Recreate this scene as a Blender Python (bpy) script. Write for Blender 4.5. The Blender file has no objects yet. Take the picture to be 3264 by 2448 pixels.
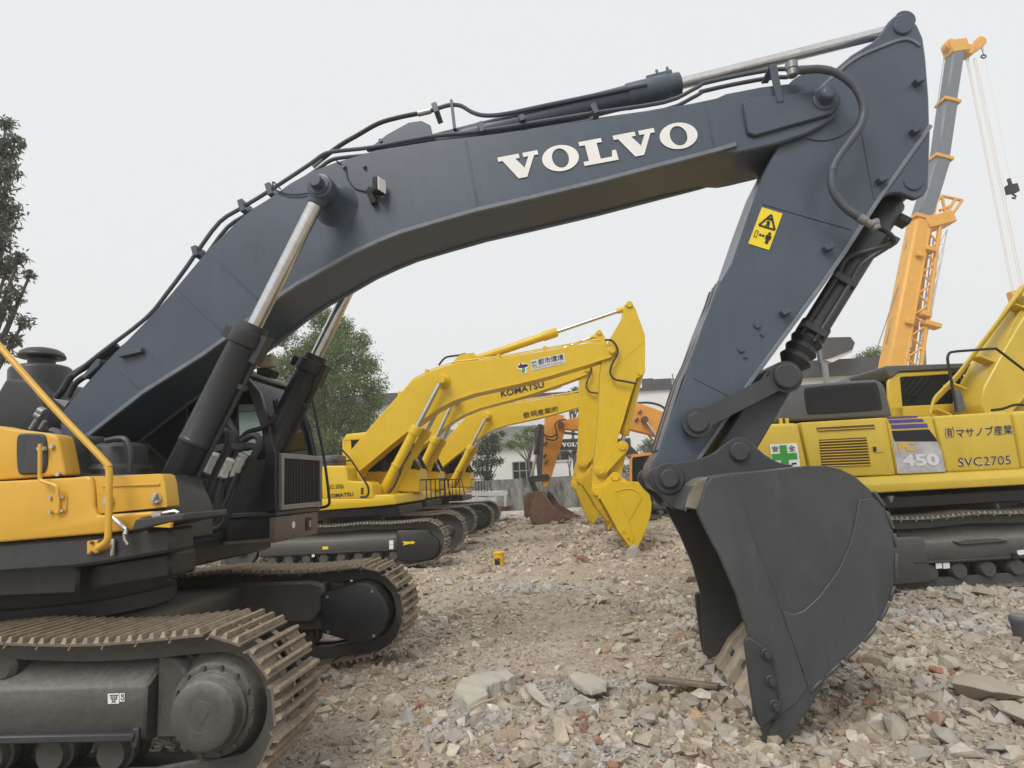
import bpy, bmesh, math, random
import numpy as np
from mathutils import Matrix, Vector, noise as mnoise

random.seed(7); rng = np.random.default_rng(7)
SC = bpy.context.scene
COL = SC.collection

# ------------------------------------------------------------------ camera
# photograph: 3264 x 2448; focal length, pitch and roll solved from the tracks and the ground
FPX, CX, CY, CAMZ = 1918.2, 1632.0, 1224.0, 1.8
PITCH, ROLL = math.radians(9.16), math.radians(3.06)
_F = Vector((0, math.cos(PITCH), math.sin(PITCH)))
_U0 = Vector((0, -math.sin(PITCH), math.cos(PITCH)))
_R0 = Vector((1, 0, 0))
CAM_R = math.cos(ROLL) * _R0 - math.sin(ROLL) * _U0
CAM_U = math.sin(ROLL) * _R0 + math.cos(ROLL) * _U0
cam_data = bpy.data.cameras.new('camera')
cam_data.sensor_fit = 'HORIZONTAL'
cam_data.sensor_width = 36.0
cam_data.lens = 36.0 * FPX / 3264.0
cam_data.clip_start = 0.05
cam_data.clip_end = 3000.0
cam = bpy.data.objects.new('camera', cam_data)
COL.objects.link(cam)
m3 = Matrix((CAM_R, CAM_U, -_F)).transposed()
cam.matrix_world = Matrix.Translation((0, 0, CAMZ)) @ m3.to_4x4()
SC.camera = cam

# ------------------------------------------------------------------ sky and sun (overcast)
SUN_EL, SUN_AZ = math.radians(48), math.radians(207)      # azimuth clockwise from +Y
world = bpy.data.worlds.new('World'); SC.world = world
world.use_nodes = True
wn, wl = world.node_tree.nodes, world.node_tree.links
wn.clear()
sky = wn.new('ShaderNodeTexSky'); sky.sky_type = 'NISHITA'; sky.sun_disc = False
sky.sun_elevation = SUN_EL; sky.sun_rotation = SUN_AZ
sky.dust_density = 6.0; sky.air_density = 1.0
hs = wn.new('ShaderNodeHueSaturation'); hs.inputs['Saturation'].default_value = 0.25
mx = wn.new('ShaderNodeMix'); mx.data_type = 'RGBA'; mx.inputs[0].default_value = 0.93
mx.inputs['B'].default_value = (6.6, 6.75, 6.85, 1)        # even cloud layer
bg = wn.new('ShaderNodeBackground'); bg.inputs['Strength'].default_value = 0.1
wo = wn.new('ShaderNodeOutputWorld')
wl.new(sky.outputs[0], hs.inputs['Color']); wl.new(hs.outputs[0], mx.inputs['A'])
wl.new(mx.outputs['Result'], bg.inputs['Color']); wl.new(bg.outputs[0], wo.inputs['Surface'])
sun_d = bpy.data.lights.new('sun', 'SUN'); sun_d.energy = 1.5; sun_d.angle = math.radians(25)
sun_d.color = (1.0, 0.965, 0.92)
sun = bpy.data.objects.new('sun', sun_d); COL.objects.link(sun)
_sd = Vector((math.sin(SUN_AZ) * math.cos(SUN_EL), math.cos(SUN_AZ) * math.cos(SUN_EL), math.sin(SUN_EL)))
sun.rotation_euler = (-_sd).to_track_quat('-Z', 'Y').to_euler()
SC.view_settings.view_transform = 'Standard'; SC.view_settings.look = 'None'
SC.view_settings.exposure = 0.40; SC.view_settings.gamma = 1.0
SC.view_settings.use_curve_mapping = False
SC.cycles.max_bounces = 6; SC.cycles.volume_bounces = 2; SC.cycles.diffuse_bounces = 3; SC.cycles.glossy_bounces = 3
SC.cycles.transparent_max_bounces = 8; SC.cycles.use_denoising = True
SC.cycles.caustics_reflective = False; SC.cycles.caustics_refractive = False

# ------------------------------------------------------------------ pixel -> place
CROP = {'c1': (0, 1000, .49729), 'c2': (0, 1700, .63291), 'c4': (900, 900, .5651), 'c5': (2050, 1050, .54882),
        'c6': (2000, 1450, .60162), 'c7': (2100, 0, .72343), 'c8': (800, 200, .67812), 'd1': (500, 1900, .3304),
        'd2': (900, 1700, .30139), 'd3': (0, 1850, .36036), 'd4': (2200, 1450, .60144), 'd5': (2764, 1400, .36179),
        'd6': (1000, 1400, .31646), 'e1': (0, 300, .5425), 'e2': (1900, 100, .48232), 'e3': (2050, 600, .63291),
        'e4': (2700, 80, .705), 'e5': (1400, 1150, .36166), 'e6': (2650, 850, .42199), 'e7': (0, 1400, .33149),
        'e8': (500, 1050, .42208), 'g1': (1150, 950, .45208), 'g2': (1400, 1300, .36166), 'g3': (1000, 1850, .5877),
        'g4': (2500, 1900, .34539), 'g5': (0, 300, .60241), 'g6': (850, 950, .33161), 'h6': (0, 1100, .24111),
        'D': (0, 0, 1.47559)}
def ray(c, x, y):
    a = CROP[c]
    return _F * FPX + CAM_R * (a[0] + x * a[2] - CX) + CAM_U * (CY - a[1] - y * a[2])
CAMP = Vector((0, 0, CAMZ))
def on_ground(c, x, y, z=0.0):
    d = ray(c, x, y); return CAMP + d * ((z - CAMZ) / d.z)
def on_depth(c, x, y, Y):
    d = ray(c, x, y); return CAMP + d * (Y / d.y)

class Frame:
    """a machine's own axes: u forward, v away from the camera, w up"""
    def __init__(s, x, y, yaw, z=0.0):
        a = math.radians(yaw)
        s.o = Vector((x, y, z)); s.U = Vector((math.cos(a), -math.sin(a), 0)); s.V = Vector((math.sin(a), math.cos(a), 0))
        s.M = Matrix(((s.U.x, s.V.x, 0, x), (s.U.y, s.V.y, 0, y), (0, 0, 1, z), (0, 0, 0, 1)))
    def at(s, c, x, y, v):
        d = ray(c, x, y)
        t = (v - (CAMP - s.o).dot(s.V)) / d.dot(s.V)
        P = CAMP + d * t - s.o
        return Vector((P.dot(s.U), v, P.z))
    def uw(s, c, pts, v):
        return [(q.x, q.z) for q in (s.at(c, x, y, v) for x, y in pts)]

# ------------------------------------------------------------------ materials
def _mat(name):
    m = bpy.data.materials.new(name); m.use_nodes = True
    nt = m.node_tree; b = nt.nodes['Principled BSDF']
    return m, nt, b
def _noise(nt, scale, detail=4.0, rough=0.6, coord='Object'):
    tc = nt.nodes.new('ShaderNodeTexCoord'); n = nt.nodes.new('ShaderNodeTexNoise')
    n.inputs['Scale'].default_value = scale; n.inputs['Detail'].default_value = detail; n.inputs['Roughness'].default_value = rough
    nt.links.new(tc.outputs[coord], n.inputs['Vector'])
    return n
def _ramp(nt, fac, stops):
    r = nt.nodes.new('ShaderNodeValToRGB')
    el = r.color_ramp.elements
    while len(el) < len(stops): el.new(0.5)
    for e, (p, c) in zip(el, stops):
        e.position = p; e.color = (c, c, c, 1) if isinstance(c, (int, float)) else (*c, 1)
    nt.links.new(fac, r.inputs['Fac'])
    return r
def _mix(nt, fac, a, b, mode='MIX'):
    m = nt.nodes.new('ShaderNodeMix'); m.data_type = 'RGBA'; m.blend_type = mode
    for sock, val in ((m.inputs[0], fac), (m.inputs['A'], a), (m.inputs['B'], b)):
        if hasattr(val, 'is_linked') or hasattr(val, 'links'): nt.links.new(val, sock)
        elif isinstance(val, (int, float)): sock.default_value = val
        else: sock.default_value = (*val, 1)
    return m.outputs['Result']
def paint(name, col, rough=0.45, metal=0.0, var=0.12, scale=2.5, bump=0.08, bscale=90, dust=0.0, dustcol=(0.33, 0.28, 0.21), wear=0.0, wearcol=(0.25, 0.2, 0.15), spec=0.5, streak=0.0, streakcol=0.6):
    m, nt, b = _mat(name)
    n1 = _noise(nt, scale, 6, 0.65)
    lo = tuple(c * (1 - var) for c in col); hi = tuple(min(1, c * (1 + var)) for c in col)
    c = _ramp(nt, n1.outputs['Fac'], [(0.3, lo), (0.7, hi)]).outputs['Color']
    n2 = _noise(nt, 23, 8, 0.75)
    if wear > 0:
        w = _ramp(nt, n2.outputs['Fac'], [(0.74 - wear, 0.0), (0.80 - wear * 0.6, 0.85)]).outputs['Color']
        c = _mix(nt, w, c, wearcol)
    if streak > 0:                                            # rain runs and rubbed grime
        tc = nt.nodes.new('ShaderNodeTexCoord'); mp = nt.nodes.new('ShaderNodeMapping'); mp.inputs['Scale'].default_value = (7, 7, .8)
        sn = nt.nodes.new('ShaderNodeTexNoise'); sn.inputs['Scale'].default_value = 1.6; sn.inputs['Detail'].default_value = 8; sn.inputs['Roughness'].default_value = .7
        nt.links.new(tc.outputs['Object'], mp.inputs['Vector']); nt.links.new(mp.outputs[0], sn.inputs['Vector'])
        sf = _ramp(nt, sn.outputs['Fac'], [(.5, 0.0), (.72, streak)]).outputs['Color']
        c = _mix(nt, sf, c, tuple(q * streakcol for q in col))
        sf2 = _ramp(nt, sn.outputs['Fac'], [(.26, streak * .6), (.42, 0.0)]).outputs['Color']
        c = _mix(nt, sf2, c, tuple(q * .55 + .09 for q in col))
    if dust > 0:
        g = nt.nodes.new('ShaderNodeNewGeometry'); s = nt.nodes.new('ShaderNodeSeparateXYZ')
        nt.links.new(g.outputs['Normal'], s.inputs[0])
        up = _ramp(nt, s.outputs['Z'], [(0.0, 0.25), (0.75, 1.0)]).outputs['Color']
        dn = _ramp(nt, n2.outputs['Fac'], [(0.25, 0.25), (0.75, 1.0)]).outputs['Color']
        f = _mix(nt, 1.0, up, dn, 'MULTIPLY')
        f = _mix(nt, 1.0, f, (dust,) * 3, 'MULTIPLY')
        c = _mix(nt, f, c, dustcol)
    nt.links.new(c, b.inputs['Base Color'])
    r = _ramp(nt, n2.outputs['Fac'], [(0.3, max(0.05, rough - 0.09)), (0.7, min(1, rough + 0.12))])
    nt.links.new(r.outputs['Color'], b.inputs['Roughness'])
    b.inputs['Metallic'].default_value = metal
    b.inputs['Specular IOR Level'].default_value = spec
    if bump > 0:
        n3 = _noise(nt, bscale, 3, 0.5); bp = nt.nodes.new('ShaderNodeBump')
        bp.inputs['Strength'].default_value = bump; bp.inputs['Distance'].default_value = 0.01
        nt.links.new(n3.outputs['Fac'], bp.inputs['Height']); nt.links.new(bp.outputs['Normal'], b.inputs['Normal'])
    return m
def glass(name, col=(0.55, 0.62, 0.62), alpha=0.35):
    m, nt, b = _mat(name)
    b.inputs['Base Color'].default_value = (0.03, 0.04, 0.04, 1); b.inputs['Roughness'].default_value = 0.03
    tr = nt.nodes.new('ShaderNodeBsdfTransparent'); tr.inputs['Color'].default_value = (*col, 1)
    fr = nt.nodes.new('ShaderNodeFresnel'); fr.inputs['IOR'].default_value = 1.5
    rp = _ramp(nt, fr.outputs['Fac'], [(0.0, alpha * 0.5), (0.5, 1.0)])
    mxs = nt.nodes.new('ShaderNodeMixShader')
    nt.links.new(rp.outputs['Color'], mxs.inputs[0]); nt.links.new(tr.outputs[0], mxs.inputs[1]); nt.links.new(b.outputs[0], mxs.inputs[2])
    nt.links.new(mxs.outputs[0], nt.nodes['Material Output'].inputs['Surface'])
    return m

MT = {}
MT['slate'] = paint('slate paint', (0.060, 0.081, 0.110), 0.34, var=0.17, scale=1.1, dust=0.10, dustcol=(0.27, 0.30, 0.34), bump=0.05, streak=0.32)
MT['cylblack'] = paint('black cylinder paint', (0.026, 0.029, 0.034), 0.38, var=0.15, dust=0.06, dustcol=(0.2, 0.2, 0.2), bump=0.05)
MT['slateedge'] = paint('lit worn slate edge', (0.155, 0.175, 0.205), 0.5, var=0.2, scale=6, bump=0.05)  # paler than the boom: light caught on the edge painted in, with wear
MT['dusty'] = paint('dust covered black steel', (0.05, 0.047, 0.042), 0.7, var=0.25, dust=0.95, dustcol=(0.27, 0.245, 0.195), bump=0.15, bscale=30)
MT['lamptan'] = paint('tan lamp housing', (0.36, 0.32, 0.24), 0.6, var=0.1)
MT['ply'] = paint('pale plywood', (0.50, 0.43, 0.22), 0.8, var=0.12)
MT['charcoal'] = paint('charcoal paint', (0.036, 0.039, 0.045), 0.46, var=0.2, dust=0.16, dustcol=(0.24, 0.235, 0.22), bump=0.06, wear=0.04, wearcol=(0.10, 0.10, 0.10), streak=0.5)
MT['bucket'] = paint('bucket charcoal paint', (0.046, 0.049, 0.055), 0.45, var=0.28, scale=1.3, dust=0.26, dustcol=(0.26, 0.25, 0.225), bump=0.07, wear=0.05, wearcol=(0.14, 0.135, 0.125), streak=0.5)
MT['navy'] = paint('black gloss paint', (0.016, 0.018, 0.022), 0.4, var=0.2, dust=0.12, bump=0.05, streak=0.5)
MT['under'] = paint('undercarriage black paint', (0.040, 0.040, 0.038), 0.55, var=0.25, dust=0.85, dustcol=(0.285, 0.27, 0.235), bump=0.12, bscale=40)
MT['shoe'] = paint('worn track steel', (0.135, 0.122, 0.105), 0.6, metal=0.2, var=0.3, scale=9, dust=0.6, dustcol=(0.40, 0.30, 0.19), wear=0.16, wearcol=(0.30, 0.19, 0.10), bump=0.25, bscale=60)
MT['shoek'] = paint('scuffed track steel', (0.12, 0.115, 0.105), 0.5, metal=0.3, var=0.35, scale=11, dust=0.55, dustcol=(0.5, 0.42, 0.33), wear=0.2, wearcol=(0.55, 0.48, 0.4), bump=0.2, bscale=60)
MT['grouser'] = paint('muddy bare grouser steel', (0.30, 0.235, 0.165), 0.55, metal=0.15, var=0.45, scale=16, wear=0.24, wearcol=(0.17, 0.155, 0.14), bump=0.45, bscale=50)
MT['amber'] = paint('amber yellow paint', (0.67, 0.385, 0.042), 0.34, var=0.05, dust=0.04, bump=0.04, streak=0.22, streakcol=.72)
MT['kyellow'] = paint('bright yellow paint', (0.68, 0.455, 0.014), 0.32, var=0.05, dust=0.04, bump=0.04, streak=0.22, streakcol=.72)
MT['pyellow'] = paint('yellow paint', (0.60, 0.43, 0.045), 0.36, var=0.06, dust=0.08, bump=0.04, streak=0.22, streakcol=.72)
MT['orange'] = paint('faded orange paint', (0.70, 0.31, 0.055), 0.5, var=0.1, dust=0.15, bump=0.05, wear=0.05, wearcol=(0.2, 0.1, 0.05), streak=0.22, streakcol=.72)
MT['corange'] = paint('crane orange paint', (0.72, 0.37, 0.06), 0.5, var=0.08, dust=0.05, bump=0.02, streak=0.22, streakcol=.72)
MT['cgrey'] = paint('crane grey paint', (0.15, 0.17, 0.20), 0.5, var=0.1, dust=0.05, bump=0.02)
MT['chrome'] = paint('chromed rod steel', (0.64, 0.64, 0.64), 0.16, metal=1.0, var=0.1, scale=14, wear=0.04, wearcol=(0.3, 0.26, 0.21), bump=0.02)
MT['bolt'] = paint('zinc plated steel', (0.55, 0.54, 0.51), 0.35, metal=0.8, var=0.15, bump=0.0)
MT['rubber'] = paint('black rubber hose', (0.022, 0.023, 0.026), 0.55, var=0.15, dust=0.2, dustcol=(0.2, 0.2, 0.2), bump=0.05)
MT['hosegrey'] = paint('grey sprayed hose', (0.062, 0.074, 0.092), 0.5, var=0.12, dust=0.12, dustcol=(0.3, 0.3, 0.32), bump=0.03)
MT['white'] = paint('white sticker', (0.78, 0.78, 0.76), 0.5, var=0.05, bump=0.0)
MT['black'] = paint('black print', (0.012, 0.012, 0.014), 0.5, var=0.05, bump=0.0)
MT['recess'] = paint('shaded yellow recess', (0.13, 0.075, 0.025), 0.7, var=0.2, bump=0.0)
MT['dark'] = paint('dark interior', (0.012, 0.012, 0.013), 0.7, var=0.2, bump=0.0)
MT['navyprint'] = paint('navy print', (0.018, 0.010, 0.05), 0.5, var=0.05, bump=0.0)
MT['violet'] = paint('violet print', (0.07, 0.06, 0.26), 0.5, var=0.05, bump=0.0)
MT['green'] = paint('green print', (0.04, 0.30, 0.045), 0.5, var=0.05, bump=0.0)
MT['red'] = paint('red print', (0.5, 0.02, 0.06), 0.5, var=0.05, bump=0.0)
MT['warn'] = paint('warning yellow sticker', (0.80, 0.62, 0.02), 0.45, var=0.03, bump=0.0)
MT['silver'] = paint('silver sticker', (0.46, 0.46, 0.47), 0.35, metal=0.3, var=0.25, scale=6, bump=0.0)
MT['silverfade'] = paint('pale silver lettering', (0.62, 0.62, 0.63), 0.4, var=0.08, bump=0.0)
MT['brown'] = paint('brown grey dusty paint', (0.135, 0.105, 0.085), 0.55, var=0.12, dust=0.1, bump=0.05)
MT['rust'] = paint('rusty steel', (0.125, 0.062, 0.045), 0.75, var=0.35, scale=5, wear=0.15, wearcol=(0.07, 0.045, 0.04), dust=0.25, bump=0.25, bscale=30)
MT['fin'] = paint('black cooler fins', (0.02, 0.022, 0.026), 0.45, var=0.1, bump=0.0)
MT['alu'] = paint('dull aluminium', (0.25, 0.25, 0.255), 0.45, metal=0.5, var=0.1, bump=0.0)
MT['hood'] = paint('grey hood plastic', (0.085, 0.088, 0.098), 0.5, var=0.06, dust=0.08, bump=0.05, streak=0.22, streakcol=.72)
MT['throat'] = paint('tan lit throat steel', (0.19, 0.165, 0.125), 0.5, var=0.4, scale=7, bump=0.1)  # tan highlight of the throat put into the base colour
MT['worntooth'] = paint('worn tooth steel', (0.15, 0.135, 0.115), 0.5, metal=0.3, var=0.35, scale=9, bump=0.2, bscale=40)
MT['lip'] = paint('scoured bucket floor steel', (0.46, 0.39, 0.29), 0.6, var=0.25, scale=7, wear=0.12, wearcol=(0.12, 0.11, 0.1), bump=0.15, bscale=40)
MT['glass'] = glass('cab glass', (0.80, 0.86, 0.84), 0.12)
MT['dglass'] = glass('dark tinted glass', (0.07, 0.085, 0.085), 0.6)
MT['whitesteel'] = paint('chipped white steel', (0.62, 0.62, 0.60), 0.55, var=0.1, scale=4, wear=0.12, wearcol=(0.25, 0.17, 0.1), dust=0.1, bump=0.1)
MT['skin_seat'] = paint('seat fabric', (0.02, 0.02, 0.022), 0.8, var=0.2, bump=0.1)

# ------------------------------------------------------------------ mesh helpers
WM = {}
def link(o, parent=None, M=None):
    M = M or Matrix()
    COL.objects.link(o)
    o.matrix_basis = M
    if parent is not None:
        o.parent = parent; o.matrix_parent_inverse = WM[parent].inverted()
    WM[o] = M.copy()
    return o
def thing(name, label, cat, loc=(0, 0, 0), group=None):
    o = bpy.data.objects.new(name, None); o.empty_display_size = 0.3
    link(o, None, Matrix.Translation(loc)); o['label'] = label; o['category'] = cat
    if group: o['group'] = group
    return o
def tag(o, label, cat, group=None):
    o['label'] = label; o['category'] = cat
    if group: o['group'] = group
    return o
def structure(o): o['kind'] = 'structure'; return o

def area2(p): return sum(p[i][0] * p[(i + 1) % len(p)][1] - p[(i + 1) % len(p)][0] * p[i][1] for i in range(len(p)))
def smooth_poly(pts, it=1, closed=True):
    for _ in range(it):
        q = []; n = len(pts)
        for i in range(n if closed else n - 1):
            a, b = Vector(pts[i]), Vector(pts[(i + 1) % n])
            q += [tuple(a * .75 + b * .25), tuple(a * .25 + b * .75)]
        if not closed: q = [pts[0]] + q[1:-1] + [pts[-1]]
        pts = q
    return pts
def catmull(pts, k=5):
    P = [Vector(p) for p in pts]; P = [P[0] * 2 - P[1]] + P + [P[-1] * 2 - P[-2]]
    out = []
    for i in range(1, len(P) - 2):
        a, b, c, d = P[i - 1:i + 3]
        for j in range(k):
            t = j / k
            out.append(0.5 * ((2 * b) + (c - a) * t + (2 * a - 5 * b + 4 * c - d) * t * t + (3 * b - a - 3 * c + d) * t ** 3))
    out.append(P[-2]); return out

class MB:
    """collects solids, then links them as one mesh object"""
    def __init__(s): s.v = []; s.f = []; s.m = []; s.mi = 0
    def add(s, vs, fs):
        k = len(s.v); s.v += [tuple(q) for q in vs]
        for f in fs: s.f.append([k + i for i in f]); s.m.append(s.mi)
        return s
    def prism(s, out, v0, v1):
        """outline in (u, w) extruded from v0 to v1"""
        if area2(out) < 0: out = out[::-1]
        n = len(out)
        vs = [(a, v0, b) for a, b in out] + [(a, v1, b) for a, b in out]
        fs = [list(range(n)), list(range(2 * n - 1, n - 1, -1))] + [[(i + 1) % n, i, n + i, n + (i + 1) % n] for i in range(n)]
        return s.add(vs, fs)
    def box(s, u0, u1, v0, v1, w0, w1):
        return s.prism([(u0, w0), (u1, w0), (u1, w1), (u0, w1)], v0, v1)
    def obox(s, c, ax, hs):
        """oriented box: centre, three axes, half sizes"""
        c = Vector(c); a, b, d = [Vector(x).normalized() * h for x, h in zip(ax, hs)]
        vs = [c + a * i + b * j + d * k for i in (-1, 1) for j in (-1, 1) for k in (-1, 1)]
        return s.add(vs, [(0, 1, 3, 2), (4, 6, 7, 5), (0, 4, 5, 1), (2, 3, 7, 6), (0, 2, 6, 4), (1, 5, 7, 3)])
    def bar(s, p0, p1, hw, hv, vax=(0, 1, 0)):
        """rectangular bar p0-p1; hv half size along vax, hw across"""
        p0, p1 = Vector(p0), Vector(p1); d = p1 - p0; v = Vector(vax)
        v = (v - d.normalized() * v.dot(d.normalized())).normalized(); w = d.cross(v)
        return s.obox((p0 + p1) / 2, (d, v, w), (d.length / 2, hv, hw))
    def cyl(s, p0, p1, r0, r1=None, n=20, caps=True):
        r1 = r0 if r1 is None else r1
        return s.rev(p0, p1, [(0, r0), (1, r1)], n, caps)
    def rev(s, p0, p1, prof, n=24, caps=True):
        """solid of revolution about p0-p1; prof = (fraction along axis, radius)"""
        p0, p1 = Vector(p0), Vector(p1); d = p1 - p0; z = d.normalized()
        x = z.orthogonal().normalized(); y = z.cross(x); k = len(s.v); vs = []
        for t, r in prof:
            for i in range(n):
                a = 2 * math.pi * i / n; vs.append(p0 + d * t + (x * math.cos(a) + y * math.sin(a)) * r)
        fs = [[j * n + i, j * n + (i + 1) % n, (j + 1) * n + (i + 1) % n, (j + 1) * n + i] for j in range(len(prof) - 1) for i in range(n)]
        if caps: fs += [list(range(n - 1, -1, -1)), [(len(prof) - 1) * n + i for i in range(n)]]
        return s.add(vs, fs)
    def tube(s, pts, r, n=8, closed=False, ring=None):
        P = [Vector(p) for p in pts]; N = len(P); vs = []; up = None
        for i, p in enumerate(P):
            t = (P[min(i + 1, N - 1)] - P[max(i - 1, 0)]).normalized()
            if up is None: up = t.orthogonal().normalized()
            up = (up - t * up.dot(t))
            up = up.normalized() if up.length > 1e-6 else t.orthogonal().normalized()
            b = t.cross(up); rr = r if ring is None else r * ring(i)
            for j in range(n):
                a = 2 * math.pi * j / n; vs.append(p + (up * math.cos(a) + b * math.sin(a)) * rr)
        fs = [[i * n + j, i * n + (j + 1) % n, (i + 1) * n + (j + 1) % n, (i + 1) * n + j] for i in range(N - 1) for j in range(n)]
        fs += [list(range(n - 1, -1, -1)), [(N - 1) * n + j for j in range(n)]]
        return s.add(vs, fs)
    def mesh(s, name, mats, bevel=0.0, angle=35, seg=1, smooth=True):
        me = bpy.data.meshes.new(name)
        me.from_pydata(s.v, [], s.f)
        for m in (mats if isinstance(mats, (list, tuple)) else [mats]): me.materials.append(MT[m] if isinstance(m, str) else m)
        me.polygons.foreach_set('material_index', s.m)
        bm = bmesh.new(); bm.from_mesh(me)
        bmesh.ops.recalc_face_normals(bm, faces=bm.faces)
        if bevel > 0:
            es = [e for e in bm.edges if e.is_manifold and e.calc_face_angle(0) > math.radians(angle) and e.calc_length() > bevel * 0.6]
            try: bmesh.ops.bevel(bm, geom=es, offset=bevel, segments=seg, profile=0.5, affect='EDGES', clamp_overlap=True)
            except Exception: pass
        bm.to_mesh(me); bm.free()
        if smooth:
            me.polygons.foreach_set('use_smooth', [True] * len(me.polygons))
            me.set_sharp_from_angle(angle=math.radians(38))
        me.update()
        return me
    def make(s, name, mats, parent=None, M=None, bevel=0.0, angle=35, seg=1):
        return link(bpy.data.objects.new(name, s.mesh(name, mats, bevel, angle, seg)), parent, M)

def text_geo(body, bold=0.0, depth=0.0):
    c = bpy.data.curves.new('t', 'FONT'); c.body = body; c.size = 1; c.offset = bold; c.extrude = depth; c.resolution_u = 3
    o = bpy.data.objects.new('t', c); COL.objects.link(o)
    dg = bpy.context.evaluated_depsgraph_get(); ev = o.evaluated_get(dg); me = ev.to_mesh()
    v = np.array([q.co[:] for q in me.vertices]); f = [list(p.vertices) for p in me.polygons]
    ev.to_mesh_clear(); bpy.data.objects.remove(o); bpy.data.curves.remove(c)
    return v, f
def lettering(name, body, mat, parent, M, bl, br, tl, bold=0.0, shear_top=None, depth=0.003, geo=None):
    """flat raised lettering between baseline-left, baseline-right and top-left (local points)"""
    v, f = geo if geo is not None else text_geo(body, bold)
    bl, br, tl = Vector(bl), Vector(br), Vector(tl)
    x0, x1, y0, y1 = v[:, 0].min(), v[:, 0].max(), v[:, 1].min(), v[:, 1].max()
    ex, ey = br - bl, tl - bl; nrm = ex.cross(ey).normalized()
    b = MB(); n = len(v)
    P = [bl + ex * ((q[0] - x0) / (x1 - x0)) + ey * ((q[1] - y0) / (y1 - y0)) for q in v]
    b.add([p + nrm * depth for p in P], f)
    return b.make(name, mat, parent, M)
def slab_volvo():
    """five slab-serif capitals V O L V O as flat polygons"""
    V, F = [], []
    def poly(p):
        k = len(V); V.extend([(x, y, 0) for x, y in p]); F.append(list(range(k, k + len(p))))
    def vee(x):
        poly([(x + .02, .82), (x + .02, 1), (x + .62, 1), (x + .62, .82)])
        poly([(x + .72, .82), (x + .72, 1), (x + 1.14, 1), (x + 1.14, .82)])
        poly([(x + .14, .82), (x + .50, .82), (x + .70, .36), (x + .70, 0), (x + .46, 0)])
        poly([(x + .86, .82), (x + 1.02, .82), (x + .70, 0), (x + .70, .42)])
    def oh(x):
        n = 40; k = len(V)
        for i in range(n):
            a = 2 * math.pi * i / n
            V.append((x + .5 + .5 * math.cos(a), .5 + .535 * math.sin(a), 0)); V.append((x + .5 + .225 * math.cos(a), .5 + .40 * math.sin(a), 0))
        for i in range(n):
            j = (i + 1) % n; F.append([k + 2 * i, k + 2 * j, k + 2 * j + 1, k + 2 * i + 1])
    def ell(x):
        poly([(x, 0), (x, .17), (x + .15, .17), (x + .15, 0)]); poly([(x + .15, 0), (x + .15, .83), (x + .47, .83), (x + .47, 0)])
        poly([(x, .83), (x, 1), (x + .62, 1), (x + .62, .83)])
        poly([(x + .47, 0), (x + .47, .17), (x + .93, .17), (x + .93, 0)]); poly([(x + .78, .17), (x + .82, .42), (x + .93, .42), (x + .93, .17)])
    vee(0); oh(1.20); ell(2.28); vee(3.20); oh(4.42)
    return np.array(V), F
# ================================================================== shared excavator pieces
def strip_poly(path, h):
    """thin closed outline following a (u, w) path"""
    P = [Vector(p) for p in path]; a, b = [], []
    for i, p in enumerate(P):
        t = (P[min(i + 1, len(P) - 1)] - P[max(i - 1, 0)]).normalized(); n = Vector((-t.y, t.x))
        a.append(tuple(p + n * h)); b.append(tuple(p - n * h))
    return a + b[::-1]
def disc_poly(c, r, n=28, a0=0.0, a1=2 * math.pi):
    return [(c[0] + r * math.cos(a0 + (a1 - a0) * i / n), c[1] + r * math.sin(a0 + (a1 - a0) * i / n)) for i in range(n)]
def link_poly(p0, r0, p1, r1, n=12):
    """outline of a link plate with two round ends"""
    p0, p1 = Vector(p0), Vector(p1); d = p1 - p0; a = math.atan2(d.y, d.x)
    out = [(p0.x + r0 * math.cos(a + math.pi / 2 + math.pi * i / n), p0.y + r0 * math.sin(a + math.pi / 2 + math.pi * i / n)) for i in range(n + 1)]
    out += [(p1.x + r1 * math.cos(a - math.pi / 2 + math.pi * i / n), p1.y + r1 * math.sin(a - math.pi / 2 + math.pi * i / n)) for i in range(n + 1)]
    return out
def uvw(p, v): return Vector((p[0], v, p[1]))
def weld(b, p0, p1, v, r=0.008):
    b.bar(uvw(p0, v), uvw(p1, v), r, 0.006)

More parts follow.
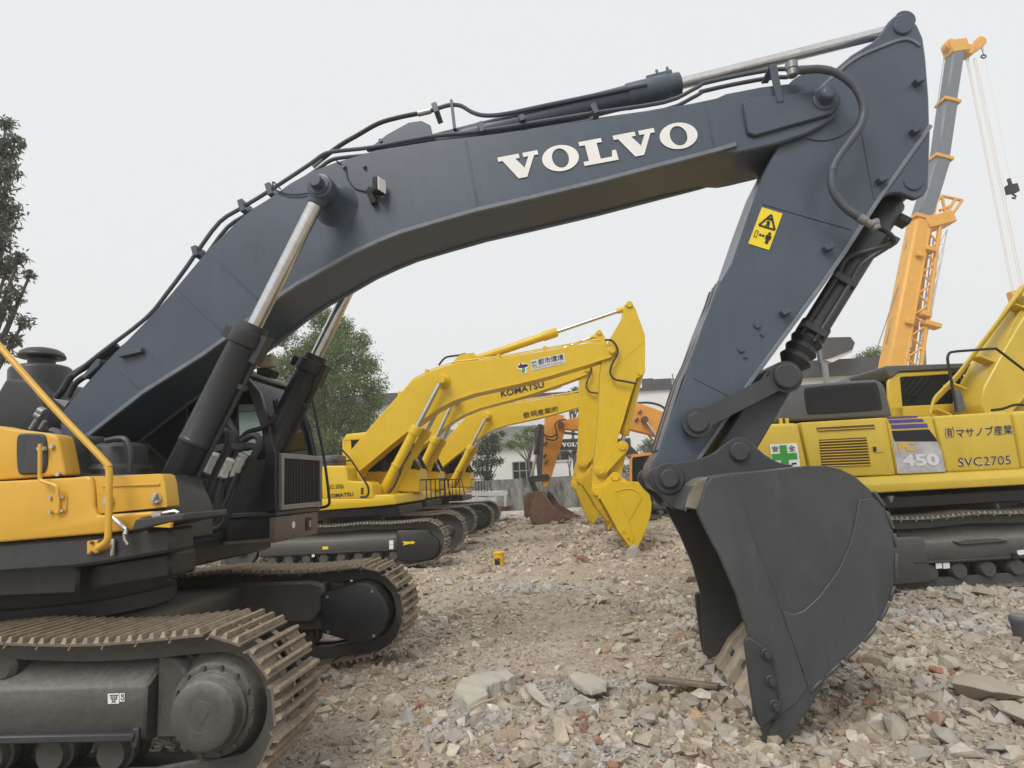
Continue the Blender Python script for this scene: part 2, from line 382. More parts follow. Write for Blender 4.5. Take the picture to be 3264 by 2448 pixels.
def shoe_mesh(name, width, pitch, mats, bolts=True, holes=True, gh=0.032):
    b = MB(); h = width / 2; x0, x1 = -pitch * .5, pitch * .465
    g = [x0 + pitch * f for f in (0.10, 0.44, 0.78)]
    t = -0.014
    def pl(a, c, y0, y1): b.add([(x, y, z) for x in (a, c) for y in (y0, y1) for z in (t, 0)], [(0, 1, 3, 2), (4, 6, 7, 5), (0, 4, 5, 1), (2, 3, 7, 6), (0, 2, 6, 4), (1, 5, 7, 3)])
    hw = pitch * .085
    if holes:
        xs = [x0, g[0] + hw, g[1] - hw, g[1] + hw, g[2] - hw, x1]
        pl(xs[0], xs[1], -h, h); pl(xs[2], xs[3], -h, h); pl(xs[4], xs[5], -h, h)
        for a, c, off in ((xs[1], xs[2], 0.02), (xs[3], xs[4], -0.02)):
            pl(a, c, -h, off - 0.035); pl(a, c, off + 0.035, h)
    else: pl(x0, x1, -h, h)
    b.add([(x0, -h, t), (x0, h, t), (x0 - 0.012, -h, -0.035), (x0 - 0.012, h, -0.035), (x0 + 0.012, -h, t), (x0 + 0.012, h, t), (x0, -h, -0.035), (x0, h, -0.035)],
          [(0, 1, 3, 2), (4, 6, 7, 5), (0, 4, 5, 1), (2, 3, 7, 6), (0, 2, 6, 4), (1, 5, 7, 3)])
    b.mi = 1
    for x in g:
        e = 0.012
        b.add([(x - hw, -h + .002, 0), (x + hw, -h + .002, 0), (x + hw * .5, -h + e, gh), (x - hw * .5, -h + e, gh),
               (x - hw, h - .002, 0), (x + hw, h - .002, 0), (x + hw * .5, h - e, gh), (x - hw * .5, h - e, gh)],
              [(0, 1, 2, 3), (4, 7, 6, 5), (0, 4, 5, 1), (1, 5, 6, 2), (2, 6, 7, 3), (3, 7, 4, 0)])
    if bolts:
        b.mi = 2
        for gx, off in (((g[0] + g[1]) / 2, .02), ((g[1] + g[2]) / 2, -.02)):
            for y in (-.085 + off, .085 + off): b.cyl((gx, y, 0), (gx, y, .016), .013, n=6)
    return b.mesh(name, mats, 0.0)

class Track:
    """one crawler: shoes on a looped path, chain rails, sprocket, idler, rollers, frame"""
    def __init__(s, uf, ur, wc, rp, wb, pitch, off, sag=0.03):
        s.pitch, s.off = pitch, off
        P = []
        for i in range(61):                                     # top run, rear to front
            f = i / 60; u = ur + (uf - ur) * f
            P.append((u, wc + rp - sag * abs(math.sin(math.pi * f * 3)) ** 1.2))
        for i in range(1, 41):                                  # front wheel
            a = math.radians(90 - 150 * i / 40); P.append((uf + rp * math.cos(a), wc + rp * math.sin(a)))
        uq = uf - 0.42; uz = ur + 0.42
        P.append((uq, wb))
        for i in range(1, 41): P.append((uq + (uz - uq) * i / 40, wb))
        for i in range(0, 40):
            a = math.radians(240 - 150 * i / 40); P.append((ur + rp * math.cos(a), wc + rp * math.sin(a)))
        P.append(P[0]); s.P = np.array(P)
        d = np.r_[0, np.cumsum(np.hypot(*np.diff(s.P, axis=0).T))]; s.d = d; s.L = d[-1]
        s.n = int(round(s.L / pitch))
    def pt(s, x):
        x = x % s.L; return Vector((np.interp(x, s.d, s.P[:, 0]), np.interp(x, s.d, s.P[:, 1])))
    def build(s, M, parent, vc, me, phase=0.0):
        st = s.L / s.n
        for k in range(s.n):
            x = (k + phase) * st; a, b = s.pt(x - st * .47), s.pt(x + st * .47); c = (a + b) / 2
            t = (b - a).normalized(); n = Vector((-t.y, t.x)); p = c + n * s.off
            L = Matrix(((t.x, 0, n.x, p.x), (0, 1, 0, vc), (t.y, 0, n.y, p.y), (0, 0, 0, 1)))
            link(bpy.data.objects.new('track_shoe', me), parent, M @ L)
    def chain(s, b, vc):
        for dv in (-.105, .105):
            N = 160; vs = []
            for k in range(N):
                x = s.L * k / N; a, c = s.pt(x - .05), s.pt(x + .05); t = (c - a).normalized(); n = Vector((-t.y, t.x)); p = s.pt(x)
                q = s.off - .018
                for o, y in ((q, -.03), (q, .03), (-.055, .03), (-.055, -.03)):
                    e = p + n * o; vs.append((e.x, vc + dv + y, e.y))
            b.add(vs, [[4 * k + j, 4 * k + (j + 1) % 4, 4 * ((k + 1) % N) + (j + 1) % 4, 4 * ((k + 1) % N) + j] for k in range(N) for j in range(4)])
def gear_poly(c, r0, r1, n):
    out = []
    for i in range(n):
        for f, r in ((0, r0), (.25, r0), (.4, r1), (.6, r1), (.85, r0)):
            a = 2 * math.pi * (i + f) / n; out.append((c[0] + r * math.cos(a), c[1] + r * math.sin(a)))
    return out
def prism_u(b, sec, u0, u1):
    """cross section in (v, w) extruded along u"""
    n = len(sec)
    return b.add([(u0, v, w) for v, w in sec] + [(u1, v, w) for v, w in sec],
                 [list(range(n)), list(range(2 * n - 1, n - 1, -1))] + [[i, (i + 1) % n, n + (i + 1) % n, n + i] for i in range(n)])

# ================================================================== the grey-boomed excavator in front
FV = Frame(0, 5.25, 4.8)
VX = thing('excavator', 'large excavator with slate grey boom and amber body, reaching across the whole picture', 'excavator', tuple(FV.M @ Vector((-4.0, 0, 0))))
MV = FV.M
def P(c, pts, v): return FV.uw(c, pts, v)
def p3(c, x, y, v): return FV.at(c, x, y, v)

# ---- boom
bv = -.32
top = P('h6', [(820, 1240), (790, 1080), (800, 930), (860, 820), (1150, 480)], bv) + P('e1', [(620, 1570), (870, 1315), (1000, 1172), (1100, 1052), (1190, 945), (1290, 845), (1380, 755), (1450, 695), (1600, 595), (1700, 522), (1820, 455), (1960, 400)], bv) \
    + P('c8', [(590, 407), (860, 365), (1080, 340), (1400, 298), (1640, 260), (1860, 225)], bv) + P('e2', [(640, 470), (800, 436), (860, 408), (1100, 362), (1270, 342), (1340, 346), (1440, 366)], bv)
nose = P('e2', [(1530, 385), (1590, 430), (1612, 490), (1590, 555), (1500, 622), (1380, 682), (1200, 742), (1000, 790), (920, 805)], bv)
bot = P('e2', [(780, 800), (500, 868), (200, 946), (0, 1000)], bv) + P('c8', [(1300, 641), (1060, 696), (850, 756), (700, 801), (600, 841), (480, 896), (370, 959), (240, 1032)], bv) \
    + P('e1', [(1760, 1112), (1640, 1192), (1340, 1428), (1200, 1530)], bv) + P('c1', [(930, 500), (560, 790)], bv) + P('h6', [(1140, 1222), (960, 1350), (890, 1370)], bv)
boom_out = top + nose + bot
bm_ = MB(); bm_.prism(boom_out, bv, -bv)
boom = bm_.make('boom', 'slate', VX, MV, bevel=0.014)
b = MB()
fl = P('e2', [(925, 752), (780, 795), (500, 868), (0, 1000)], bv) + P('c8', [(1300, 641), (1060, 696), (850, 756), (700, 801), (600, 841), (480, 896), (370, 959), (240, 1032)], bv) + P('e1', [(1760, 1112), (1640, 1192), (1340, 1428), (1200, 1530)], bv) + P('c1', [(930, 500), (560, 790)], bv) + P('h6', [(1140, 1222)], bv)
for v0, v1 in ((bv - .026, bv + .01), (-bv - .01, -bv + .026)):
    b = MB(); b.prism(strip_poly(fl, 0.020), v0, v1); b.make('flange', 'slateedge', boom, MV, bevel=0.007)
b = MB()
for c, a, d in (('c8', (1008, 366), (1068, 688)), ('e2', (725, 485), (785, 785)), ('e1', (1265, 965), (1520, 1210)), ('e1', (1045, 1145), (1330, 1420)), ('c1', (745, 340), (920, 500))):
    q = P(c, [a, d], bv); b = MB(); weld(b, q[0], q[1], bv); b.make('weld_seam', 'slate', boom, MV, bevel=0.003)
# cheek plates round the nose pin, pins and bosses
b = MB()
ck = P('e2', [(970, 470), (1000, 440), (1250, 420), (1440, 390), (1560, 330), (1600, 380), (1620, 470), (1560, 545), (1050, 690), (1000, 670)], bv - .03)
for s in (1, -1): b = MB(); b.prism(ck, s * (bv - .035), s * (bv + .005)); b.make('nose_cheek', 'slate', boom, MV, bevel=0.01)
npin = P('e2', [(1515, 440)], bv - .05)[0]
b = MB(); b.rev(uvw(npin, bv - .14), uvw(npin, -bv + .14), [(0, .045), (.02, .06), (.1, .065), (.101, .10), (.16, .11), (.84, .11), (.9, .1), (.98, .06), (1, .045)], 28)
b.make('nose_pin', 'slate', boom, MV, bevel=0.004)
# boom cylinders
cp = p3('e1', 1875, 535, -.70); cpin = (cp.x, cp.z)
rodend = p3('c1', 1665, 10, -.62); bar1 = p3('c1', 1635, 75, -.62)
ax = (rodend - Vector((cp.x, -.62, cp.z))).normalized()
Lf = (cp.z - 1.52) / abs(ax.z)                          # down to the cylinder foot on the deck
for side in (-1, 1):
    v = .62 * side
    a = Vector((cp.x, v, cp.z)); axs = Vector((ax.x, 0, ax.z)).normalized()
    L0 = (bar1 - Vector((cp.x, -.62, cp.z))).length
    cyl = MB(); cyl.rev(a + axs * L0, a + axs * Lf, [(0, .092), (.0, .115), (.035, .118), (.036, .145), (.1, .148), (.105, .128), (.55, .128), (.552, .133), (.57, .133), (.572, .126), (.97, .122), (1, .06)], 32)
    n_ = Vector((-axs.z, 0, axs.x))
    cyl.obox(a + axs * (L0 + .17) + n_ * .15, (axs, (0, 1, 0), n_), (.12, .055, .03))
    cyl.obox(a + axs * (L0 + .14) - n_ * .16, (axs, (0, 1, 0), n_), (.05, .05, .04))
    cy = cyl.make('boom_cylinder', 'cylblack' if side < 0 else 'navy', VX, MV, bevel=0.006)
    rd = MB(); rd.cyl(a + axs * .12, a + axs * (L0 + .02), .060, n=28); rd.make('rod', 'chrome', cy, MV)
    ey = MB(); ey.rev(a + Vector((0, -.085 * 1, 0)), a + Vector((0, .085, 0)), [(0, .10), (.06, .112), (.94, .112), (1, .10)], 28)
    ey.cyl(a + axs * .06, a + axs * .15, .085, .07, n=20)
    ey.make('rod_eye', 'slate', cy, MV, bevel=0.004)
    pp = MB(); pp.tube([a + axs * (L0 + .2) + n_ * .155, a + axs * (L0 + .4) + n_ * .15, a + axs * 2.2 + n_ * .15, a + axs * (Lf - .5) + n_ * .15], .018, 8)
    pp.obox(a + axs * (L0 + .5) + n_ * .14, (axs, (0, 1, 0), n_), (.02, .04, .03)); pp.obox(a + axs * 2.6 + n_ * .14, (axs, (0, 1, 0), n_), (.02, .04, .03))
    pp.make('oil_pipe', 'cylblack' if side < 0 else 'navy', cy, MV)
b = MB(); b.rev(Vector((cp.x, -.80, cp.z)), Vector((cp.x, .80, cp.z)), [(0, .02), (0, .052), (.012, .056), (.05, .056), (.051, .085), (.06, .085), (.2, .115), (.24, .135), (.27, .165), (.3, .2), (.3, .21), (.7, .21), (.7, .2), (.73, .165), (.76, .135), (.8, .115), (.94, .085), (.949, .085), (.95, .056), (.988, .056), (1, .05)], 36)
b.make('cylinder_boss', 'slate', boom, MV, bevel=0.003)
# stick cylinder above the boom
s0, s1, s2, s3 = p3('c8', 900, 312, 0), p3('c8', 2015, 100, 0), p3('e2', 565, 338, 0), p3('c7', 1055, 128, 0)
axs = (s3 - s1).normalized(); s0 = s1 - axs * 2.95
cy = MB(); cy.rev(s0, s1, [(0, .09), (.02, .105), (.83, .105), (.832, .118), (.96, .118), (.962, .108), (1, .105), (1, .06)], 32)
n_ = Vector((-axs.z, 0, axs.x)); cy.obox(s1 - axs * .17 + n_ * .115, (axs, (0, 1, 0), n_), (.12, .05, .022))
for k in (-1, 1):
    cy.cyl(s1 - axs * (.12 + .05 * k) + n_ * .13, s1 - axs * (.12 + .05 * k) + n_ * .20, .014, n=8)
cy = cy.make('stick_cylinder', 'slate', VX, MV, bevel=0.004)
b = MB(); b.cyl(s1 - axs * .02, s3 - axs * .05, .053, n=28); b.make('rod', 'chrome', cy, MV)
b = MB(); b.rev(s3 + Vector((0, -.12, 0)), s3 + Vector((0, .12, 0)), [(0, .09), (1, .09)], 24); b.make('rod_eye', 'slate', cy, MV, bevel=.004)
b = MB()
br = P('c8', [(540, 412), (640, 335), (740, 280), (800, 271), (842, 292), (852, 335), (860, 370)], -.17)
for v in (-.17, .13): b = MB(); b.prism(br, v, v + .04); b.make('cylinder_bracket', 'slate', boom, MV, bevel=.006)
# ---- oil lines and clamps along the boom
def tubepts(c, pts, v): return [p3(c, x, y, v) for x, y in pts]
line1 = tubepts('e1', [(430, 1652), (600, 1515), (860, 1315), (985, 1165), (1090, 1025), (1160, 925), (1290, 752), (1420, 668), (1580, 570), (1820, 412), (1900, 355), (1980, 335), (2190, 312)], -.20) + tubepts('c8', [(840, 347), (1080, 322), (1600, 238), (1940, 186), (2070, 130), (2120, 101)], -.20) + tubepts('e2', [(690, 348), (900, 300), (1150, 255), (1280, 248)], -.20)
b = MB(); b.tube(catmull(line1, 3), .019, 8); b.make('oil_pipe', 'hosegrey', boom, MV)
line1b = [p + Vector((.02, .10, -.01)) for p in line1]
b = MB(); b.tube(catmull(line1b, 3), .019, 8); b.make('oil_pipe', 'hosegrey', boom, MV)
b = MB(); b.tube(catmull(tubepts('e1', [(1855, 412), (1900, 375), (2000, 300), (2100, 242)], -.10) + tubepts('c8', [(600, 285), (700, 256), (790, 238)], -.12), 4), .022, 8); b.make('hose', 'rubber', boom, MV)
b = MB(); b.tube(catmull(tubepts('c8', [(840, 228), (880, 214), (940, 198), (990, 204), (1040, 233), (1100, 248), (1200, 240), (1400, 198), (1860, 103)], -.12), 4), .020, 8); b.make('oil_pipe', 'slate', boom, MV)
for c, x, y, v, L in (('e1', 1160, 930, -.2, .05), ('e1', 1432, 664, -.2, .06), ('e1', 1592, 568, -.2, .06), ('c8', 1085, 312, -.2, .05), ('c8', 1275, 270, -.2, .03), ('c8', 1615, 228, -.2, .05), ('c8', 870, 222, -.12, .05)):
    q = p3(c, x, y, v); b = MB(); b.obox(q + Vector((0, .05, 0)), ((1, 0, .3), (0, 1, 0), (-.3, 0, 1)), (.026, .10, L)); b.make('pipe_clamp', 'slate', boom, MV, bevel=.004)
q = p3('c8', 945, 235, -.12); b = MB(); b.bar(q + Vector((0, 0, .12)), q + Vector((.02, 0, -.18)), .012, .03); b.make('pipe_bracket', 'slate', boom, MV)
q = p3('e2', 1175, 330, -.33); b = MB(); b.bar(q + Vector((0, -.02, .14)), q + Vector((.02, -.02, -.22)), .03, .012); b.bar(q + Vector((0, -.02, .13)), q + Vector((0, .2, .13)), .03, .012, (0, 0, 1)); b.make('pipe_bracket', 'slate', boom, MV, bevel=.004)
for c, x0_, y0_, x1_, y1_, v in (('e1', 1835, 425, 1890, 378, -.1), ('c8', 785, 240, 845, 226, -.12)):
    b = MB(); b.cyl(p3(c, x0_, y0_, v), p3(c, x1_, y1_, v), .028, n=12); b.make('hose_fitting', 'bolt', boom, MV)
# corrugated hose from boom to stick
hp = catmull(tubepts('e2', [(1335, 258), (1480, 250), (1600, 282), (1715, 375), (1768, 495), (1750, 615), (1682, 722), (1605, 828), (1560, 925), (1566, 1045), (1632, 1148), (1715, 1215), (1815, 1278)], -.50), 14)
b = MB(); b.tube(hp, .031, 10, ring=lambda i: 1.0 + (.13 if i % 2 and (i // 22) % 3 != 1 else 0)); b.make('corrugated_hose', 'hosegrey', VX, MV)
for c, x0_, y0_, x1_, y1_, v, r in (('e2', 1290, 205, 1300, 298, -.42, .05), ('e2', 1335, 256, 1440, 252, -.47, .036), ('e2', 1735, 1228, 1825, 1284, -.5, .037), ('e2', 1825, 1250, 1850, 1310, -.48, .045)):
    b = MB(); b.rev(p3(c, x0_, y0_, v), p3(c, x1_, y1_, v), [(0, r * .8), (.05, r), (.5, r), (.55, r * .85), (.95, r * .85), (1, r * .7)], 14); b.make('hose_fitting', 'alu', VX, MV)
# lamp, stub, cable on the boom side
q = p3('c8', 600, 580, bv - .1)
lamp = MB(); lamp.obox(q, ((.9, -.35, 0), (.35, .9, 0), (0, 0, 1)), (.03, .06, .07)); lamp = lamp.make('work_lamp', 'black', boom, MV, bevel=.012)
b = MB(); b.obox(q + Vector((.032, -.012, 0)), ((.9, -.35, 0), (.35, .9, 0), (0, 0, 1)), (.004, .05, .06)); b.make('lens', 'white', lamp, MV)
b = MB(); r0 = p3('c8', 560, 610, bv); b.bar(r0 + Vector((0, -.04, 0)), r0 + Vector((.05, -.04, -.13)), .025, .03); b.bar(r0 + Vector((0, -.04, 0.01)), q + Vector((0, .03, -.05)), .02, .02); b.make('bracket', 'dark', lamp, MV)
b = MB(); b.tube(catmull(tubepts('c8', [(400, 460), (440, 490), (455, 545), (490, 590), (550, 608)], bv - .01), 4), .006, 6); b.make('cable', 'rubber', boom, MV)
b = MB(); b.tube(catmull(tubepts('c8', [(140, 595), (105, 560), (110, 590), (150, 612), (210, 620), (275, 612)], bv - .02), 5), .007, 6); b.make('grease_line', 'rubber', boom, MV)
q = p3('c1', 900, 240, bv); b = MB(); b.bar(q + Vector((-.17, -.02, -.03)), q + Vector((.04, -.02, 0)), .022, .03); b.make('hose_stay', 'slate', boom, MV, bevel=.004)
for c, x, y in (('c8', 440, 492), ('c8', 535, 490), ('c8', 612, 372)):
    q = p3(c, x, y, bv); b = MB(); b.cyl(q, q + Vector((0, -.03, 0)), .018, n=8); b.make('boss', 'slate', boom, MV)
# VOLVO lettering
lv = bv - .006
q0, q1, q2 = p3('c8', 1255, 548, lv), p3('c8', 2068, 352, lv), p3('c8', 1157, 445, lv)
bl = p3('c8', 1218, 548, lv); brr = p3('c8', 2100, 372, lv); tl = bl + (p3('c8', 1150, 445, lv) - p3('c8', 1190, 549, lv)) 
lettering('lettering', 'VOLVO', 'white', boom, MV, p3('c8', 1185, 562, lv), p3('c8', 2115, 388, lv), p3('c8', 1157, 443, lv), geo=slab_volvo())

# ---- stick (arm)
av = -.26
stick_out = P('c7', [(1075, 60), (1040, 68), (1012, 95), (985, 140), (940, 185), (850, 240), (780, 300), (680, 380), (600, 470), (560, 560), (525, 640), (460, 770), (390, 960), (322, 1160), (270, 1245), (200, 1420), (122, 1640)], av) \
    + P('e3', [(130, 1180), (78, 1330), (42, 1390), (28, 1450), (52, 1510), (110, 1540), (180, 1525), (225, 1470), (245, 1405), (275, 1368), (330, 1288), (420, 1150), (545, 967), (730, 722), (865, 532), (1000, 342)], av) \
    + P('c7', [(960, 890), (1195, 555), (1192, 430), (1178, 250), (1166, 165), (1142, 110), (1112, 75)], av)
b = MB(); b.prism(stick_out, av, -av); stick = b.make('stick', 'slate', VX, MV, bevel=.014)
b = MB()
ear = P('c7', [(958, 892), (1196, 553), (1186, 830), (1166, 862), (1130, 877), (1100, 866), (1060, 850), (1020, 852), (985, 872)], av)
for s in (1, -1): b = MB(); b.prism(ear, s * (av - .006), s * (av + .05)); b.make('cylinder_ear', 'slate', stick, MV, bevel=.01)
b = MB(); rp = P('e3', [(275, 1368), (545, 967), (865, 532), (1000, 342)], av) + P('c7', [(960, 890), (1195, 555)], av)

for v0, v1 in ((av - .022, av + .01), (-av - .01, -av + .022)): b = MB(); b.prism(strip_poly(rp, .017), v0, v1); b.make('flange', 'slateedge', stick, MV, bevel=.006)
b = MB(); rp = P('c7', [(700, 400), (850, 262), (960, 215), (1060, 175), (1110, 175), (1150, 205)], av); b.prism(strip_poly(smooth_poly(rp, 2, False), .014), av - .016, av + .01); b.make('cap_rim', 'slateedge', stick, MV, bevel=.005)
b = MB()
for c, a, d in (('e2', (1100, 1140), (1690, 1310)), ('e2', (1760, 680), (1790, 850)), ('e2', (1790, 850), (1840, 1110)), ('e3', (255, 955), (425, 1040))):
    q = P(c, [a, d], av); b = MB(); weld(b, q[0], q[1], av, .006); b.make('weld_seam', 'slate', stick, MV)
# boss circle of the stick round the nose pin and wear strips on its front face
b = MB(); cb = P('e2', [(1440, 470)], av)[0]; b.prism(disc_poly(npin, .33, 40), av - .012, av + .01); b.make('boss_plate', 'slate', stick, MV, bevel=.006)
fr = P('e3', [(400, 455), (340, 640), (260, 840), (200, 962), (130, 1180), (85, 1320)], av)
for k, v in enumerate((-.19, -.10, 0.0, .12)):
    b = MB(); b.prism(strip_poly([(x - .012, y) for x, y in fr], .014), v - .022, v + .022); b.make('wear_strip', 'alu' if k % 2 == 0 else 'charcoal', stick, MV, bevel=.003)
for c, x, y in (('c7', 1135, 368), ('c7', 1122, 585), ('c7', 975, 800), ('c7', 740, 1098), ('c7', 553, 1380)):
    q = p3(c, x, y, av); b = MB(); b.obox(q + Vector((0, -.03, 0)), ((1, 0, .35), (0, 1, 0), (-.35, 0, 1)), (.038, .035, .022)); b.make('hose_stay', 'slate', stick, MV, bevel=.004)
for c, x, y, r in (('e3', 573, 690, .028), ('e3', 598, 738, .014), ('e3', 492, 812, .026), ('e3', 515, 850, .014)):
    q = p3(c, x, y, av); b = MB(); b.cyl(q, q + Vector((0, -.022, 0)), r, n=14); b.make('grease_port', 'slate', stick, MV, bevel=.003)
q = p3('c7', 1072, 120, av); b = MB(); b.cyl(q + Vector((0, -.02, 0)), Vector((q.x, -av + .02, q.z)), .075, n=24); b.make('stick_pin', 'slate', stick, MV, bevel=.008)
q = p3('c7', 1118, 805, av); bcp = (q.x, q.z); b = MB(); b.cyl(q + Vector((0, -.02, 0)), Vector((q.x, -av + .02, q.z)), .075, n=24); b.make('stick_pin', 'slate', stick, MV, bevel=.008)
# warning sticker
wv = av - .004
W4 = [p3('e2', 1095, 1162, wv), p3('e2', 1232, 1205, wv), p3('e2', 1143, 1446, wv), p3('e2', 1005, 1403, wv)]
b = MB(); nn = Vector((0, -.003, 0)); b.add([q + nn for q in W4] + W4, [(0, 1, 2, 3), (7, 6, 5, 4), (0, 4, 5, 1), (1, 5, 6, 2), (2, 6, 7, 3), (3, 7, 4, 0)])
stk = b.make('warning_sticker', 'warn', stick, MV)
def wq(x, y):                                             # sticker coordinates 0..1
    a = W4[0] * (1 - x) + W4[1] * x; d = W4[3] * (1 - x) + W4[2] * x
    return a * (1 - y) + d * y + Vector((0, -.006, 0))
b = MB()
def wl_(p0, p1, r=.006): b.bar(wq(*p0), wq(*p1), r, .001)
tri = [(.53, .12), (.16, .47), (.92, .47)]
for i in range(3): wl_(tri[i], tri[(i + 1) % 3], .008)
wl_((.42, .24), (.64, .24), .011); wl_((.52, .30), (.55, .38), .012); wl_((.55, .36), (.46, .44), .006); wl_((.55, .36), (.60, .44), .006); wl_((.44, .34), (.54, .32), .006)
for a_, c_ in (((.12, .62), (.24, .62)), ((.24, .62), (.24, .79)), ((.24, .79), (.12, .79)), ((.12, .79), (.12, .62))): wl_(a_, c_, .0022)
wl_((.35, .70), (.55, .70), .004); wl_((.33, .70), (.40, .67), .004); wl_((.33, .70), (.40, .73), .004); wl_((.57, .70), (.50, .67), .004); wl_((.57, .70), (.50, .73), .004)
b.cyl(wq(.76, .60), wq(.76, .60) + Vector((0, -.001, 0)), .013, n=12)
wl_((.76, .645), (.76, .76), .022); wl_((.67, .65), (.67, .75), .005); wl_((.85, .65), (.85, .75), .005); wl_((.73, .76), (.73, .87), .007); wl_((.80, .76), (.80, .87), .007)
b.make('pictogram', 'black', stk, MV)

# ---- bucket cylinder behind the stick
pa = Vector((bcp[0], 0, bcp[1])); pb = p3('e3', 715, 945, 0)
axs = (pb - pa).normalized(); n_ = Vector((-axs.z, 0, axs.x)); Lc = (pb - pa).length
cy = MB(); cy.rev(pa + axs * .05, pa + axs * (Lc - .38), [(0, .07), (.02, .11), (.9, .11), (.902, .125), (.985, .125), (.99, .1), (1, .06)], 28)
for t_ in (.17, .38): cy.obox(pa + axs * t_ + n_ * .15, (axs, (0, 1, 0), n_), (.03, .06, .05))
cy = cy.make('bucket_cylinder', 'charcoal', VX, MV, bevel=.005)
b = MB(); b.cyl(pa + axs * (Lc - .4), pb, .055, n=20); b.make('rod', 'chrome', cy, MV)
b = MB(); b.rev(pa + axs * (Lc - .42), pa + axs * (Lc - .1), [(0, .11), (.2, .135), (.35, .11), (.5, .135), (.65, .11), (.8, .135), (1, .09)], 18); b.make('dust_boot', 'rubber', cy, MV)
for dv, dn in ((-.13, .03), (-.12, -.09)):
    b = MB(); b.tube(catmull([p3('e3', 1170, 195, -.3), p3('e3', 1235, 225, -.28), p3('e3', 1250, 280, -.2)] + [pa + axs * (.75 + .1 * k) + Vector((0, dv, 0)) + n_ * dn for k in range(0, 10, 2)] + [pa + axs * (Lc - .42) + Vector((0, dv, 0)) + n_ * dn], 4), .02, 8); b.make('oil_pipe', 'charcoal', cy, MV)
for t_ in (.95, 1.45):
    b = MB(); b.obox(pa + axs * t_ + Vector((0, -.1, 0)) + n_ * -.02, (axs, (0, 1, 0), n_), (.03, .05, .1)); b.make('pipe_clamp', 'charcoal', cy, MV, bevel=.005)
# ---- linkage
pk = p3('e3', 272, 1180, -.40); pj = p3('e3', 718, 950, -.40); pi_ = p3('e3', 497, 1325, -.45); pt_ = p3('e3', 137, 1462, -.45)
k2, j2, i2, t2 = [(q.x, q.z) for q in (pk, pj, pi_, pt_)]
for s in (-1, 1):
    b = MB(); b.prism(link_poly(k2, .115, k2, .115, 14), s * .33, s * .41); b.prism(link_poly(j2, .125, j2, .125, 14), s * .33, s * .41); b.bar(uvw(k2, s * .37), uvw(j2, s * .37), .070, .038)
    lk = b.make('rocker_link', 'charcoal', VX, MV, bevel=.012)
    
    for q_, e_, r_ in ((k2, .44, .082), (j2, .45, .098)): b = MB(); b.cyl(uvw(q_, s * .405), uvw(q_, s * e_), r_, n=28); b.make('pin', 'charcoal', lk, MV, bevel=.01)
b = MB(); b.prism(link_poly(j2, .12, i2, .13, 14), -.27, .27); b.make('bucket_link', 'charcoal', VX, MV, bevel=.012)

# ---- bucket
kv = -.76
side = P('d4', [(34, 300), (62, 225), (78, 160), (112, 118), (220, 98), (440, 80), (620, 57), (720, 57), (800, 76), (870, 110), (950, 180), (1000, 240), (1035, 300), (1066, 380), (1082, 500), (1082, 600), (1070, 700), (1040, 790), (985, 890), (900, 1000), (800, 1090), (720, 1162), (640, 1240), (560, 1312), (470, 1378), (372, 1440), (335, 1380), (305, 950), (243, 740), (152, 530), (92, 420)], kv)
shell = P('d4', [(-40, 292), (-10, 205), (30, 150), (90, 118), (220, 98), (440, 80), (620, 57), (720, 57), (800, 76), (870, 110), (950, 180), (1000, 240), (1035, 300), (1066, 380), (1082, 500), (1082, 600), (1070, 700), (1040, 790), (985, 890), (900, 1000), (800, 1090), (720, 1162), (640, 1240), (575, 1300)], kv)
b = MB(); b.prism(side, -.76, -.73); bucket = b.make('bucket', 'bucket', VX, MV, bevel=.006)
b = MB(); b.prism(side, .76, .73); b.make('bucket_side', 'bucket', bucket, MV, bevel=.006)
b = MB(); sp = smooth_poly(shell, 1, False); Pn = [Vector(p) for p in sp]; ins = []
cen = Vector((sum(p.x for p in Pn) / len(Pn), sum(p.y for p in Pn) / len(Pn)))
for i, p in enumerate(Pn):
    t = (Pn[min(i + 1, len(Pn) - 1)] - Pn[max(i - 1, 0)]).normalized(); n2_ = Vector((t.y, -t.x))
    if n2_.dot(cen - p) < 0: n2_ = -n2_
    ins.append(tuple(p + n2_ * .035))
b.prism([tuple(p) for p in Pn] + ins[::-1], -.733, .733); b.make('bucket_shell', 'bucket', bucket, MV, bevel=.004)
# worn inner floor near the lip
b = MB(); fl_ = [ins[k] for k in range(int(len(ins) * .66), len(ins))]; 
b.prism(strip_poly([Vector(p) + Vector((-.006, .01)) for p in fl_], .006), -.728, .728); b.make('worn_floor', 'bucket', bucket, MV)
# thick edge plate, curved wear plate
b = MB(); ep = P('d4', [(34, 300), (62, 225), (78, 160), (112, 118), (220, 98), (330, 430), (470, 800), (540, 1000), (620, 1225), (560, 1312), (470, 1378), (372, 1440), (335, 1380), (305, 950), (243, 740), (152, 530), (92, 420)], kv)
for s in (-1, 1): b = MB(); b.prism(ep, s * .757, s * .782); b.make('edge_plate', 'bucket', bucket, MV, bevel=.006)
b = MB(); wp = P('d4', [(470, 800), (500, 830), (550, 842), (600, 822), (680, 750), (780, 612), (840, 480), (870, 360), (892, 236), (968, 226), (1003, 248), (1035, 302), (1066, 382), (1080, 500), (1080, 600), (1068, 700), (1038, 790), (983, 888), (898, 998), (798, 1088), (720, 1160), (640, 1238), (620, 1225), (540, 1000)], kv)
for s in (-1, 1): b = MB(); b.prism(wp, s * .757, s * .776); b.make('wear_plate', 'bucket', bucket, MV, bevel=.005)
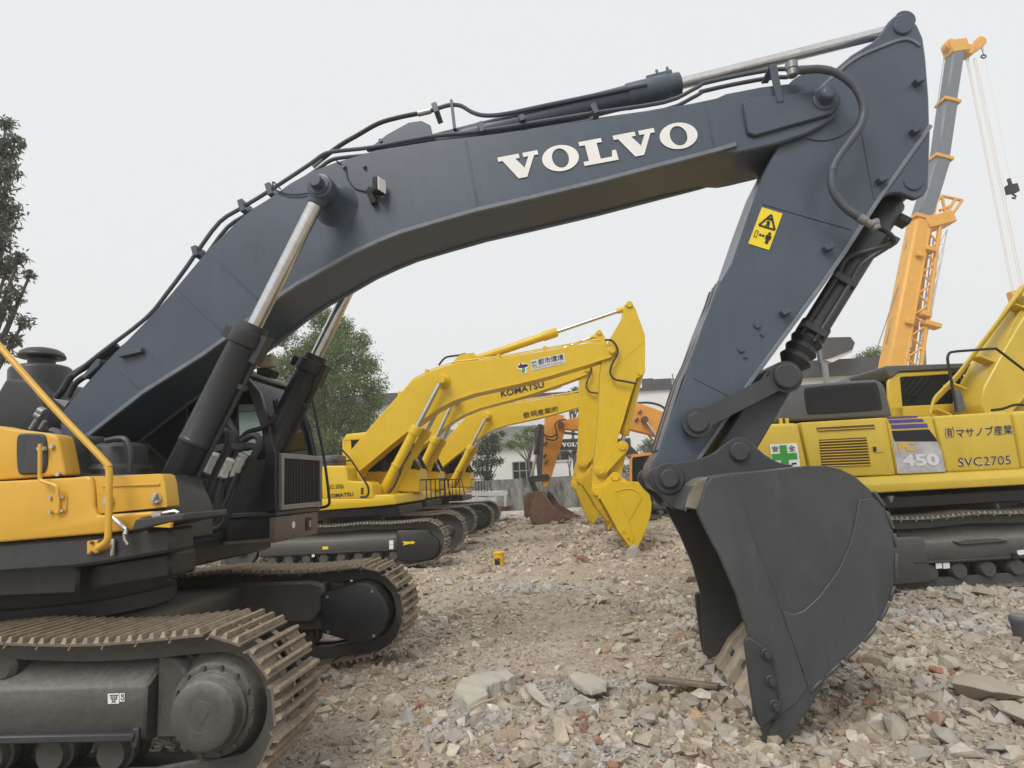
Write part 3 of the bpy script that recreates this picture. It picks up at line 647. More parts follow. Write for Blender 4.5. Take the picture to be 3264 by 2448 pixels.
# heel shrouds (stepped wear blocks along the back edge)
hs_ = P('d4', [(958, 182), (1030, 285), (1072, 405), (1088, 500), (1078, 680), (1045, 785), (990, 890), (900, 1000), (800, 1092), (700, 1180), (620, 1260)], kv)
for i in range(len(hs_) - 1):
    a, c_ = Vector(hs_[i]), Vector(hs_[i + 1]); d = (c_ - a); n2_ = Vector((d.y, -d.x)).normalized()
    if n2_.dot(cen - a) > 0: n2_ = -n2_
    for s in (-1, 1):
        b = MB(); a2, c2 = a + d * .12, a + d * .88
        b.prism([tuple(a2 - n2_ * .01), tuple(c2 - n2_ * .01), tuple(c2 + n2_ * .012), tuple(a2 + n2_ * .012)], s * .60, s * .79); b.make('heel_block', 'bucket', bucket, MV, bevel=.006)
# side cutters with bolts
sc_ = P('d4', [(282, 990), (290, 962), (312, 962), (424, 1035), (432, 1100), (470, 1352), (375, 1438), (345, 1410), (318, 1270), (300, 1130)], kv - .035)
for s in (-1, 1):
    b = MB(); b.prism(sc_, s * .782, s * .832); sct = b.make('side_cutter', 'charcoal', bucket, MV, bevel=.01)
    for x, y in ((405, 1058), (430, 1200), (450, 1330)):
        q = P('d4', [(x, y)], kv - .085)[0]; b = MB(); b.cyl(uvw(q, s * .83), uvw(q, s * .85), .038, n=18); b.cyl(uvw(q, s * .85), uvw(q, s * .885), .026, n=6); b.make('bolt', 'charcoal', sct, MV, bevel=.004)
# lip and teeth
tip = P('d4', [(372, 1545)], kv + .1)[0]; lipc = P('d4', [(455, 1400)], kv)[0]
ld = (Vector(tip) - Vector(P('d4', [(560, 1312)], kv)[0])).normalized(); ln = Vector((-ld.y, ld.x))
lb = Vector(P('d4', [(560, 1318)], kv)[0])
b = MB(); q0 = lb - ld * .08; q1 = lb + ld * .10
b.prism([tuple(q0 + ln * .03), tuple(q1 + ln * .012), tuple(q1 - ln * .03), tuple(q0 - ln * .03)], -.725, .80); b.make('lip', 'bucket', bucket, MV, bevel=.006)
for k in range(5):
    vc = -.70 + .35 * k
    b = MB(); a0 = lb + ld * .0; 
    b.prism([tuple(a0 + ln * .075 - ld * .3), tuple(a0 + ln * .085), tuple(a0 + ld * .27 + ln * .055), tuple(a0 + ld * .27 - ln * .065), tuple(a0 - ln * .08), tuple(a0 - ln * .05 - ld * .2)], vc - .075, vc + .075)
    tooth = b.make('tooth_adapter', 'lip' if k else 'bucket', bucket, MV, bevel=.012)
    b = MB(); L_ = .47
    w0, w1 = .065, .045
    base = lb + ld * .24; end = lb + ld * L_
    vs = [uvw(base + ln * .075, vc - w0), uvw(base + ln * .075, vc + w0), uvw(base - ln * .07, vc + w0), uvw(base - ln * .07, vc - w0),
          uvw(end + ln * .006, vc - w1), uvw(end + ln * .006, vc + w1), uvw(end - ln * .02, vc + w1), uvw(end - ln * .02, vc - w1)]
    b.add(vs, [(0, 1, 2, 3), (7, 6, 5, 4), (0, 4, 5, 1), (1, 5, 6, 2), (2, 6, 7, 3), (3, 7, 4, 0)]); b.make('tooth', 'charcoal' if k == 0 else 'worntooth', tooth, MV, bevel=.012)
    # worn rib on the inner floor behind each adapter
    b = MB(); ks = range(int(len(ins) * .68), int(len(ins) * .97)); rp_ = [Vector(ins[k]) + (Vector(ins[k]) - Pn[k]).normalized() * .022 for k in ks]
    rv = -.57 + .285 * k; rp_ = rp_ + [lb - ln * .05 + ld * .04]
    b.prism(strip_poly(rp_, .014), rv - .085, rv + .085); b.make('floor_rib', 'lip', bucket, MV, bevel=.008)
# ears
eo = P('c5', [(22, 870), (34, 826), (75, 795), (150, 778), (300, 757), (400, 728), (480, 660), (520, 632), (570, 622), (620, 645), (660, 688), (725, 742), (800, 778), (905, 792), (700, 826), (520, 842), (380, 853), (320, 890), (290, 950), (262, 1012), (235, 1040), (170, 1052), (110, 975), (60, 930)], -.36)
for s in (-1, 1): 
    b = MB(); b.prism(smooth_poly(eo, 1), s * .29, s * .37); er = b.make('bucket_ear', 'charcoal', bucket, MV, bevel=.01)
    b = MB(); b.cyl(uvw(t2, s * .365), uvw(t2, s * .39), .125, n=36); b.cyl(uvw(t2, s * .39), uvw(t2, s * .43), .075, n=32); b.make('pin', 'charcoal', er, MV, bevel=.012)
    b = MB(); b.cyl(uvw(i2, s * .365), uvw(i2, s * .41), .075, n=28); b.make('pin', 'charcoal', er, MV, bevel=.012)
# small plate closing the top of the bucket (torque tube), its tan highlight painted into the colour
b = MB(); tt = P('c5', [(240, 1035), (262, 965), (300, 900), (345, 868), (385, 855), (330, 1052)], kv)
b.prism(tt, -.735, -.40); b.make('throat_plate', 'throat', bucket, MV, bevel=.008)
b = MB(); b.prism(tt, .40, .735); b.make('throat_plate', 'throat', bucket, MV, bevel=.008)
# ---- undercarriage of the front excavator
shoeV = shoe_mesh('track shoe', 0.60, 0.216, ['shoe', 'grouser', 'grouser'])
TV = Track(-1.77, -6.17, .545, .372, .135, .216, .088, sag=.035)
for s, ph in ((-1, .12), (1, .0)):
    vc = 1.37 * s
    b = MB(); TV.chain(b, vc); tr = b.make('crawler_track', 'under', VX, MV)
    TV.build(MV, tr, vc, shoeV, ph)
    o = -1 if s < 0 else 1                                   # outward direction
    b = MB(); sec = [(vc + o * .21, .40), (vc + o * .21, .70), (vc + o * .16, .725), (vc - o * .05, .86), (vc - o * .25, .86), (vc - o * .25, .38), (vc + o * .1, .36)]
    prism_u(b, sec, -5.75, -2.18); fr_ = b.make('track_frame', 'under', tr, MV, bevel=.02)
    b = MB(); b.prism([(-2.18, .36), (-2.18, .86), (-2.02, .80), (-1.9, .62), (-1.9, .44), (-2.0, .36)], vc - .12, vc + .10); b.make('motor_bracket', 'under', fr_, MV, bevel=.02)
    b = MB(); b.box(-5.7, -2.22, vc + o * .205, vc + o * .25, .40, .445); b.box(-2.24, -2.20, vc + o * .205, vc + o * .235, .36, .47); b.make('guide_rail', 'charcoal', fr_, MV, bevel=.008)
    b = MB(); b.prism(gear_poly((-1.77, .545), .335, .395, 23), vc - .04, vc + .04); b.make('sprocket', 'under', tr, MV, bevel=.004)
    b = MB(); b.rev((-6.17, vc - .1, .545), (-6.17, vc + .1, .545), [(0, .2), (0, .36), (.3, .36), (.35, .31), (.65, .31), (.7, .36), (1, .36), (1, .2)], 36); b.make('idler', 'under', tr, MV)
    for k in range(9):
        u = -2.45 - k * .40; b = MB(); b.rev((u, vc - .13, .285), (u, vc + .13, .285), [(0, .05), (0, .09), (.18, .1), (.2, .12), (.4, .12), (.42, .1), (.58, .1), (.6, .12), (.8, .12), (.82, .1), (1, .09), (1, .05)], 18); b.make('roller', 'under', tr, MV)
    for u in (-3.2, -4.8):
        b = MB(); b.rev((u, vc - .15, .80), (u, vc + .15, .80), [(0, .06), (.1, .09), (.9, .09), (1, .06)], 16); b.make('carrier_roller', 'under', tr, MV)
    # final drive on the outside, guard on the inside
    c0 = (-1.77, .545)
    b = MB(); b.rev(uvw(c0, vc), uvw(c0, vc + o * .30), [(0, .33), (.18, .33), (.22, .30), (.45, .275), (.62, .265), (.63, .225), (.70, .225), (.71, .205), (.94, .198), (.985, .18), (1, .12)], 44)
    fd = b.make('final_drive', 'under', tr, MV, bevel=.004)
    for k in range(14):
        a = 2 * math.pi * k / 14; q = (c0[0] + .248 * math.cos(a), c0[1] + .248 * math.sin(a)); b = MB(); b.cyl(uvw(q, vc + o * .185), uvw(q, vc + o * .205), .014, n=6); b.make('bolt', 'under', fd, MV)
    b = MB(); e_ = vc + o * .300
    ring = disc_poly(c0, .085, 36); b.tube([uvw(p, e_) for p in ring] + [uvw(ring[0], e_)], .0018, 5)
    b.bar(uvw((c0[0] - .045, c0[1] + .03), e_), uvw((c0[0], c0[1] - .045), e_), .004, .003); b.bar(uvw((c0[0] + .045, c0[1] + .03), e_), uvw((c0[0], c0[1] - .045), e_), .004, .003)
    b.make('emblem', 'under', fd, MV)
    gp = P('d2', [(392, 640), (500, 612), (700, 552), (800, 522), (900, 522), (990, 580), (1070, 680), (1120, 790), (1128, 880), (1085, 1000), (1010, 1090), (930, 1150), (820, 1175), (700, 1150), (500, 1085), (395, 1062)], 1.02)
    b = MB(); b.prism(gp, vc - o * .35, vc - o * .06); gd = b.make('motor_guard', 'navy', tr, MV, bevel=.03, seg=2)
    for x, y in ((478, 672), (952, 612), (488, 1042), (970, 1082)):
        q = P('d2', [(x, y)], 1.02)[0]; b = MB(); b.cyl(uvw(q, vc - o * .345), uvw(q, vc - o * .365), .016, n=6); b.make('bolt', 'bolt', gd, MV)
# white pictogram stickers on the near track frame
vq = -1.37 - .214
def sticker(name, c, quad, v, mat, parent, F=FV, M=MV, d=.003):
    q = [F.at(c, x, y, v) for x, y in quad]; b = MB(); n = Vector((0, -d, 0))
    b.add([p + n for p in q] + q, [(0, 1, 2, 3), (7, 6, 5, 4), (0, 4, 5, 1), (1, 5, 6, 2), (2, 6, 7, 3), (3, 7, 4, 0)])
    return b.make(name, mat, parent, M)
s_ = sticker('sticker', 'd3', [(955, 1002), (1055, 998), (1055, 1088), (957, 1092)], vq, 'white', VX)
b = MB()
for a, c_ in (((968, 1018), (1046, 1014)), ((982, 1020), (982, 1050)), ((1030, 1018), (1030, 1050)), ((985, 1052), (1028, 1052)), ((985, 1082), (1020, 1062)), ((988, 1062), (1020, 1080))): b.bar(p3('d3', *a, vq - .005), p3('d3', *c_, vq - .005), .0018, .001)
b.tube([p3('d3', 1006 + 12 * math.cos(t), 1040 + 12 * math.sin(t), vq - .005) for t in np.linspace(0, 6.28, 14)], .0018, 5); b.make('pictogram', 'black', s_, MV)
s_ = sticker('sticker', 'd3', [(1060, 998), (1105, 996), (1106, 1070), (1062, 1072)], vq, 'white', VX)
b = MB(); b.tube([p3('d3', 1083 + 9 * math.cos(t), 1018 + 10 * math.sin(t), vq - .005) for t in np.linspace(0, 6.28, 12)], .002, 5); b.tube([p3('d3', 1083 + 12 * math.cos(t), 1046 + 14 * math.sin(t), vq - .005) for t in np.linspace(-1.4, 3.6, 12)], .002, 5); b.make('pictogram', 'black', s_, MV)
# car body and legs
b = MB(); b.prism([(-4.9, .45), (-3.2, .45), (-3.08, .60), (-3.08, .80), (-3.14, .86), (-4.9, .86)], -1.16, 1.16); body_ = b.make('car_body', 'dusty', VX, MV, bevel=.03)
for sv in (1, -1):
    b = MB(); b.prism([(-3.3, .50), (-2.3, .46), (-2.16, .60), (-2.16, .84), (-2.3, .885), (-3.3, .885)], sv * 1.06, sv * 1.16); b.make('frame_root', 'dusty', body_, MV, bevel=.03)
b = MB(); b.rev((-4.0, 0, .90), (-4.0, 0, 1.20), [(0, .78), (.4, .78), (.42, .70), (1, .70)], 40); b.make('slew_ring', 'under', VX, MV)

# ---- upper structure
sv_ = -1.46
b = MB(); b.box(-7.6, -2.9, -1.3, 1.40, 1.20, 1.42); b.make('revolving_frame', 'navy', VX, MV, bevel=.02)
sk = P('e7', [(0, 1000), (1000, 925), (1290, 884), (1640, 850), (1640, 1085), (1000, 1195), (700, 1235), (0, 1285)], sv_ + .04)
sk = [(-6.4, sk[0][1])] + sk + [(-6.4, sk[-1][1])]
b = MB(); b.prism(sk, sv_ + .04, sv_ + .30); b.make('side_skirt', 'charcoal', VX, MV, bevel=.02)
b = MB(); b2_ = P('e7', [(0, 1285), (700, 1235), (1640, 1090), (1640, 1330), (700, 1480), (0, 1540)], -1.2); b2_ = [(-6.4, b2_[0][1])] + b2_ + [(-6.4, b2_[-1][1])]
b.prism(b2_, -1.2, -.9); b.make('belly_plate', 'navy', VX, MV, bevel=.02)
lo = P('e7', [(0, 404), (700, 368), (830, 352), (872, 372), (893, 430), (903, 640), (930, 732), (1480, 692), (1482, 748), (1352, 764), (1292, 872), (1000, 905), (0, 992)], sv_)
lo = [(-6.6, lo[0][1] + .02)] + lo + [(-6.6, lo[-1][1] - .02)]
b = MB(); b.prism(lo, sv_, sv_ + .16); b.make('side_panel', 'amber', VX, MV, bevel=.045, seg=3, angle=20)
tb = P('e7', [(905, 360), (1525, 332), (1562, 348), (1584, 420), (1608, 640), (1600, 654), (960, 716), (938, 690), (920, 450)], sv_ + .02)
b = MB(); b.prism(tb, sv_ + .02, sv_ + .15); tbx = b.make('tool_box', 'amber', VX, MV, bevel=.03, seg=3)
b = MB(); gq = P('e7', [(990, 448), (1540, 432)], sv_ + .02); b.prism(strip_poly(gq, .008), sv_ + .008, sv_ + .03); b.make('lid_groove', 'amber', tbx, MV, bevel=.003)
for x, y in ((1050, 600), (1508, 575)):
    q = p3('e7', x, y, sv_ + .02); b = MB(); b.cyl(q, q + Vector((0, -.015, 0)), .036, n=18); b.obox(q + Vector((.005, -.03, .012)), ((1, 0, -.3), (0, 1, 0), (.3, 0, 1)), (.012, .018, .028)); b.obox(q + Vector((.01, -.026, -.02)), ((1, 0, .2), (0, 1, 0), (-.2, 0, 1)), (.022, .012, .008)); b.make('latch', 'bolt', tbx, MV, bevel=.003)
b = MB(); qa, qb = p3('e7', 1090, 755, sv_ - .02), p3('e7', 1215, 870, sv_ - .04); b.cyl(qa, qb, .016, n=10); b.cyl(qb, qb + Vector((.0, -.01, -.03)), .014, n=8); b.tube([qb + Vector((-.015, 0, -.02)), qb + Vector((-.01, 0, -.06)), qb + Vector((.015, 0, -.095))], .009, 6); b.make('lid_prop', 'bolt', tbx, MV)
hd = P('h6', [(-60, 1065), (150, 1108), (570, 1160), (735, 1188), (768, 1238), (800, 1400), (850, 1659)], -1.30) + P('e7', [(625, 350), (0, 398)], -1.30)
hd = [(-6.4, hd[0][1] + .02)] + hd + [(-6.4, hd[-1][1])]
b = MB(); b.prism(hd, -1.30, -1.15); b.make('engine_cover', 'amber', VX, MV, bevel=.035, seg=3, angle=20)
vn = P('h6', [(236, 1225), (255, 1185), (300, 1166), (560, 1168), (602, 1200), (622, 1290), (632, 1500)], -1.305) + P('e7', [(452, 270), (430, 315), (395, 336), (215, 344), (185, 325), (172, 270), (165, 80)], -1.305)
b = MB(); b.prism(smooth_poly(vn, 1), -1.322, -1.29); b.make('mirror_housing', 'charcoal', VX, MV, bevel=.012)
for c, x, y, v in (('e7', 508, 72, -1.305), ('e7', 568, 335, -1.305), ('e7', 390, 90, -1.33), ('e7', 422, 92, -1.33)):
    q = p3(c, x, y, v); b = MB(); b.cyl(q + Vector((0, .01, 0)), q + Vector((0, -.018, 0)), .016, n=10); b.make('bolt', 'bolt', VX, MV)
b = MB(); b.tube(catmull(tubepts('e7', [(386, 45), (385, 200), (383, 350), (392, 392), (440, 415), (520, 440), (552, 470), (556, 545)], sv_ - .05), 4), .0125, 8); mr = b.make('mirror_stay', 'amber', VX, MV)
b = MB(); q = P('e7', [(480, 540), (640, 540), (640, 700), (480, 712)], sv_ - .008); b.prism(q, sv_ - .010, sv_ + .01); q = P('e7', [(525, 540), (580, 540), (580, 715), (525, 715)], sv_ - .02); b.prism(q, sv_ - .03, sv_); b.make('stay_plate', 'amber', mr, MV, bevel=.004)
for x, y in ((492, 565), (613, 555), (490, 698), (608, 686)):
    q = p3('e7', x, y, sv_ - .01); b = MB(); b.cyl(q, q + Vector((0, -.016, 0)), .0115, n=6); b.make('bolt', 'bolt', mr, MV)
rail = catmull(tubepts('h6', [(-150, -150), (0, 20), (700, 815), (1380, 1530)], sv_ - .12) + tubepts('e7', [(1030, 262), (1050, 320), (1046, 600), (1042, 890), (1020, 985), (940, 1045)], sv_ - .12), 5)
b = MB(); b.tube(rail, .021, 12); hr = b.make('handrail', 'amber', VX, MV)
b = MB(); q = P('e7', [(850, 978), (985, 962), (990, 1085), (852, 1108)], sv_ + .03); b.prism(q, sv_ + .012, sv_ + .05); e0 = p3('e7', 930, 1048, sv_ - .1); b.cyl(e0, e0 + Vector((-.02, .14, 0)), .02, n=12); b.make('rail_foot', 'amber', hr, MV, bevel=.006)
for x, y in ((890, 995), (965, 982), (885, 1090), (965, 1075)):
    q = p3('e7', x, y, sv_ + .01); b = MB(); b.cyl(q, q + Vector((0, -.014, 0)), .011, n=6); b.make('bolt', 'rust', hr, MV)
# second part of the rail in the out-of-frame upper left
st = P('e7', [(1352, 768), (1810, 705), (1812, 772), (1650, 800), (1470, 846), (1305, 880)], sv_ - .05)
b = MB(); b.prism(st, sv_ - .10, sv_ + .40); b.make('step_plate', 'charcoal', VX, MV, bevel=.008)
b = MB(); q = P('e7', [(1475, 842), (1650, 798), (1640, 850)], sv_ - .12); b.prism(q, sv_ - .125, sv_ - .1); b.make('reflector', 'amber', VX, MV)
b = MB(); b.tube(tubepts('e7', [(1490, 722), (1560, 712), (1680, 690), (1712, 705), (1700, 730)], sv_ - .06), .012, 8); b.obox(p3('e7', 1520, 718, sv_ - .06), ((1, 0, .1), (0, 1, 0), (-.1, 0, 1)), (.03, .02, .015)); b.make('latch', 'bolt', VX, MV)
q = p3('e7', 1085, 1040, sv_ + .02); b = MB(); b.obox(q, ((1, 0, 0), (0, 1, 0), (0, 0, 1)), (.012, .012, .055)); b.make('step_bracket', 'bolt', VX, MV, bevel=.005)
# boom foot bracket, swing motor, pumps between the boom and the near boxes
b = MB(); fb = P('c1', [(300, 1100), (360, 860), (420, 790), (560, 800), (700, 930), (900, 1040), (1100, 1100), (1100, 1500), (300, 1500)], -.38)
for v in (-.45, .37): b = MB(); b.prism(fb, v, v + .08); b.make('boom_bracket', 'navy', VX, MV, bevel=.02)
b = MB(); q = p3('c1', 760, 930, -.75); b.rev(q + Vector((0, 0, -.55)), q + Vector((0, 0, .12)), [(0, .24), (.7, .24), (.75, .2), (.95, .2), (1, .14)], 24); b.make('swing_motor', 'navy', VX, MV, bevel=.005)
b = MB(); q = tubepts('c1', [(680, 815), (760, 800), (810, 815), (835, 900), (830, 1010)], -.98); b.tube(catmull(q, 4), .022, 8); b.make('hose', 'charcoal', VX, MV)
b = MB(); q = tubepts('c1', [(330, 750), (390, 775), (430, 870), (450, 960), (490, 1030)], -.9); b.tube(catmull(q, 4), .03, 8); b.make('hose', 'charcoal', VX, MV)
b = MB(); b.prism(P('c1', [(330, 760), (400, 780), (440, 900), (490, 1030), (760, 1030), (1000, 1030), (1090, 1250), (1090, 1480), (-200, 1480), (-200, 760)], -1.1), -1.1, -.55); b.make('valve_block', 'navy', VX, MV, bevel=.03)
# air pre-cleaner and bonnet behind the boom foot
av_ = .75
c0 = p3('h6', 545, 300, av_); c1 = p3('h6', 545, 700, av_); kx = abs(p3('h6', 860, 400, av_).x - p3('h6', 220, 400, av_).x) / 2
h_ = c0.z - c1.z
b = MB(); b.rev(c1 + Vector((0, 0, -.25)), c0, [(0, kx), (.93, kx), (.97, kx * .97), (1, kx * .9)], 40); pc = b.make('air_precleaner', 'navy', VX, MV, bevel=.006)
ct = p3('h6', 552, 105, av_); rcap = abs(p3('h6', 800, 200, av_).x - p3('h6', 308, 200, av_).x) / 2
b = MB(); b.cyl(c0, c0 + Vector((0, 0, .12)), rcap * .57, n=28); b.rev(c0 + Vector((0, 0, .10)), c0 + Vector((0, 0, .225)), [(0, rcap * .55), (.05, rcap * .97), (.2, rcap), (.55, rcap * .9), (.8, rcap * .68), (.95, rcap * .35), (1, .02)], 36); b.make('rain_cap', 'navy', pc, MV)
hb = P('h6', [(-350, 1150), (-80, 900), (20, 720), (60, 640), (150, 480), (215, 440), (560, 445), (700, 800), (760, 1200)], .55)
b = MB(); b.prism(hb, .45, 1.35); b.make('air_cleaner_case', 'navy', VX, MV, bevel=.06, seg=3)
b = MB(); b.box(-7.3, -4.6, -.55, 1.35, 1.42, 2.15); b.make('engine_bay', 'navy', VX, MV, bevel=.05, seg=2)
b = MB(); b.prism([(-7.0, 1.2), (-7.5, 1.25), (-7.65, 1.6), (-7.6, 2.2), (-7.4, 2.4), (-6.7, 2.4), (-6.7, 1.2)], -1.45, 1.45); b.make('counterweight', 'charcoal', VX, MV, bevel=.12, seg=3)
# hose tails at the boom foot
for pts, v, r in (([(1550, 0), (1250, 215), (960, 400), (840, 580), (745, 690)], -.15, .03), ([(1215, 405), (1120, 420), (990, 520), (900, 690)], -.22, .026)):
    b = MB(); b.tube(catmull(tubepts('h6', pts, v), 5), r, 10); b.make('hose', 'rubber', VX, MV)
b = MB(); b.prism(P('h6', [(1385, 205), (1430, 215), (1420, 300), (1230, 470), (1190, 440)], -.2), -.3, -.05); b.make('pipe_bracket', 'slate', boom, MV, bevel=.006)
b = MB(); b.prism(P('h6', [(690, 705), (920, 740), (855, 830), (780, 770)], -.3), -.3, -.1); b.make('bulkhead_plate', 'alu', VX, MV, bevel=.004)
for a, c_, r in (((480, 915), (560, 960), .045), ((500, 980), (410, 1120), .03), ((600, 1000), (530, 1120), .024), ((520, 865), (600, 900), .05)):
    b = MB(); b.cyl(p3('h6', *a, -.62), p3('h6', *c_, -.62), r * .75, n=12); b.make('hose_fitting', 'alu', VX, MV, bevel=.004)

# ---- cab on the far side
cv, cw = .42, 1.42
b = MB(); b.prism([(-4.25, 1.30), (-2.40, 1.36), (-2.42, 2.14), (-4.25, 2.14)], cv, cw); cab = b.make('cab', 'navy', VX, MV, bevel=.025)
b = MB(); b.prism([(-4.3, 3.06), (-4.2, 3.12), (-2.86, 3.12), (-2.72, 3.06), (-2.70, 2.99), (-4.3, 2.96)], cv - .02, cw + .02); b.make('roof', 'navy', cab, MV, bevel=.03, seg=2)
for v0 in (cv, cw - .07):
    b = MB(); b.prism([(-2.82, 3.0), (-2.71, 3.0), (-2.55, 2.80), (-2.44, 2.45), (-2.38, 2.12), (-2.47, 2.12), (-2.53, 2.45), (-2.65, 2.78)], v0, v0 + .07); b.make('front_pillar', 'navy', cab, MV, bevel=.01)
    b = MB(); b.prism([(-4.25, 3.0), (-2.75, 3.0), (-2.66, 2.84), (-4.25, 2.84)], v0 + .005, v0 + .065); b.make('header', 'navy', cab, MV, bevel=.01)
    b = MB(); b.prism([(-4.25, 2.12), (-4.25, 2.9), (-3.32, 2.9), (-3.28, 2.12)], v0 + .01, v0 + .06); b.make('rear_panel', 'navy', cab, MV, bevel=.01)
    b = MB(); b.prism([(-3.31, 2.13), (-3.34, 2.86), (-2.66, 2.86), (-2.55, 2.5), (-2.45, 2.13)], v0 + .03, v0 + .036); b.make('side_glass', 'glass', cab, MV)
b = MB(); b.box(-4.25, -4.18, cv + .05, cw - .05, 2.12, 2.96); b.make('rear_wall', 'navy', cab, MV)
b = MB(); b.prism(strip_poly([(-2.73, 2.98), (-2.58, 2.78), (-2.47, 2.44), (-2.41, 2.14)], .003), cv + .07, cw - .07); b.make('windscreen', 'glass', cab, MV)
b = MB(); b.tube([(-2.42, .62, 2.20), (-2.47, .72, 2.5), (-2.56, .80, 2.78)], .012, 6); b.make('wiper', 'black', cab, MV)
b = MB(); b.tube([(-2.60, 1.38, 2.86), (-2.47, 1.40, 2.55), (-2.39, 1.42, 2.16)], .02, 6); b.make('grab_bar', 'black', cab, MV)
b = MB(); b.box(-3.75, -3.2, .70, 1.2, 2.05, 2.2); b.obox((-3.72, .95, 2.5), ((1, 0, -.2), (0, 1, 0), (.2, 0, 1)), (.06, .25, .38)); b.make('seat', 'skin_seat', cab, MV, bevel=.03)
b = MB(); q = p3('e8', 838, 245, .3); b.obox(q, ((1, 0, .1), (0, 1, 0), (-.1, 0, 1)), (.075, .06, .06)); b.make('work_lamp', 'lamptan', cab, MV, bevel=.015)
b = MB(); q = p3('e8', 755, 262, .3); b.cyl(q + Vector((-.05, 0, -.02)), q + Vector((.03, 0, .02)), .04, n=12); b.make('work_lamp', 'white', cab, MV, bevel=.01)
b = MB(); q = P('e8', [(760, 290), (860, 300), (830, 352), (760, 340)], .3); b.prism(q, .28, .5); b.make('lamp_bracket', 'black', cab, MV, bevel=.006)
for a, c_ in (((760, 990), (820, 992)), ((820, 992), (826, 1090)), ((230, 1140), (335, 1145)), ((225, 1170), (335, 1176)), ((545, 1285), (605, 1283))): b = MB(); b.bar(p3('e8', *a, cv), p3('e8', *c_, cv), .004, .006); b.make('panel_seam', 'charcoal', cab, MV)
# mesh screen on the cab front and the storage box under it
u0 = -2.33
b = MB(); b.box(u0 - .06, u0 - .015, .46, 1.39, 1.66, 2.17); cool = b.make('front_screen', 'fin', VX, MV)
for v0, v1, w0, w1 in ((.44, .49, 1.64, 2.19), (1.36, 1.41, 1.64, 2.19), (.49, 1.36, 2.14, 2.19), (.49, 1.36, 1.64, 1.69)):
    b = MB(); b.box(u0 - .07, u0 + .012, v0, v1, w0, w1); b.make('screen_frame', 'alu', cool, MV, bevel=.004)
for k in range(24):
    v = .50 + (k + .5) * .86 / 24; b = MB(); b.box(u0 - .016, u0 - .002, v - .006, v + .006, 1.69, 2.14); b.make('fin', 'fin', cool, MV)
b = MB(); b.box(u0 - .12, u0 - .02, .36, .44, 1.64, 2.20); b.make('screen_hinge', 'black', cool, MV, bevel=.006)
b = MB(); b.box(-2.95, -2.37, .42, 1.42, 1.34, 1.585); sb = b.make('storage_box', 'brown', VX, MV, bevel=.02, seg=2)
b = MB(); b.box(-2.9, -2.35, .40, 1.43, 1.59, 1.635); b.make('box_lid', 'charcoal', sb, MV, bevel=.008)
b = MB(); b.box(-2.375, -2.355, 1.08, 1.22, 1.40, 1.53); b.make('latch', 'black', sb, MV, bevel=.006)
b = MB(); b.box(-2.36, -2.34, 1.13, 1.16, 1.43, 1.50); b.make('latch_handle', 'bolt', sb, MV)
b = MB(); b.cyl((-2.372, .80, 1.48), (-2.366, .80, 1.48), .035, n=16); b.make('sticker', 'white', sb, MV)
# mirror bars at the far front corner
b = MB(); b.tube(catmull(tubepts('e8', [(1040, 440), (1075, 432), (1125, 432), (1158, 470), (1200, 660), (1240, 850), (1270, 1020), (1292, 1190), (1303, 1290), (1295, 1325), (1260, 1342), (1205, 1350)], 1.5), 4), .016, 8); mb_ = b.make('front_handrail', 'black', VX, MV)
b = MB(); q = p3('e8', 1140, 470, 1.5); b.obox(q, ((1, 0, .4), (0, 1, 0), (-.4, 0, 1)), (.025, .06, .1)); b.make('mirror', 'black', mb_, MV, bevel=.02)
# hose bundle at the cylinder feet with taped fittings
for pts, v, r, mt in (([(355, 860), (400, 790), (470, 760), (535, 775), (545, 830), (520, 920), (440, 1080), (360, 1290), (260, 1470), (150, 1520)], -.35, .030, 'rubber'),
                  ([(520, 650), (560, 730), (590, 780), (580, 860), (520, 960)], -.1, .026, 'navy'),
                  ([(610, 860), (680, 780), (790, 745), (860, 700), (900, 640)], .35, .024, 'navy'),
                  ([(640, 850), (700, 810), (750, 805), (775, 850), (740, 940), (660, 1080), (560, 1330), (470, 1500), (240, 1520)], .1, .032, 'rubber'),
                  ([(600, 900), (540, 1050), (470, 1250), (420, 1440), (250, 1530)], -.05, .03, 'rubber'),
                  ([(680, 950), (600, 1130), (520, 1330), (440, 1500)], .2, .03, 'rubber')):
    b = MB(); b.tube(catmull(tubepts('e8', pts, v), 5), r, 10); b.make('hose', mt, VX, MV)
for x, y, a_, v in ((365, 960, -.5, -.36), (420, 1010, 1.1, -.35), (460, 1030, 1.1, -.25), (520, 1040, 1.2, -.1), (570, 1030, 1.2, 0.0), (620, 1005, .9, .08)):
    q = p3('e8', x, y, v); d = Vector((math.cos(1.15), 0, math.sin(1.15))) if x > 400 else Vector((.3, 0, 1)).normalized()
    b = MB(); b.rev(q - d * .1, q + d * .09, [(0, .03), (.1, .05), (.35, .042), (.5, .052), (.7, .044), (.9, .055), (1, .036)], 9); b.make('taped_fitting', 'alu' if x < 400 else 'whitesteel', VX, MV)
for x, y, v in ((530, 895, -.1), (650, 890, .1)):
    q = p3('e8', x, y, v); b = MB(); b.obox(q, ((1, 0, .1), (0, 1, 0), (-.1, 0, 1)), (.09, .08, .03)); b.make('hose_clamp', 'charcoal', VX, MV, bevel=.006)

q = [FV.at('c2', x, y, 2.3) for x, y in ((985, 100), (1105, 82), (1110, 125), (1060, 150), (985, 165))]
b = MB(); b.prism([(p.x, p.z) for p in q] , 2.3, 2.33); tag(b.make('plywood_board', 'ply', None, MV), 'pale yellow board propped behind the far track of the front excavator', 'board')
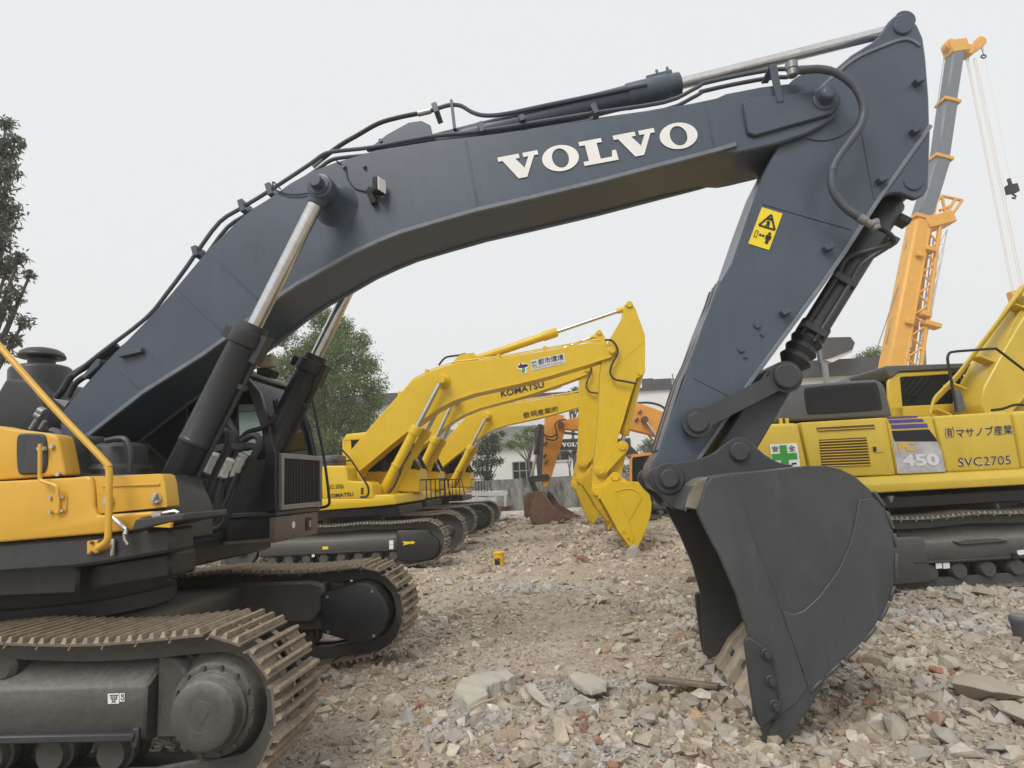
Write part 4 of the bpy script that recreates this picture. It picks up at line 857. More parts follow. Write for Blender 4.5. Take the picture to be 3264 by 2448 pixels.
# ================================================================== the row of yellow excavators
FK = Frame(0, 15.4, 4.0)
def K(c, pts, v): return FK.uw(c, pts, v)
def k3(c, x, y, v): return FK.at(c, x, y, v)
def Ry(a): return Matrix.Rotation(-a, 4, 'Y')
def pivot(p, a): T = Matrix.Translation((p[0], 0, p[1])); return T @ Ry(a) @ T.inverted()
KMESH = {}
def kpart(name, key, fn, mats, parent, M, bevel=0.0, **kw):
    """a part whose mesh is built once and shared by the look-alike machines"""
    if key not in KMESH:
        b = MB(); fn(b); KMESH[key] = b.mesh(key, mats, bevel, **kw)
    return link(bpy.data.objects.new(name, KMESH[key]), parent, M)

kb_out = K('c4', [(430, 1100), (398, 1075), (365, 1058), (356, 1010), (385, 948), (470, 845)], -.33) + K('g1', [(160, 800), (230, 722), (370, 576), (520, 502), (660, 457), (960, 425), (1300, 370), (1560, 322), (1640, 310), (1760, 330), (1803, 362), (1808, 395), (1770, 412), (1600, 467), (1300, 556), (1100, 606), (800, 671), (650, 722), (540, 781), (400, 882), (200, 1042), (0, 1210)], -.33)
kb_bot = K('g1', [(1770, 412), (1600, 467), (1300, 556), (1100, 606), (800, 671), (650, 722), (540, 781), (400, 882), (200, 1042), (0, 1210)], -.33)
kfoot = K('c4', [(385, 1055)], -.33)[0]; knose = K('g1', [(1773, 370)], -.34)[0]; kcyl = K('c4', [(900, 550)], -.55)[0]; kcf = K('d6', [(650, 615)], -.55)[0]
ktop = K('g1', [(1885, 68)], 0)[0]
karm = K('g1', [(1885, 40), (1858, 52), (1848, 130), (1755, 290), (1705, 400), (1690, 520), (1682, 720), (1672, 900)], -.28) + K('e5', [(1410, 400), (1385, 700), (1352, 1000), (1345, 1100), (1365, 1170), (1410, 1187), (1445, 1150), (1470, 1080), (1500, 960), (1545, 800), (1600, 600), (1690, 300), (1735, 165)], -.28) + K('g1', [(1945, 562), (1990, 550), (2005, 520), (2005, 265), (1938, 75), (1915, 45)], -.28)
kpin = K('e5', [(1392, 1150)], -.4)[0]; kli = K('e5', [(1550, 1022)], -.4)[0]; krk = K('e5', [(1425, 965)], -.4)[0]; kj = K('e5', [(1615, 758)], -.4)[0]; kbc = K('g1', [(1975, 525)], -.28)[0]
kside = K('e5', [(1480, 1082), (1500, 1070), (1600, 1063), (1740, 1066), (1810, 1112), (1850, 1172), (1873, 1255), (1866, 1350), (1838, 1450), (1790, 1570), (1745, 1650)], -.78) + K('g2', [(1735, 1262), (1690, 1236), (1570, 1072), (1480, 905), (1416, 795)], -.78)
kshell = K('e5', [(1400, 1215), (1440, 1120), (1480, 1082), (1600, 1063), (1740, 1066), (1810, 1112), (1850, 1172), (1873, 1255), (1866, 1350), (1838, 1450), (1790, 1570), (1745, 1650)], -.78)
kear = K('e5', [(1345, 1092), (1440, 1086), (1500, 1012), (1535, 980), (1575, 984), (1612, 1030), (1665, 1062), (1600, 1080), (1490, 1092), (1440, 1180), (1410, 1218), (1375, 1212), (1348, 1170)], -.36)
kcap = K('e5', [(1540, 1150), (1640, 1120), (1710, 1125), (1760, 1155), (1790, 1200)], -.78)

shoeK = shoe_mesh('track shoe small', 0.60, 0.216, ['shoek', 'shoek', 'shoek'], bolts=False, holes=True)
kfr = k3('d6', 1330, 1000, -1.67).x - .485
TK = Track(kfr, kfr - 4.35, .56, .385, .135, .216, .088, sag=.03)

def undercarriage(root, M, T, wc, shoe, phases, arrow=True, mat='under'):
    uf = T.P[60][0]; ur = T.P[0][0]
    for s, ph in zip((-1, 1), phases):
        vc = 1.37 * s; o = s
        def ch(b): T.chain(b, vc)
        tr = kpart('crawler_track', f'track chain {wc:.2f}{uf:.2f}{s}', ch, mat, root, M)
        T.build(M, tr, vc, shoe, ph)
        def fr(b):
            sec = [(vc + o * .21, .40), (vc + o * .21, .68), (vc + o * .16, .70), (vc - o * .05, .86), (vc - o * .25, .86), (vc - o * .25, .38), (vc + o * .1, .36)]
            prism_u(b, sec, ur + .45, uf - .62)
        fro = kpart('track_frame', f'track frame {uf:.2f}{s}', fr, mat, tr, M, .02)
        def gd(b):
            b.prism([(uf - .66, .22), (uf - .66, .80), (uf - .62, .84), (uf + .10, .80), (uf + .12, .70), (uf + .26, .62), (uf + .33, .50), (uf + .30, .34), (uf + .16, .20), (uf - .1, .14), (uf - .5, .16)], vc + o * .10, vc + o * .235)
        kpart('idler_guard', f'idler guard {uf:.2f}{s}', gd, 'navy', fro, M, .02, seg=2)
        def gr(b): b.box(ur + .5, uf - .66, vc + o * .205, vc + o * .235, .40, .43)
        kpart('guide_rail', f'guide rail {uf:.2f}{s}', gr, 'charcoal', fro, M, .006)
        for u, nm in ((uf, 'idler'), (ur, 'sprocket')):
            def idl(b):
                b.rev((u, vc - .1, wc), (u, vc + .1, wc), [(0, .12), (0, .37), (.3, .37), (.35, .33), (.65, .33), (.7, .37), (1, .37), (1, .12)], 36)
                b.rev((u, vc - o * .22, wc), (u, vc + o * .2, wc), [(0, .12), (.1, .16), (.9, .16), (1, .12)], 20)
            kpart(nm, f'{nm}{uf:.2f}{s}', idl, mat, tr, M)
        for k in range(8):
            u = uf - .75 - k * (uf - ur - 1.3) / 7.5
            def rl(b): b.rev((u, vc - .19, .275), (u, vc + .19, .275), [(0, .05), (0, .1), (.2, .125), (.4, .125), (.42, .1), (.58, .1), (.6, .125), (.8, .125), (1, .1), (1, .05)], 12)
            kpart('roller', f'roller {uf:.2f}{s}{k}', rl, mat, tr, M)
    uc = (uf + ur) / 2
    def cb(b): b.box(uc - .9, uc + .9, -1.15, 1.15, .50, .92)
    kpart('car_body', f'car body {uf:.2f}', cb, mat, root, M, .03)
    def sr(b): b.rev((uc, 0, .90), (uc, 0, 1.25), [(0, .78), (1, .72)], 32)
    kpart('slew_ring', f'slew ring {uf:.2f}', sr, 'navy', root, M)
    return uc

def front_gear(root, Mb, Ms, paintm='kyellow', key='k'):
    """boom, stick, links and bucket, each swung by its own matrix"""
    boom = kpart('boom', key + 'boom', lambda b: b.prism(kb_out, -.33, .33), paintm, root, Mb, .018)
    kpart('flange', key + 'boom flange', lambda b: b.prism(strip_poly(kb_bot, .02), -.355, -.32), paintm, boom, Mb, .006)
    for i, (a, d) in enumerate((((700, 482), (810, 650)), ((368, 625), (440, 740)))):
        q = K('g1', [a, d], -.33); kpart('weld_seam', key + f'seam{i}', lambda b: weld(b, q[0], q[1], -.331, .012), paintm, boom, Mb)
    kpart('cylinder_pin', key + 'cyl pin', lambda b: b.rev(uvw(kcyl, -.68), uvw(kcyl, .68), [(0, .05), (0, .10), (.04, .11), (.12, .11), (.2, .13), (.25, .19), (.75, .19), (.8, .13), (.88, .11), (.96, .11), (1, .1), (1, .05)], 24), paintm, boom, Mb)
    kpart('nose_pin', key + 'nose pin', lambda b: b.rev(uvw(knose, -.40), uvw(knose, .40), [(0, .05), (0, .075), (.06, .08), (.07, .115), (.93, .115), (.94, .08), (1, .075), (1, .05)], 24), paintm, boom, Mb)
    tp = K('g1', [(30, 985), (170, 800), (375, 568), (520, 494), (660, 449), (960, 412), (1300, 352), (1500, 318), (1560, 300), (1690, 296)], -.2)
    kpart('oil_pipe', key + 'pipe', lambda b: b.tube([uvw(p, -.2) for p in tp], .018, 6), paintm, boom, Mb)
    kpart('oil_pipe', key + 'pipe2', lambda b: b.tube([uvw((p[0] + .02, p[1] - .01), -.08) for p in tp], .018, 6), paintm, boom, Mb)
    for i, q in enumerate(K('g1', [(120, 895), (275, 672), (465, 515), (970, 410), (1298, 352), (1680, 330)], -.2)):
        kpart('pipe_clamp', key + f'clamp{i}', lambda b: b.box(q[0] - .04, q[0] + .04, -.26, 0, q[1] - .09, q[1] + .045), paintm, boom, Mb, .006)
    # stick cylinder
    a0, a1, a2 = [Vector((*p, 0)) for p in K('g1', [(740, 432), (1385, 238), (1885, 68)], 0)]
    d = Vector((a2.x - a1.x, 0, a2.y - a1.y)).normalized(); e1_ = Vector((a1.x, 0, a1.y)); e0_ = e1_ - d * 2.85; e2_ = Vector((a2.x, 0, a2.y))
    sc = kpart('stick_cylinder', key + 'stick cyl', lambda b: b.rev(e0_, e1_, [(0, .09), (.01, .105), (.86, .105), (.862, .13), (.99, .13), (1, .1), (1, .05)], 24), paintm, root, Mb, .004)
    kpart('rod', key + 'stick rod', lambda b: b.cyl(e1_ - d * .05, e2_, .05, n=20), 'chrome', sc, Mb)
    kpart('rod_eye', key + 'stick eye', lambda b: (b.cyl(e2_ - d * .3, e2_ - d * .05, .075, n=16), b.cyl(e2_ + Vector((0, -.13, 0)), e2_ + Vector((0, .13, 0)), .1, n=20)), paintm, sc, Mb)
    br = K('g1', [(640, 462), (690, 405), (740, 392), (800, 385), (830, 450)], -.15)
    for v in (-.16, .12): kpart('cylinder_bracket', key + f'bracket{v}', lambda b: b.prism(br, v, v + .04), paintm, boom, Mb, .006)
    kpart('hose', key + 'hose a', lambda b: b.tube(catmull([k3('g1', x, y, -.1) for x, y in ((550, 475), (575, 440), (610, 415), (700, 402), (740, 392))], 4), .028, 8), 'rubber', boom, Mb)
    # stick
    st = kpart('stick', key + 'stick', lambda b: b.prism(karm, -.28, .28), paintm, root, Ms, .016)
    for i, (a, d_) in enumerate((((1998, 305), (1700, 560)),)):
        q = K('g1', [a, d_], -.28); kpart('weld_seam', key + 'sseam', lambda b: weld(b, q[0], q[1], -.281, .012), paintm, st, Ms)
    q_ = K('e5', [(1385, 865), (1485, 862)], -.28); kpart('weld_seam', key + 'sseam2', lambda b: weld(b, q_[0], q_[1], -.281, .012), paintm, st, Ms)
    kpart('stick_pin', key + 'stick pin', lambda b: b.cyl(uvw(ktop, -.33), uvw(ktop, .33), .085, n=20), paintm, st, Ms, .01)
    kpart('stick_pin', key + 'stick pin2', lambda b: b.cyl(uvw(kbc, -.31), uvw(kbc, .31), .085, n=20), paintm, st, Ms, .01)
    kpart('hose', key + 'hose b', lambda b: b.tube(catmull([k3('g1', x, y, -.42) for x, y in ((1720, 296), (1770, 300), (1808, 350), (1805, 400), (1770, 470), (1760, 530), (1790, 572), (1850, 585), (1945, 603))], 4), .028, 8), 'rubber', st, Ms)
    # bucket cylinder and links
    pa, pb = uvw(kbc, 0), uvw(kj, 0); d = (pb - pa).normalized(); L = (pb - pa).length
    bc = kpart('bucket_cylinder', key + 'bucket cyl', lambda b: b.rev(pa, pa + d * (L - .32), [(0, .08), (.03, .1), (.84, .1), (.842, .122), (.99, .122), (1, .06)], 20), paintm, root, Ms, .004)
    kpart('rod', key + 'bucket rod', lambda b: b.cyl(pa + d * (L - .35), pb, .052, n=16), 'chrome', bc, Ms)
    kpart('oil_pipe', key + 'bucket pipe', lambda b: b.tube([pa + d * .3 + Vector((-.02, -.13, 0)), pa + d * (L - .45) + Vector((-.02, -.13, 0))], .02, 6), paintm, bc, Ms)
    for s in (-1, 1):
        kpart('rocker_link', key + f'rocker{s}', lambda b: b.prism(link_poly(krk, .15, kj, .15, 10), s * .31, s * .39), paintm, root, Ms, .01)
        kpart('pin', key + f'lpin{s}', lambda b: b.cyl(uvw(krk, s * .38), uvw(krk, s * .43), .1, n=20), paintm, root, Ms, .01)
        kpart('pin', key + f'jpin{s}', lambda b: b.cyl(uvw(kj, s * .38), uvw(kj, s * .43), .09, n=20), paintm, root, Ms, .01)
    kpart('bucket_link', key + 'blink', lambda b: b.prism(link_poly(kj, .14, kli, .15, 10), -.22, .22), paintm, root, Ms, .01)
    bk = kpart('bucket', key + 'bucket near', lambda b: b.prism(kside, -.78, -.745), paintm, root, Ms, .008)
    kpart('bucket_side', key + 'bucket far', lambda b: b.prism(kside, .745, .78), paintm, bk, Ms, .008)
    sp = smooth_poly(kshell, 1, False); cen = Vector((sum(p[0] for p in sp) / len(sp), sum(p[1] for p in sp) / len(sp))); ins = []
    for i, p in enumerate(sp):
        t = (Vector(sp[min(i + 1, len(sp) - 1)]) - Vector(sp[max(i - 1, 0)])).normalized(); n = Vector((t.y, -t.x)); n = n if n.dot(cen - Vector(p)) > 0 else -n
        ins.append(tuple(Vector(p) + n * .04))
    kpart('bucket_shell', key + 'bucket shell', lambda b: b.prism(list(sp) + ins[::-1], -.748, .748), paintm, bk, Ms, .004)
    kpart('wear_plate', key + 'wear', lambda b: b.prism(K('g2', [(1480, 670), (1560, 760), (1660, 1000), (1720, 1140), (1690, 1230), (1570, 1070), (1480, 905), (1416, 795)], -.78), -.80, -.776), paintm, bk, Ms, .008)
    kpart('rim', key + 'brim', lambda b: b.prism(strip_poly(K('g2', [(1525, 745), (1630, 715), (1700, 712), (1750, 740), (1785, 790), (1665, 1000)], -.78), .014), -.795, -.776), paintm, bk, Ms, .004)
    for s in (-1, 1):
        e = kpart('bucket_ear', key + f'ear{s}', lambda b: b.prism(kear, s * .29, s * .36), paintm, bk, Ms, .01)
        kpart('pin', key + f'pin a{s}', lambda b: b.cyl(uvw(kpin, s * .35), uvw(kpin, s * .45), .11, n=22), paintm, e, Ms, .012)
        kpart('pin', key + f'pin b{s}', lambda b: b.cyl(uvw(kli, s * .35), uvw(kli, s * .43), .10, n=22), paintm, e, Ms, .012)
        scp = K('g2', [(1560, 1062), (1640, 1095), (1700, 1225), (1690, 1240)], -.8)
        c = kpart('side_cutter', key + f'cutter{s}', lambda b: b.prism(scp, s * .79, s * .83), paintm, bk, Ms, .006)
        for i, q in enumerate(K('g2', [(1622, 1085), (1660, 1140), (1690, 1200)], -.83)): kpart('bolt', key + f'cb{s}{i}', lambda b: b.cyl(uvw(q, s * .82), uvw(q, s * .86), .035, n=8), paintm, c, Ms)
    t0, t1, t2_ = [Vector(p) for p in K('g2', [(1735, 1180), (1718, 1245), (1688, 1335)], -.7)]
    for k in range(5):
        vc = -.69 + .345 * k; d = (t2_ - t1).normalized(); n = Vector((-d.y, d.x))
        def tf(b):
            o_ = [t1 - d * .22 + n * .06, t1 + n * .075, t2_ + n * .01, t2_ - n * .02, t1 - n * .07, t1 - d * .22 - n * .05]
            b.prism([tuple(p) for p in o_], vc - .06, vc + .06)
        kpart('tooth', key + f'tooth{k}', tf, paintm, bk, Ms, .012)
    return boom, st, bk

def boom_cylinders(root, M0, brot, pm='kyellow', key='k'):
    # boom cylinders re-aimed for this boom angle
    cp_ = pivot(kfoot, brot) @ uvw(kcyl, 0); f0 = uvw(kcf, 0); d = cp_ - f0; a = math.atan2(d.z, d.x); L = d.length; du_ = d.normalized()
    for v in (-.56, .56):
        Mc = M0 @ Matrix.Translation((f0.x, v, f0.z)) @ Ry(a)
        cyl = kpart('boom_cylinder', key + ' boom cyl', lambda b: (b.rev((.1, 0, 0), (2.05, 0, 0), [(0, .1), (.02, .118), (.42, .118), (.422, .135), (.45, .135), (.452, .118), (.88, .118), (.882, .145), (.985, .145), (1, .12), (1, .06)], 24), b.cyl((0, -.1, 0), (0, .1, 0), .13, n=20)), pm, root, Mc, .005)
        kpart('rod', key + ' boom rod', lambda b: b.cyl((-1.5, 0, 0), (-.1, 0, 0), .062, n=20), 'chrome', cyl, M0 @ Matrix.Translation((cp_.x, v, cp_.z)) @ Ry(a))
        kpart('rod_eye', key + ' boom eye', lambda b: b.cyl((0, -.09, 0), (0, .09, 0), .115, n=20), pm, cyl, M0 @ Matrix.Translation((cp_.x, v, cp_.z)) @ Ry(a))
        kpart('hose', key + ' cyl hose', lambda b: b.tube(catmull([(.25, -.02, -.16), (.5, -.02, -.19), (.8, -.02, -.17), (1.0, -.02, -.13)], 4), .03, 8), 'rubber', cyl, Mc)

def komatsu(F, du, brot, srot, label, key='k', phases=(0, .4)):
    M0 = F.M @ Matrix.Translation((du, 0, 0))
    root = thing('excavator', label, 'excavator', tuple(M0 @ Vector((-4.2, 0, 0))), 'yellow excavators parked in a row')
    Mb = M0 @ pivot(kfoot, brot); Ms = Mb @ pivot(knose, srot)
    uc = undercarriage(root, M0, TK, .56, shoeK, phases)
    boom, st, bk = front_gear(root, Mb, Ms)
    boom_cylinders(root, M0, brot)
    # upper body
    def deck(b):
        o = K('d6', [(30, 722), (600, 678), (830, 655), (830, 640), (800, 560), (610, 560), (600, 600), (100, 600)], -1.5)
        o = [(o[0][0] - 3.3, o[0][1])] + o + [(o[0][0] - 3.3, o[-1][1])]
        b.prism(o, -1.5, 1.5)
    kpart('deck', 'k deck', deck, 'kyellow', root, M0, .025, seg=2)
    def belly(b): b.box(uc - 2.6, uc + 1.5, -1.2, 1.2, 1.16, 1.36)
    kpart('revolving_frame', 'k belly', belly, 'navy', root, M0, .02)
    tbx = kpart('tool_box', 'k tool box', lambda b: b.prism(K('d6', [(85, 600), (75, 290), (95, 268), (310, 265), (335, 290), (345, 420), (560, 430), (590, 460), (605, 600)], -1.46), -1.46, -.75), 'kyellow', root, M0, .05, seg=3)
    hood = kpart('engine_hood', 'k hood', lambda b: b.box(uc - 3.1, uc - .35, -1.4, 1.4, 1.4, 2.35), 'kyellow', root, M0, .08, seg=3)
    kpart('counterweight', 'k cw', lambda b: b.prism([(uc - 2.5, 1.2), (uc - 3.2, 1.25), (uc - 3.4, 1.6), (uc - 3.35, 2.3), (uc - 3.1, 2.45), (uc - 2.5, 2.4)], -1.45, 1.45), 'kyellow', root, M0, .12, seg=3)
    fb = K('c4', [(330, 1150), (345, 1060), (372, 1030), (410, 1040), (450, 1110), (560, 1180), (590, 1240), (330, 1240)], -.42)
    for v in (-.46, .38): kpart('boom_bracket', f'k bracket{v}', lambda b: b.prism(fb, v, v + .08), 'kyellow', root, M0, .02)
    kpart('foot_pin', 'k foot pin', lambda b: b.cyl(uvw(kfoot, -.52), uvw(kfoot, .5), .09, n=20), 'kyellow', root, M0, .01)
    for v in (-.72, .40): kpart('cylinder_bracket', f'k cyl bracket{v}', lambda b: b.prism(link_poly(kcf, .17, (kcf[0] - .25, kcf[1] - .1), .2, 10), v, v + .32), 'kyellow', root, M0, .02)
    # cab
    cvn, cvf = .48, 1.46
    co = K('c4', [(340, 1130), (340, 890), (362, 858), (640, 832), (668, 850), (770, 1020), (770, 1130)], cvn)
    cab = kpart('cab', 'k cab', lambda b: (b.prism(K('c4', [(340, 1180), (340, 1080), (770, 1050), (775, 1180)], cvn), cvn, cvf)), 'kyellow', root, M0, .02)
    kpart('roof', 'k cab roof', lambda b: b.prism(K('c4', [(338, 892), (362, 856), (640, 828), (672, 848), (660, 872), (370, 892)], cvn), cvn - .02, cvf + .02), 'kyellow', cab, M0, .02, seg=2)
    for i, (pts, mtl) in enumerate((([(340, 1090), (338, 885), (385, 875), (400, 1085)], 'kyellow'), ([(560, 1075), (548, 860), (572, 858), (585, 1075)], 'navy'), ([(655, 850), (675, 850), (778, 1060), (752, 1060)], 'navy'))):
        q = K('c4', pts, cvn)
        for v in (cvn, cvf - .06): kpart('pillar', f'k pillar{i}{v}', lambda b: b.prism(q, v, v + .06), mtl, cab, M0, .008)
    for v in (cvn + .02, cvf - .03): kpart('side_glass', f'k glass{v}', lambda b: b.prism(K('c4', [(380, 1085), (380, 880), (655, 852), (760, 1058)], cvn), v, v + .006), 'dglass', cab, M0)
    kpart('windscreen', 'k windscreen', lambda b: b.prism(strip_poly(K('c4', [(668, 862), (765, 1058)], cvn), .004), cvn + .06, cvf - .06), 'dglass', cab, M0)
    kpart('seat', 'k seat', lambda b: (b.box(co[0][0] + .35, co[0][0] + .9, .75, 1.25, 1.75, 1.88), b.obox((co[0][0] + .38, 1.0, 2.15), ((1, 0, 0), (0, 1, 0), (0, 0, 1)), (.07, .24, .38))), 'skin_seat', cab, M0, .03)
    # step rail and handrail
    for i in range(5):
        u = -2.45 + .12 * i
        kpart('guard_bar', f'k guard{i}', lambda b: b.tube([(u, .55, 1.42), (u, .55, 1.95)], .016, 6), 'black', root, M0)
    kpart('guard_rail', 'k guard top', lambda b: b.tube([(-2.75, .55, 1.75), (-2.6, .55, 1.96), (-1.9, .55, 1.96), (-1.8, .55, 1.42)], .018, 6), 'black', root, M0)
    kpart('handrail', 'k handrail', lambda b: b.tube(catmull([k3('d6', x, y, -1.2) for x, y in ((60, 235), (210, 225), (370, 215))], 3), .018, 6), 'black', root, M0)
    kpart('handrail', 'k handrail2', lambda b: b.tube(catmull([k3('d6', x, y, -1.47) for x, y in ((190, 0), (280, 100), (375, 210), (470, 355), (535, 455), (552, 510), (545, 560), (520, 578), (470, 580))], 4), .022, 8), 'black', root, M0)
    kpart('mirror', 'k mirror', lambda b: b.obox(k3('d6', 210, 185, -1.2), ((1, 0, 0), (0, 1, 0), (0, 0, 1)), (.09, .04, .06)), 'hood', root, M0, .02)
    kpart('air_intake', 'k intake', lambda b: b.obox(k3('d6', 150, 235, -.8), ((1, 0, 0), (0, 1, 0), (0, 0, 1)), (.35, .3, .16)), 'hood', root, M0, .04, seg=2)
    return root, boom, tbx, M0
K1, K1b, K1t, MK1 = komatsu(FK, 0.0, 0.0, 0.0, 'yellow excavator nearest in the row, with a company sticker on its boom', phases=(0, .4))
FK2 = Frame(0, 19.6, 4.0)
K2, K2b, K2t, MK2 = komatsu(FK2, .0, math.radians(2.6), math.radians(0.2), 'second yellow excavator in the row, dark maker lettering on its boom', phases=(.3, .7))
FK3 = Frame(0, 24.2, 4.0)
K3, K3b, K3t, MK3 = komatsu(FK3, .70, math.radians(-.3), math.radians(-7), 'third yellow excavator in the row, black company characters on its boom', phases=(.6, .1))

# lettering and stickers of the row
def K1p(c, x, y, v): return FK.at(c, x, y, v)
def flat(name, pts, mat, parent, M, d=.003):
    """thin flat shape from local points, facing the camera side"""
    n = Vector((0, -d, 0)); b = MB(); k = len(pts)
    b.add([p + n for p in pts] + list(pts), [list(range(k))] + [list(range(2 * k - 1, k - 1, -1))] + [[i, (i + 1) % k, k + (i + 1) % k, k + i] for i in range(k)])
    return b.make(name, mat, parent, M)
lk = -.338
stq = lambda x, y: FK.at('g1', x, y, lk)
flat('company_sticker', [stq(1198, 440), stq(1432, 388), stq(1442, 440), stq(1440, 460), stq(1205, 512)], 'silverfade', K1b, MK1)
lettering('lettering', '都市環境', 'black', K1b, MK1, stq(1252, 474) + Vector((0, -.005, 0)), stq(1432, 436) + Vector((0, -.005, 0)), stq(1246, 432) + Vector((0, -.005, 0)), bold=.012)
lettering('lettering', '株式', 'black', K1b, MK1, stq(1205, 465) + Vector((0, -.005, 0)), stq(1240, 457) + Vector((0, -.005, 0)), stq(1202, 449) + Vector((0, -.005, 0)), bold=.012)
lettering('lettering', '会社', 'black', K1b, MK1, stq(1209, 486) + Vector((0, -.005, 0)), stq(1244, 478) + Vector((0, -.005, 0)), stq(1206, 470) + Vector((0, -.005, 0)), bold=.012)
lettering('lettering', 'TOSHIKANKYO Corporation', 'hood', K1b, MK1, stq(1212, 506) + Vector((0, -.005, 0)), stq(1432, 458) + Vector((0, -.005, 0)), stq(1209, 490) + Vector((0, -.005, 0)))
flat('emblem_ground', [stq(*p) for p in ((1098, 490), (1120, 458), (1150, 458), (1184, 470), (1182, 488), (1165, 500), (1178, 512), (1178, 524), (1150, 534), (1136, 532), (1130, 505), (1104, 502))], 'white', K1b, MK1)
def ell(cx, cy, rx, ry, rot, n=22): return [stq(cx + rx * math.cos(t) * math.cos(rot) - ry * math.sin(t) * math.sin(rot), cy + rx * math.cos(t) * math.sin(rot) + ry * math.sin(t) * math.cos(rot)) + Vector((0, -.005, 0)) for t in np.linspace(0, 2 * math.pi, n, endpoint=False)]
flat('emblem', ell(1143, 480, 38, 12, -.16), 'navyprint', K1b, MK1)
flat('emblem', ell(1128, 466, 7, 8, 0), 'red', K1b, MK1)
flat('emblem', ell(1147, 510, 12, 20, .25), 'green', K1b, MK1)
flat('emblem', ell(1170, 515, 4, 4, 0), 'green', K1b, MK1)
def komatsu_geo(): return text_geo('KOMATSU', .022)
kg = komatsu_geo()
t2p = lambda x, y: FK2.at('g1', x, y, -.345)
lettering('lettering', '', 'navyprint', K2b, MK2, t2p(990, 700), t2p(1294, 628), t2p(984, 655), geo=kg)
t3p = lambda x, y: FK3.at('g1', x, y, -.345)
lettering('lettering', '敬垌産業㈱', 'black', K3b, FK3.M, t3p(1146, 850), t3p(1393, 800), t3p(1142, 808), bold=.008)
q1 = lambda x, y: FK.at('d6', x, y, -1.468)
lettering('lettering', '', 'navyprint', K1t, MK1, q1(138, 592), q1(400, 573), q1(136, 552), geo=kg)
lettering('lettering', 'NO.3006', 'black', K1t, MK1, q1(140, 505), q1(302, 495), q1(138, 460))
for y in (490, 513, 536): flat('sticker', [q1(474, y), q1(500, y - 1), q1(502, y + 16), q1(476, y + 17)], 'black', K1t, MK1)
gv = -1.37 - .24
ga = lambda x, y: FK.at('d6', x, y, gv)
flat('direction_arrow', [ga(893, 1030), (ga(912, 1038)), ga(900, 1048)] and [ga(893, 1028), ga(985, 1032), ga(985, 1022), ga(1026, 1040), ga(988, 1060), ga(985, 1050), ga(895, 1070), ga(912, 1050)], 'warn', K1, MK1)
gs = lambda x, y: FK.at('d6', x, y, -1.37 - .214)
flat('sticker', [gs(88, 1082), gs(145, 1078), gs(147, 1108), gs(90, 1112)], 'warn', K1, MK1)
for y in (1020, 1066): flat('sticker', [gs(760, y), gs(802, y - 2), gs(803, y + 40), gs(761, y + 42)], 'white', K1, MK1)
flat('sticker', [gs(-20, 1155), gs(8, 1152), gs(10, 1185), gs(-18, 1188)], 'white', K1, MK1)
# ================================================================== yellow excavator on the right, seen side on
FP = Frame(0, 9.9, -2.0); MP = FP.M
def Q(c, pts, v): return FP.uw(c, pts, v)
def q3(c, x, y, v): return FP.at(c, x, y, v)
PX = thing('excavator', 'yellow excavator on the right behind the big dark bucket, green cross sign on its side', 'excavator', tuple(MP @ Vector((7.2, 0, 0))))
TP = Track(9.1, 4.75, .56, .385, .135, .216, .088, sag=.03)
shoeP = shoe_mesh('track shoe grey', 0.60, 0.216, ['shoek', 'shoek', 'shoek'], bolts=False, holes=True, gh=.028)
undercarriage(PX, MP, TP, .56, shoeP, (.2, .5), mat='under')
pfoot = (7.78, 2.44)
Mp0 = MP @ Matrix.Translation((pfoot[0] - kfoot[0], 0, pfoot[1] - kfoot[1]))
Mpb = Mp0 @ pivot(kfoot, math.radians(5)); Mps = Mpb @ pivot(knose, math.radians(-4))
pboom, _, _ = front_gear(PX, Mpb, Mps, 'pyellow', 'p')
boom_cylinders(PX, Mp0, math.radians(5), 'pyellow', 'p')
pv = -1.5
b = MB(); b.prism([(5.46, .16), (5.46, .72), (5.40, .76), (4.62, .76), (4.50, .66), (4.44, .5), (4.5, .3), (4.65, .14)], -1.37 - .235, -1.37 - .08); b.make('sprocket_guard', 'under', PX, MP, bevel=.02, seg=2)
dk = Q('d5', [(-900, 345), (0, 330), (1382, 272), (2400, 230), (2400, 395), (1382, 432), (100, 472), (-900, 505)], pv - .05)
b = MB(); lo_ = [(dk[0][0], dk[0][1]), (dk[3][0], dk[0][1])]
w_top, w_mid, w_bot = dk[1][1], Q('d5', [(0, 405)], pv - .05)[0][1], dk[6][1]
prism_u(b, [(pv + .02, w_top), (pv - .07, w_mid), (pv - .05, w_bot), (1.5, w_bot), (1.5, w_top)], 3.05, 9.4)
b.make('deck', 'pyellow', PX, MP, bevel=.012)
b = MB(); b.box(3.6, 9.2, -1.25, 1.25, 1.12, 1.30); b.make('revolving_frame', 'navy', PX, MP, bevel=.02)
q = q3('d5', 205, 530, -1.4); b = MB(); b.cyl(q + Vector((0, 0, .05)), q + Vector((0, 0, -.04)), .06, .02, n=12); b.make('drain_plug', 'bolt', PX, MP)
def pan(name, pts, mat='pyellow', bev=.06):
    b = MB(); b.prism(Q('c5', pts, pv), pv, pv + .75); return b.make(name, mat, PX, MP, bevel=bev, seg=3, angle=25)
pA = pan('side_panel', [(640, 655), (700, 549), (905, 541), (975, 860), (640, 870)])
pB = pan('side_panel', [(915, 541), (1395, 512), (1412, 520), (1470, 846), (985, 860)])
pC = pan('side_panel', [(1412, 512), (1680, 503), (1758, 830), (1478, 844)], bev=.03)
pD = pan('side_panel', [(1690, 503), (2110, 476), (2140, 490), (2200, 815), (1768, 832)])
pE = pan('side_panel', [(2150, 474), (2420, 462), (2480, 800), (2208, 816)])
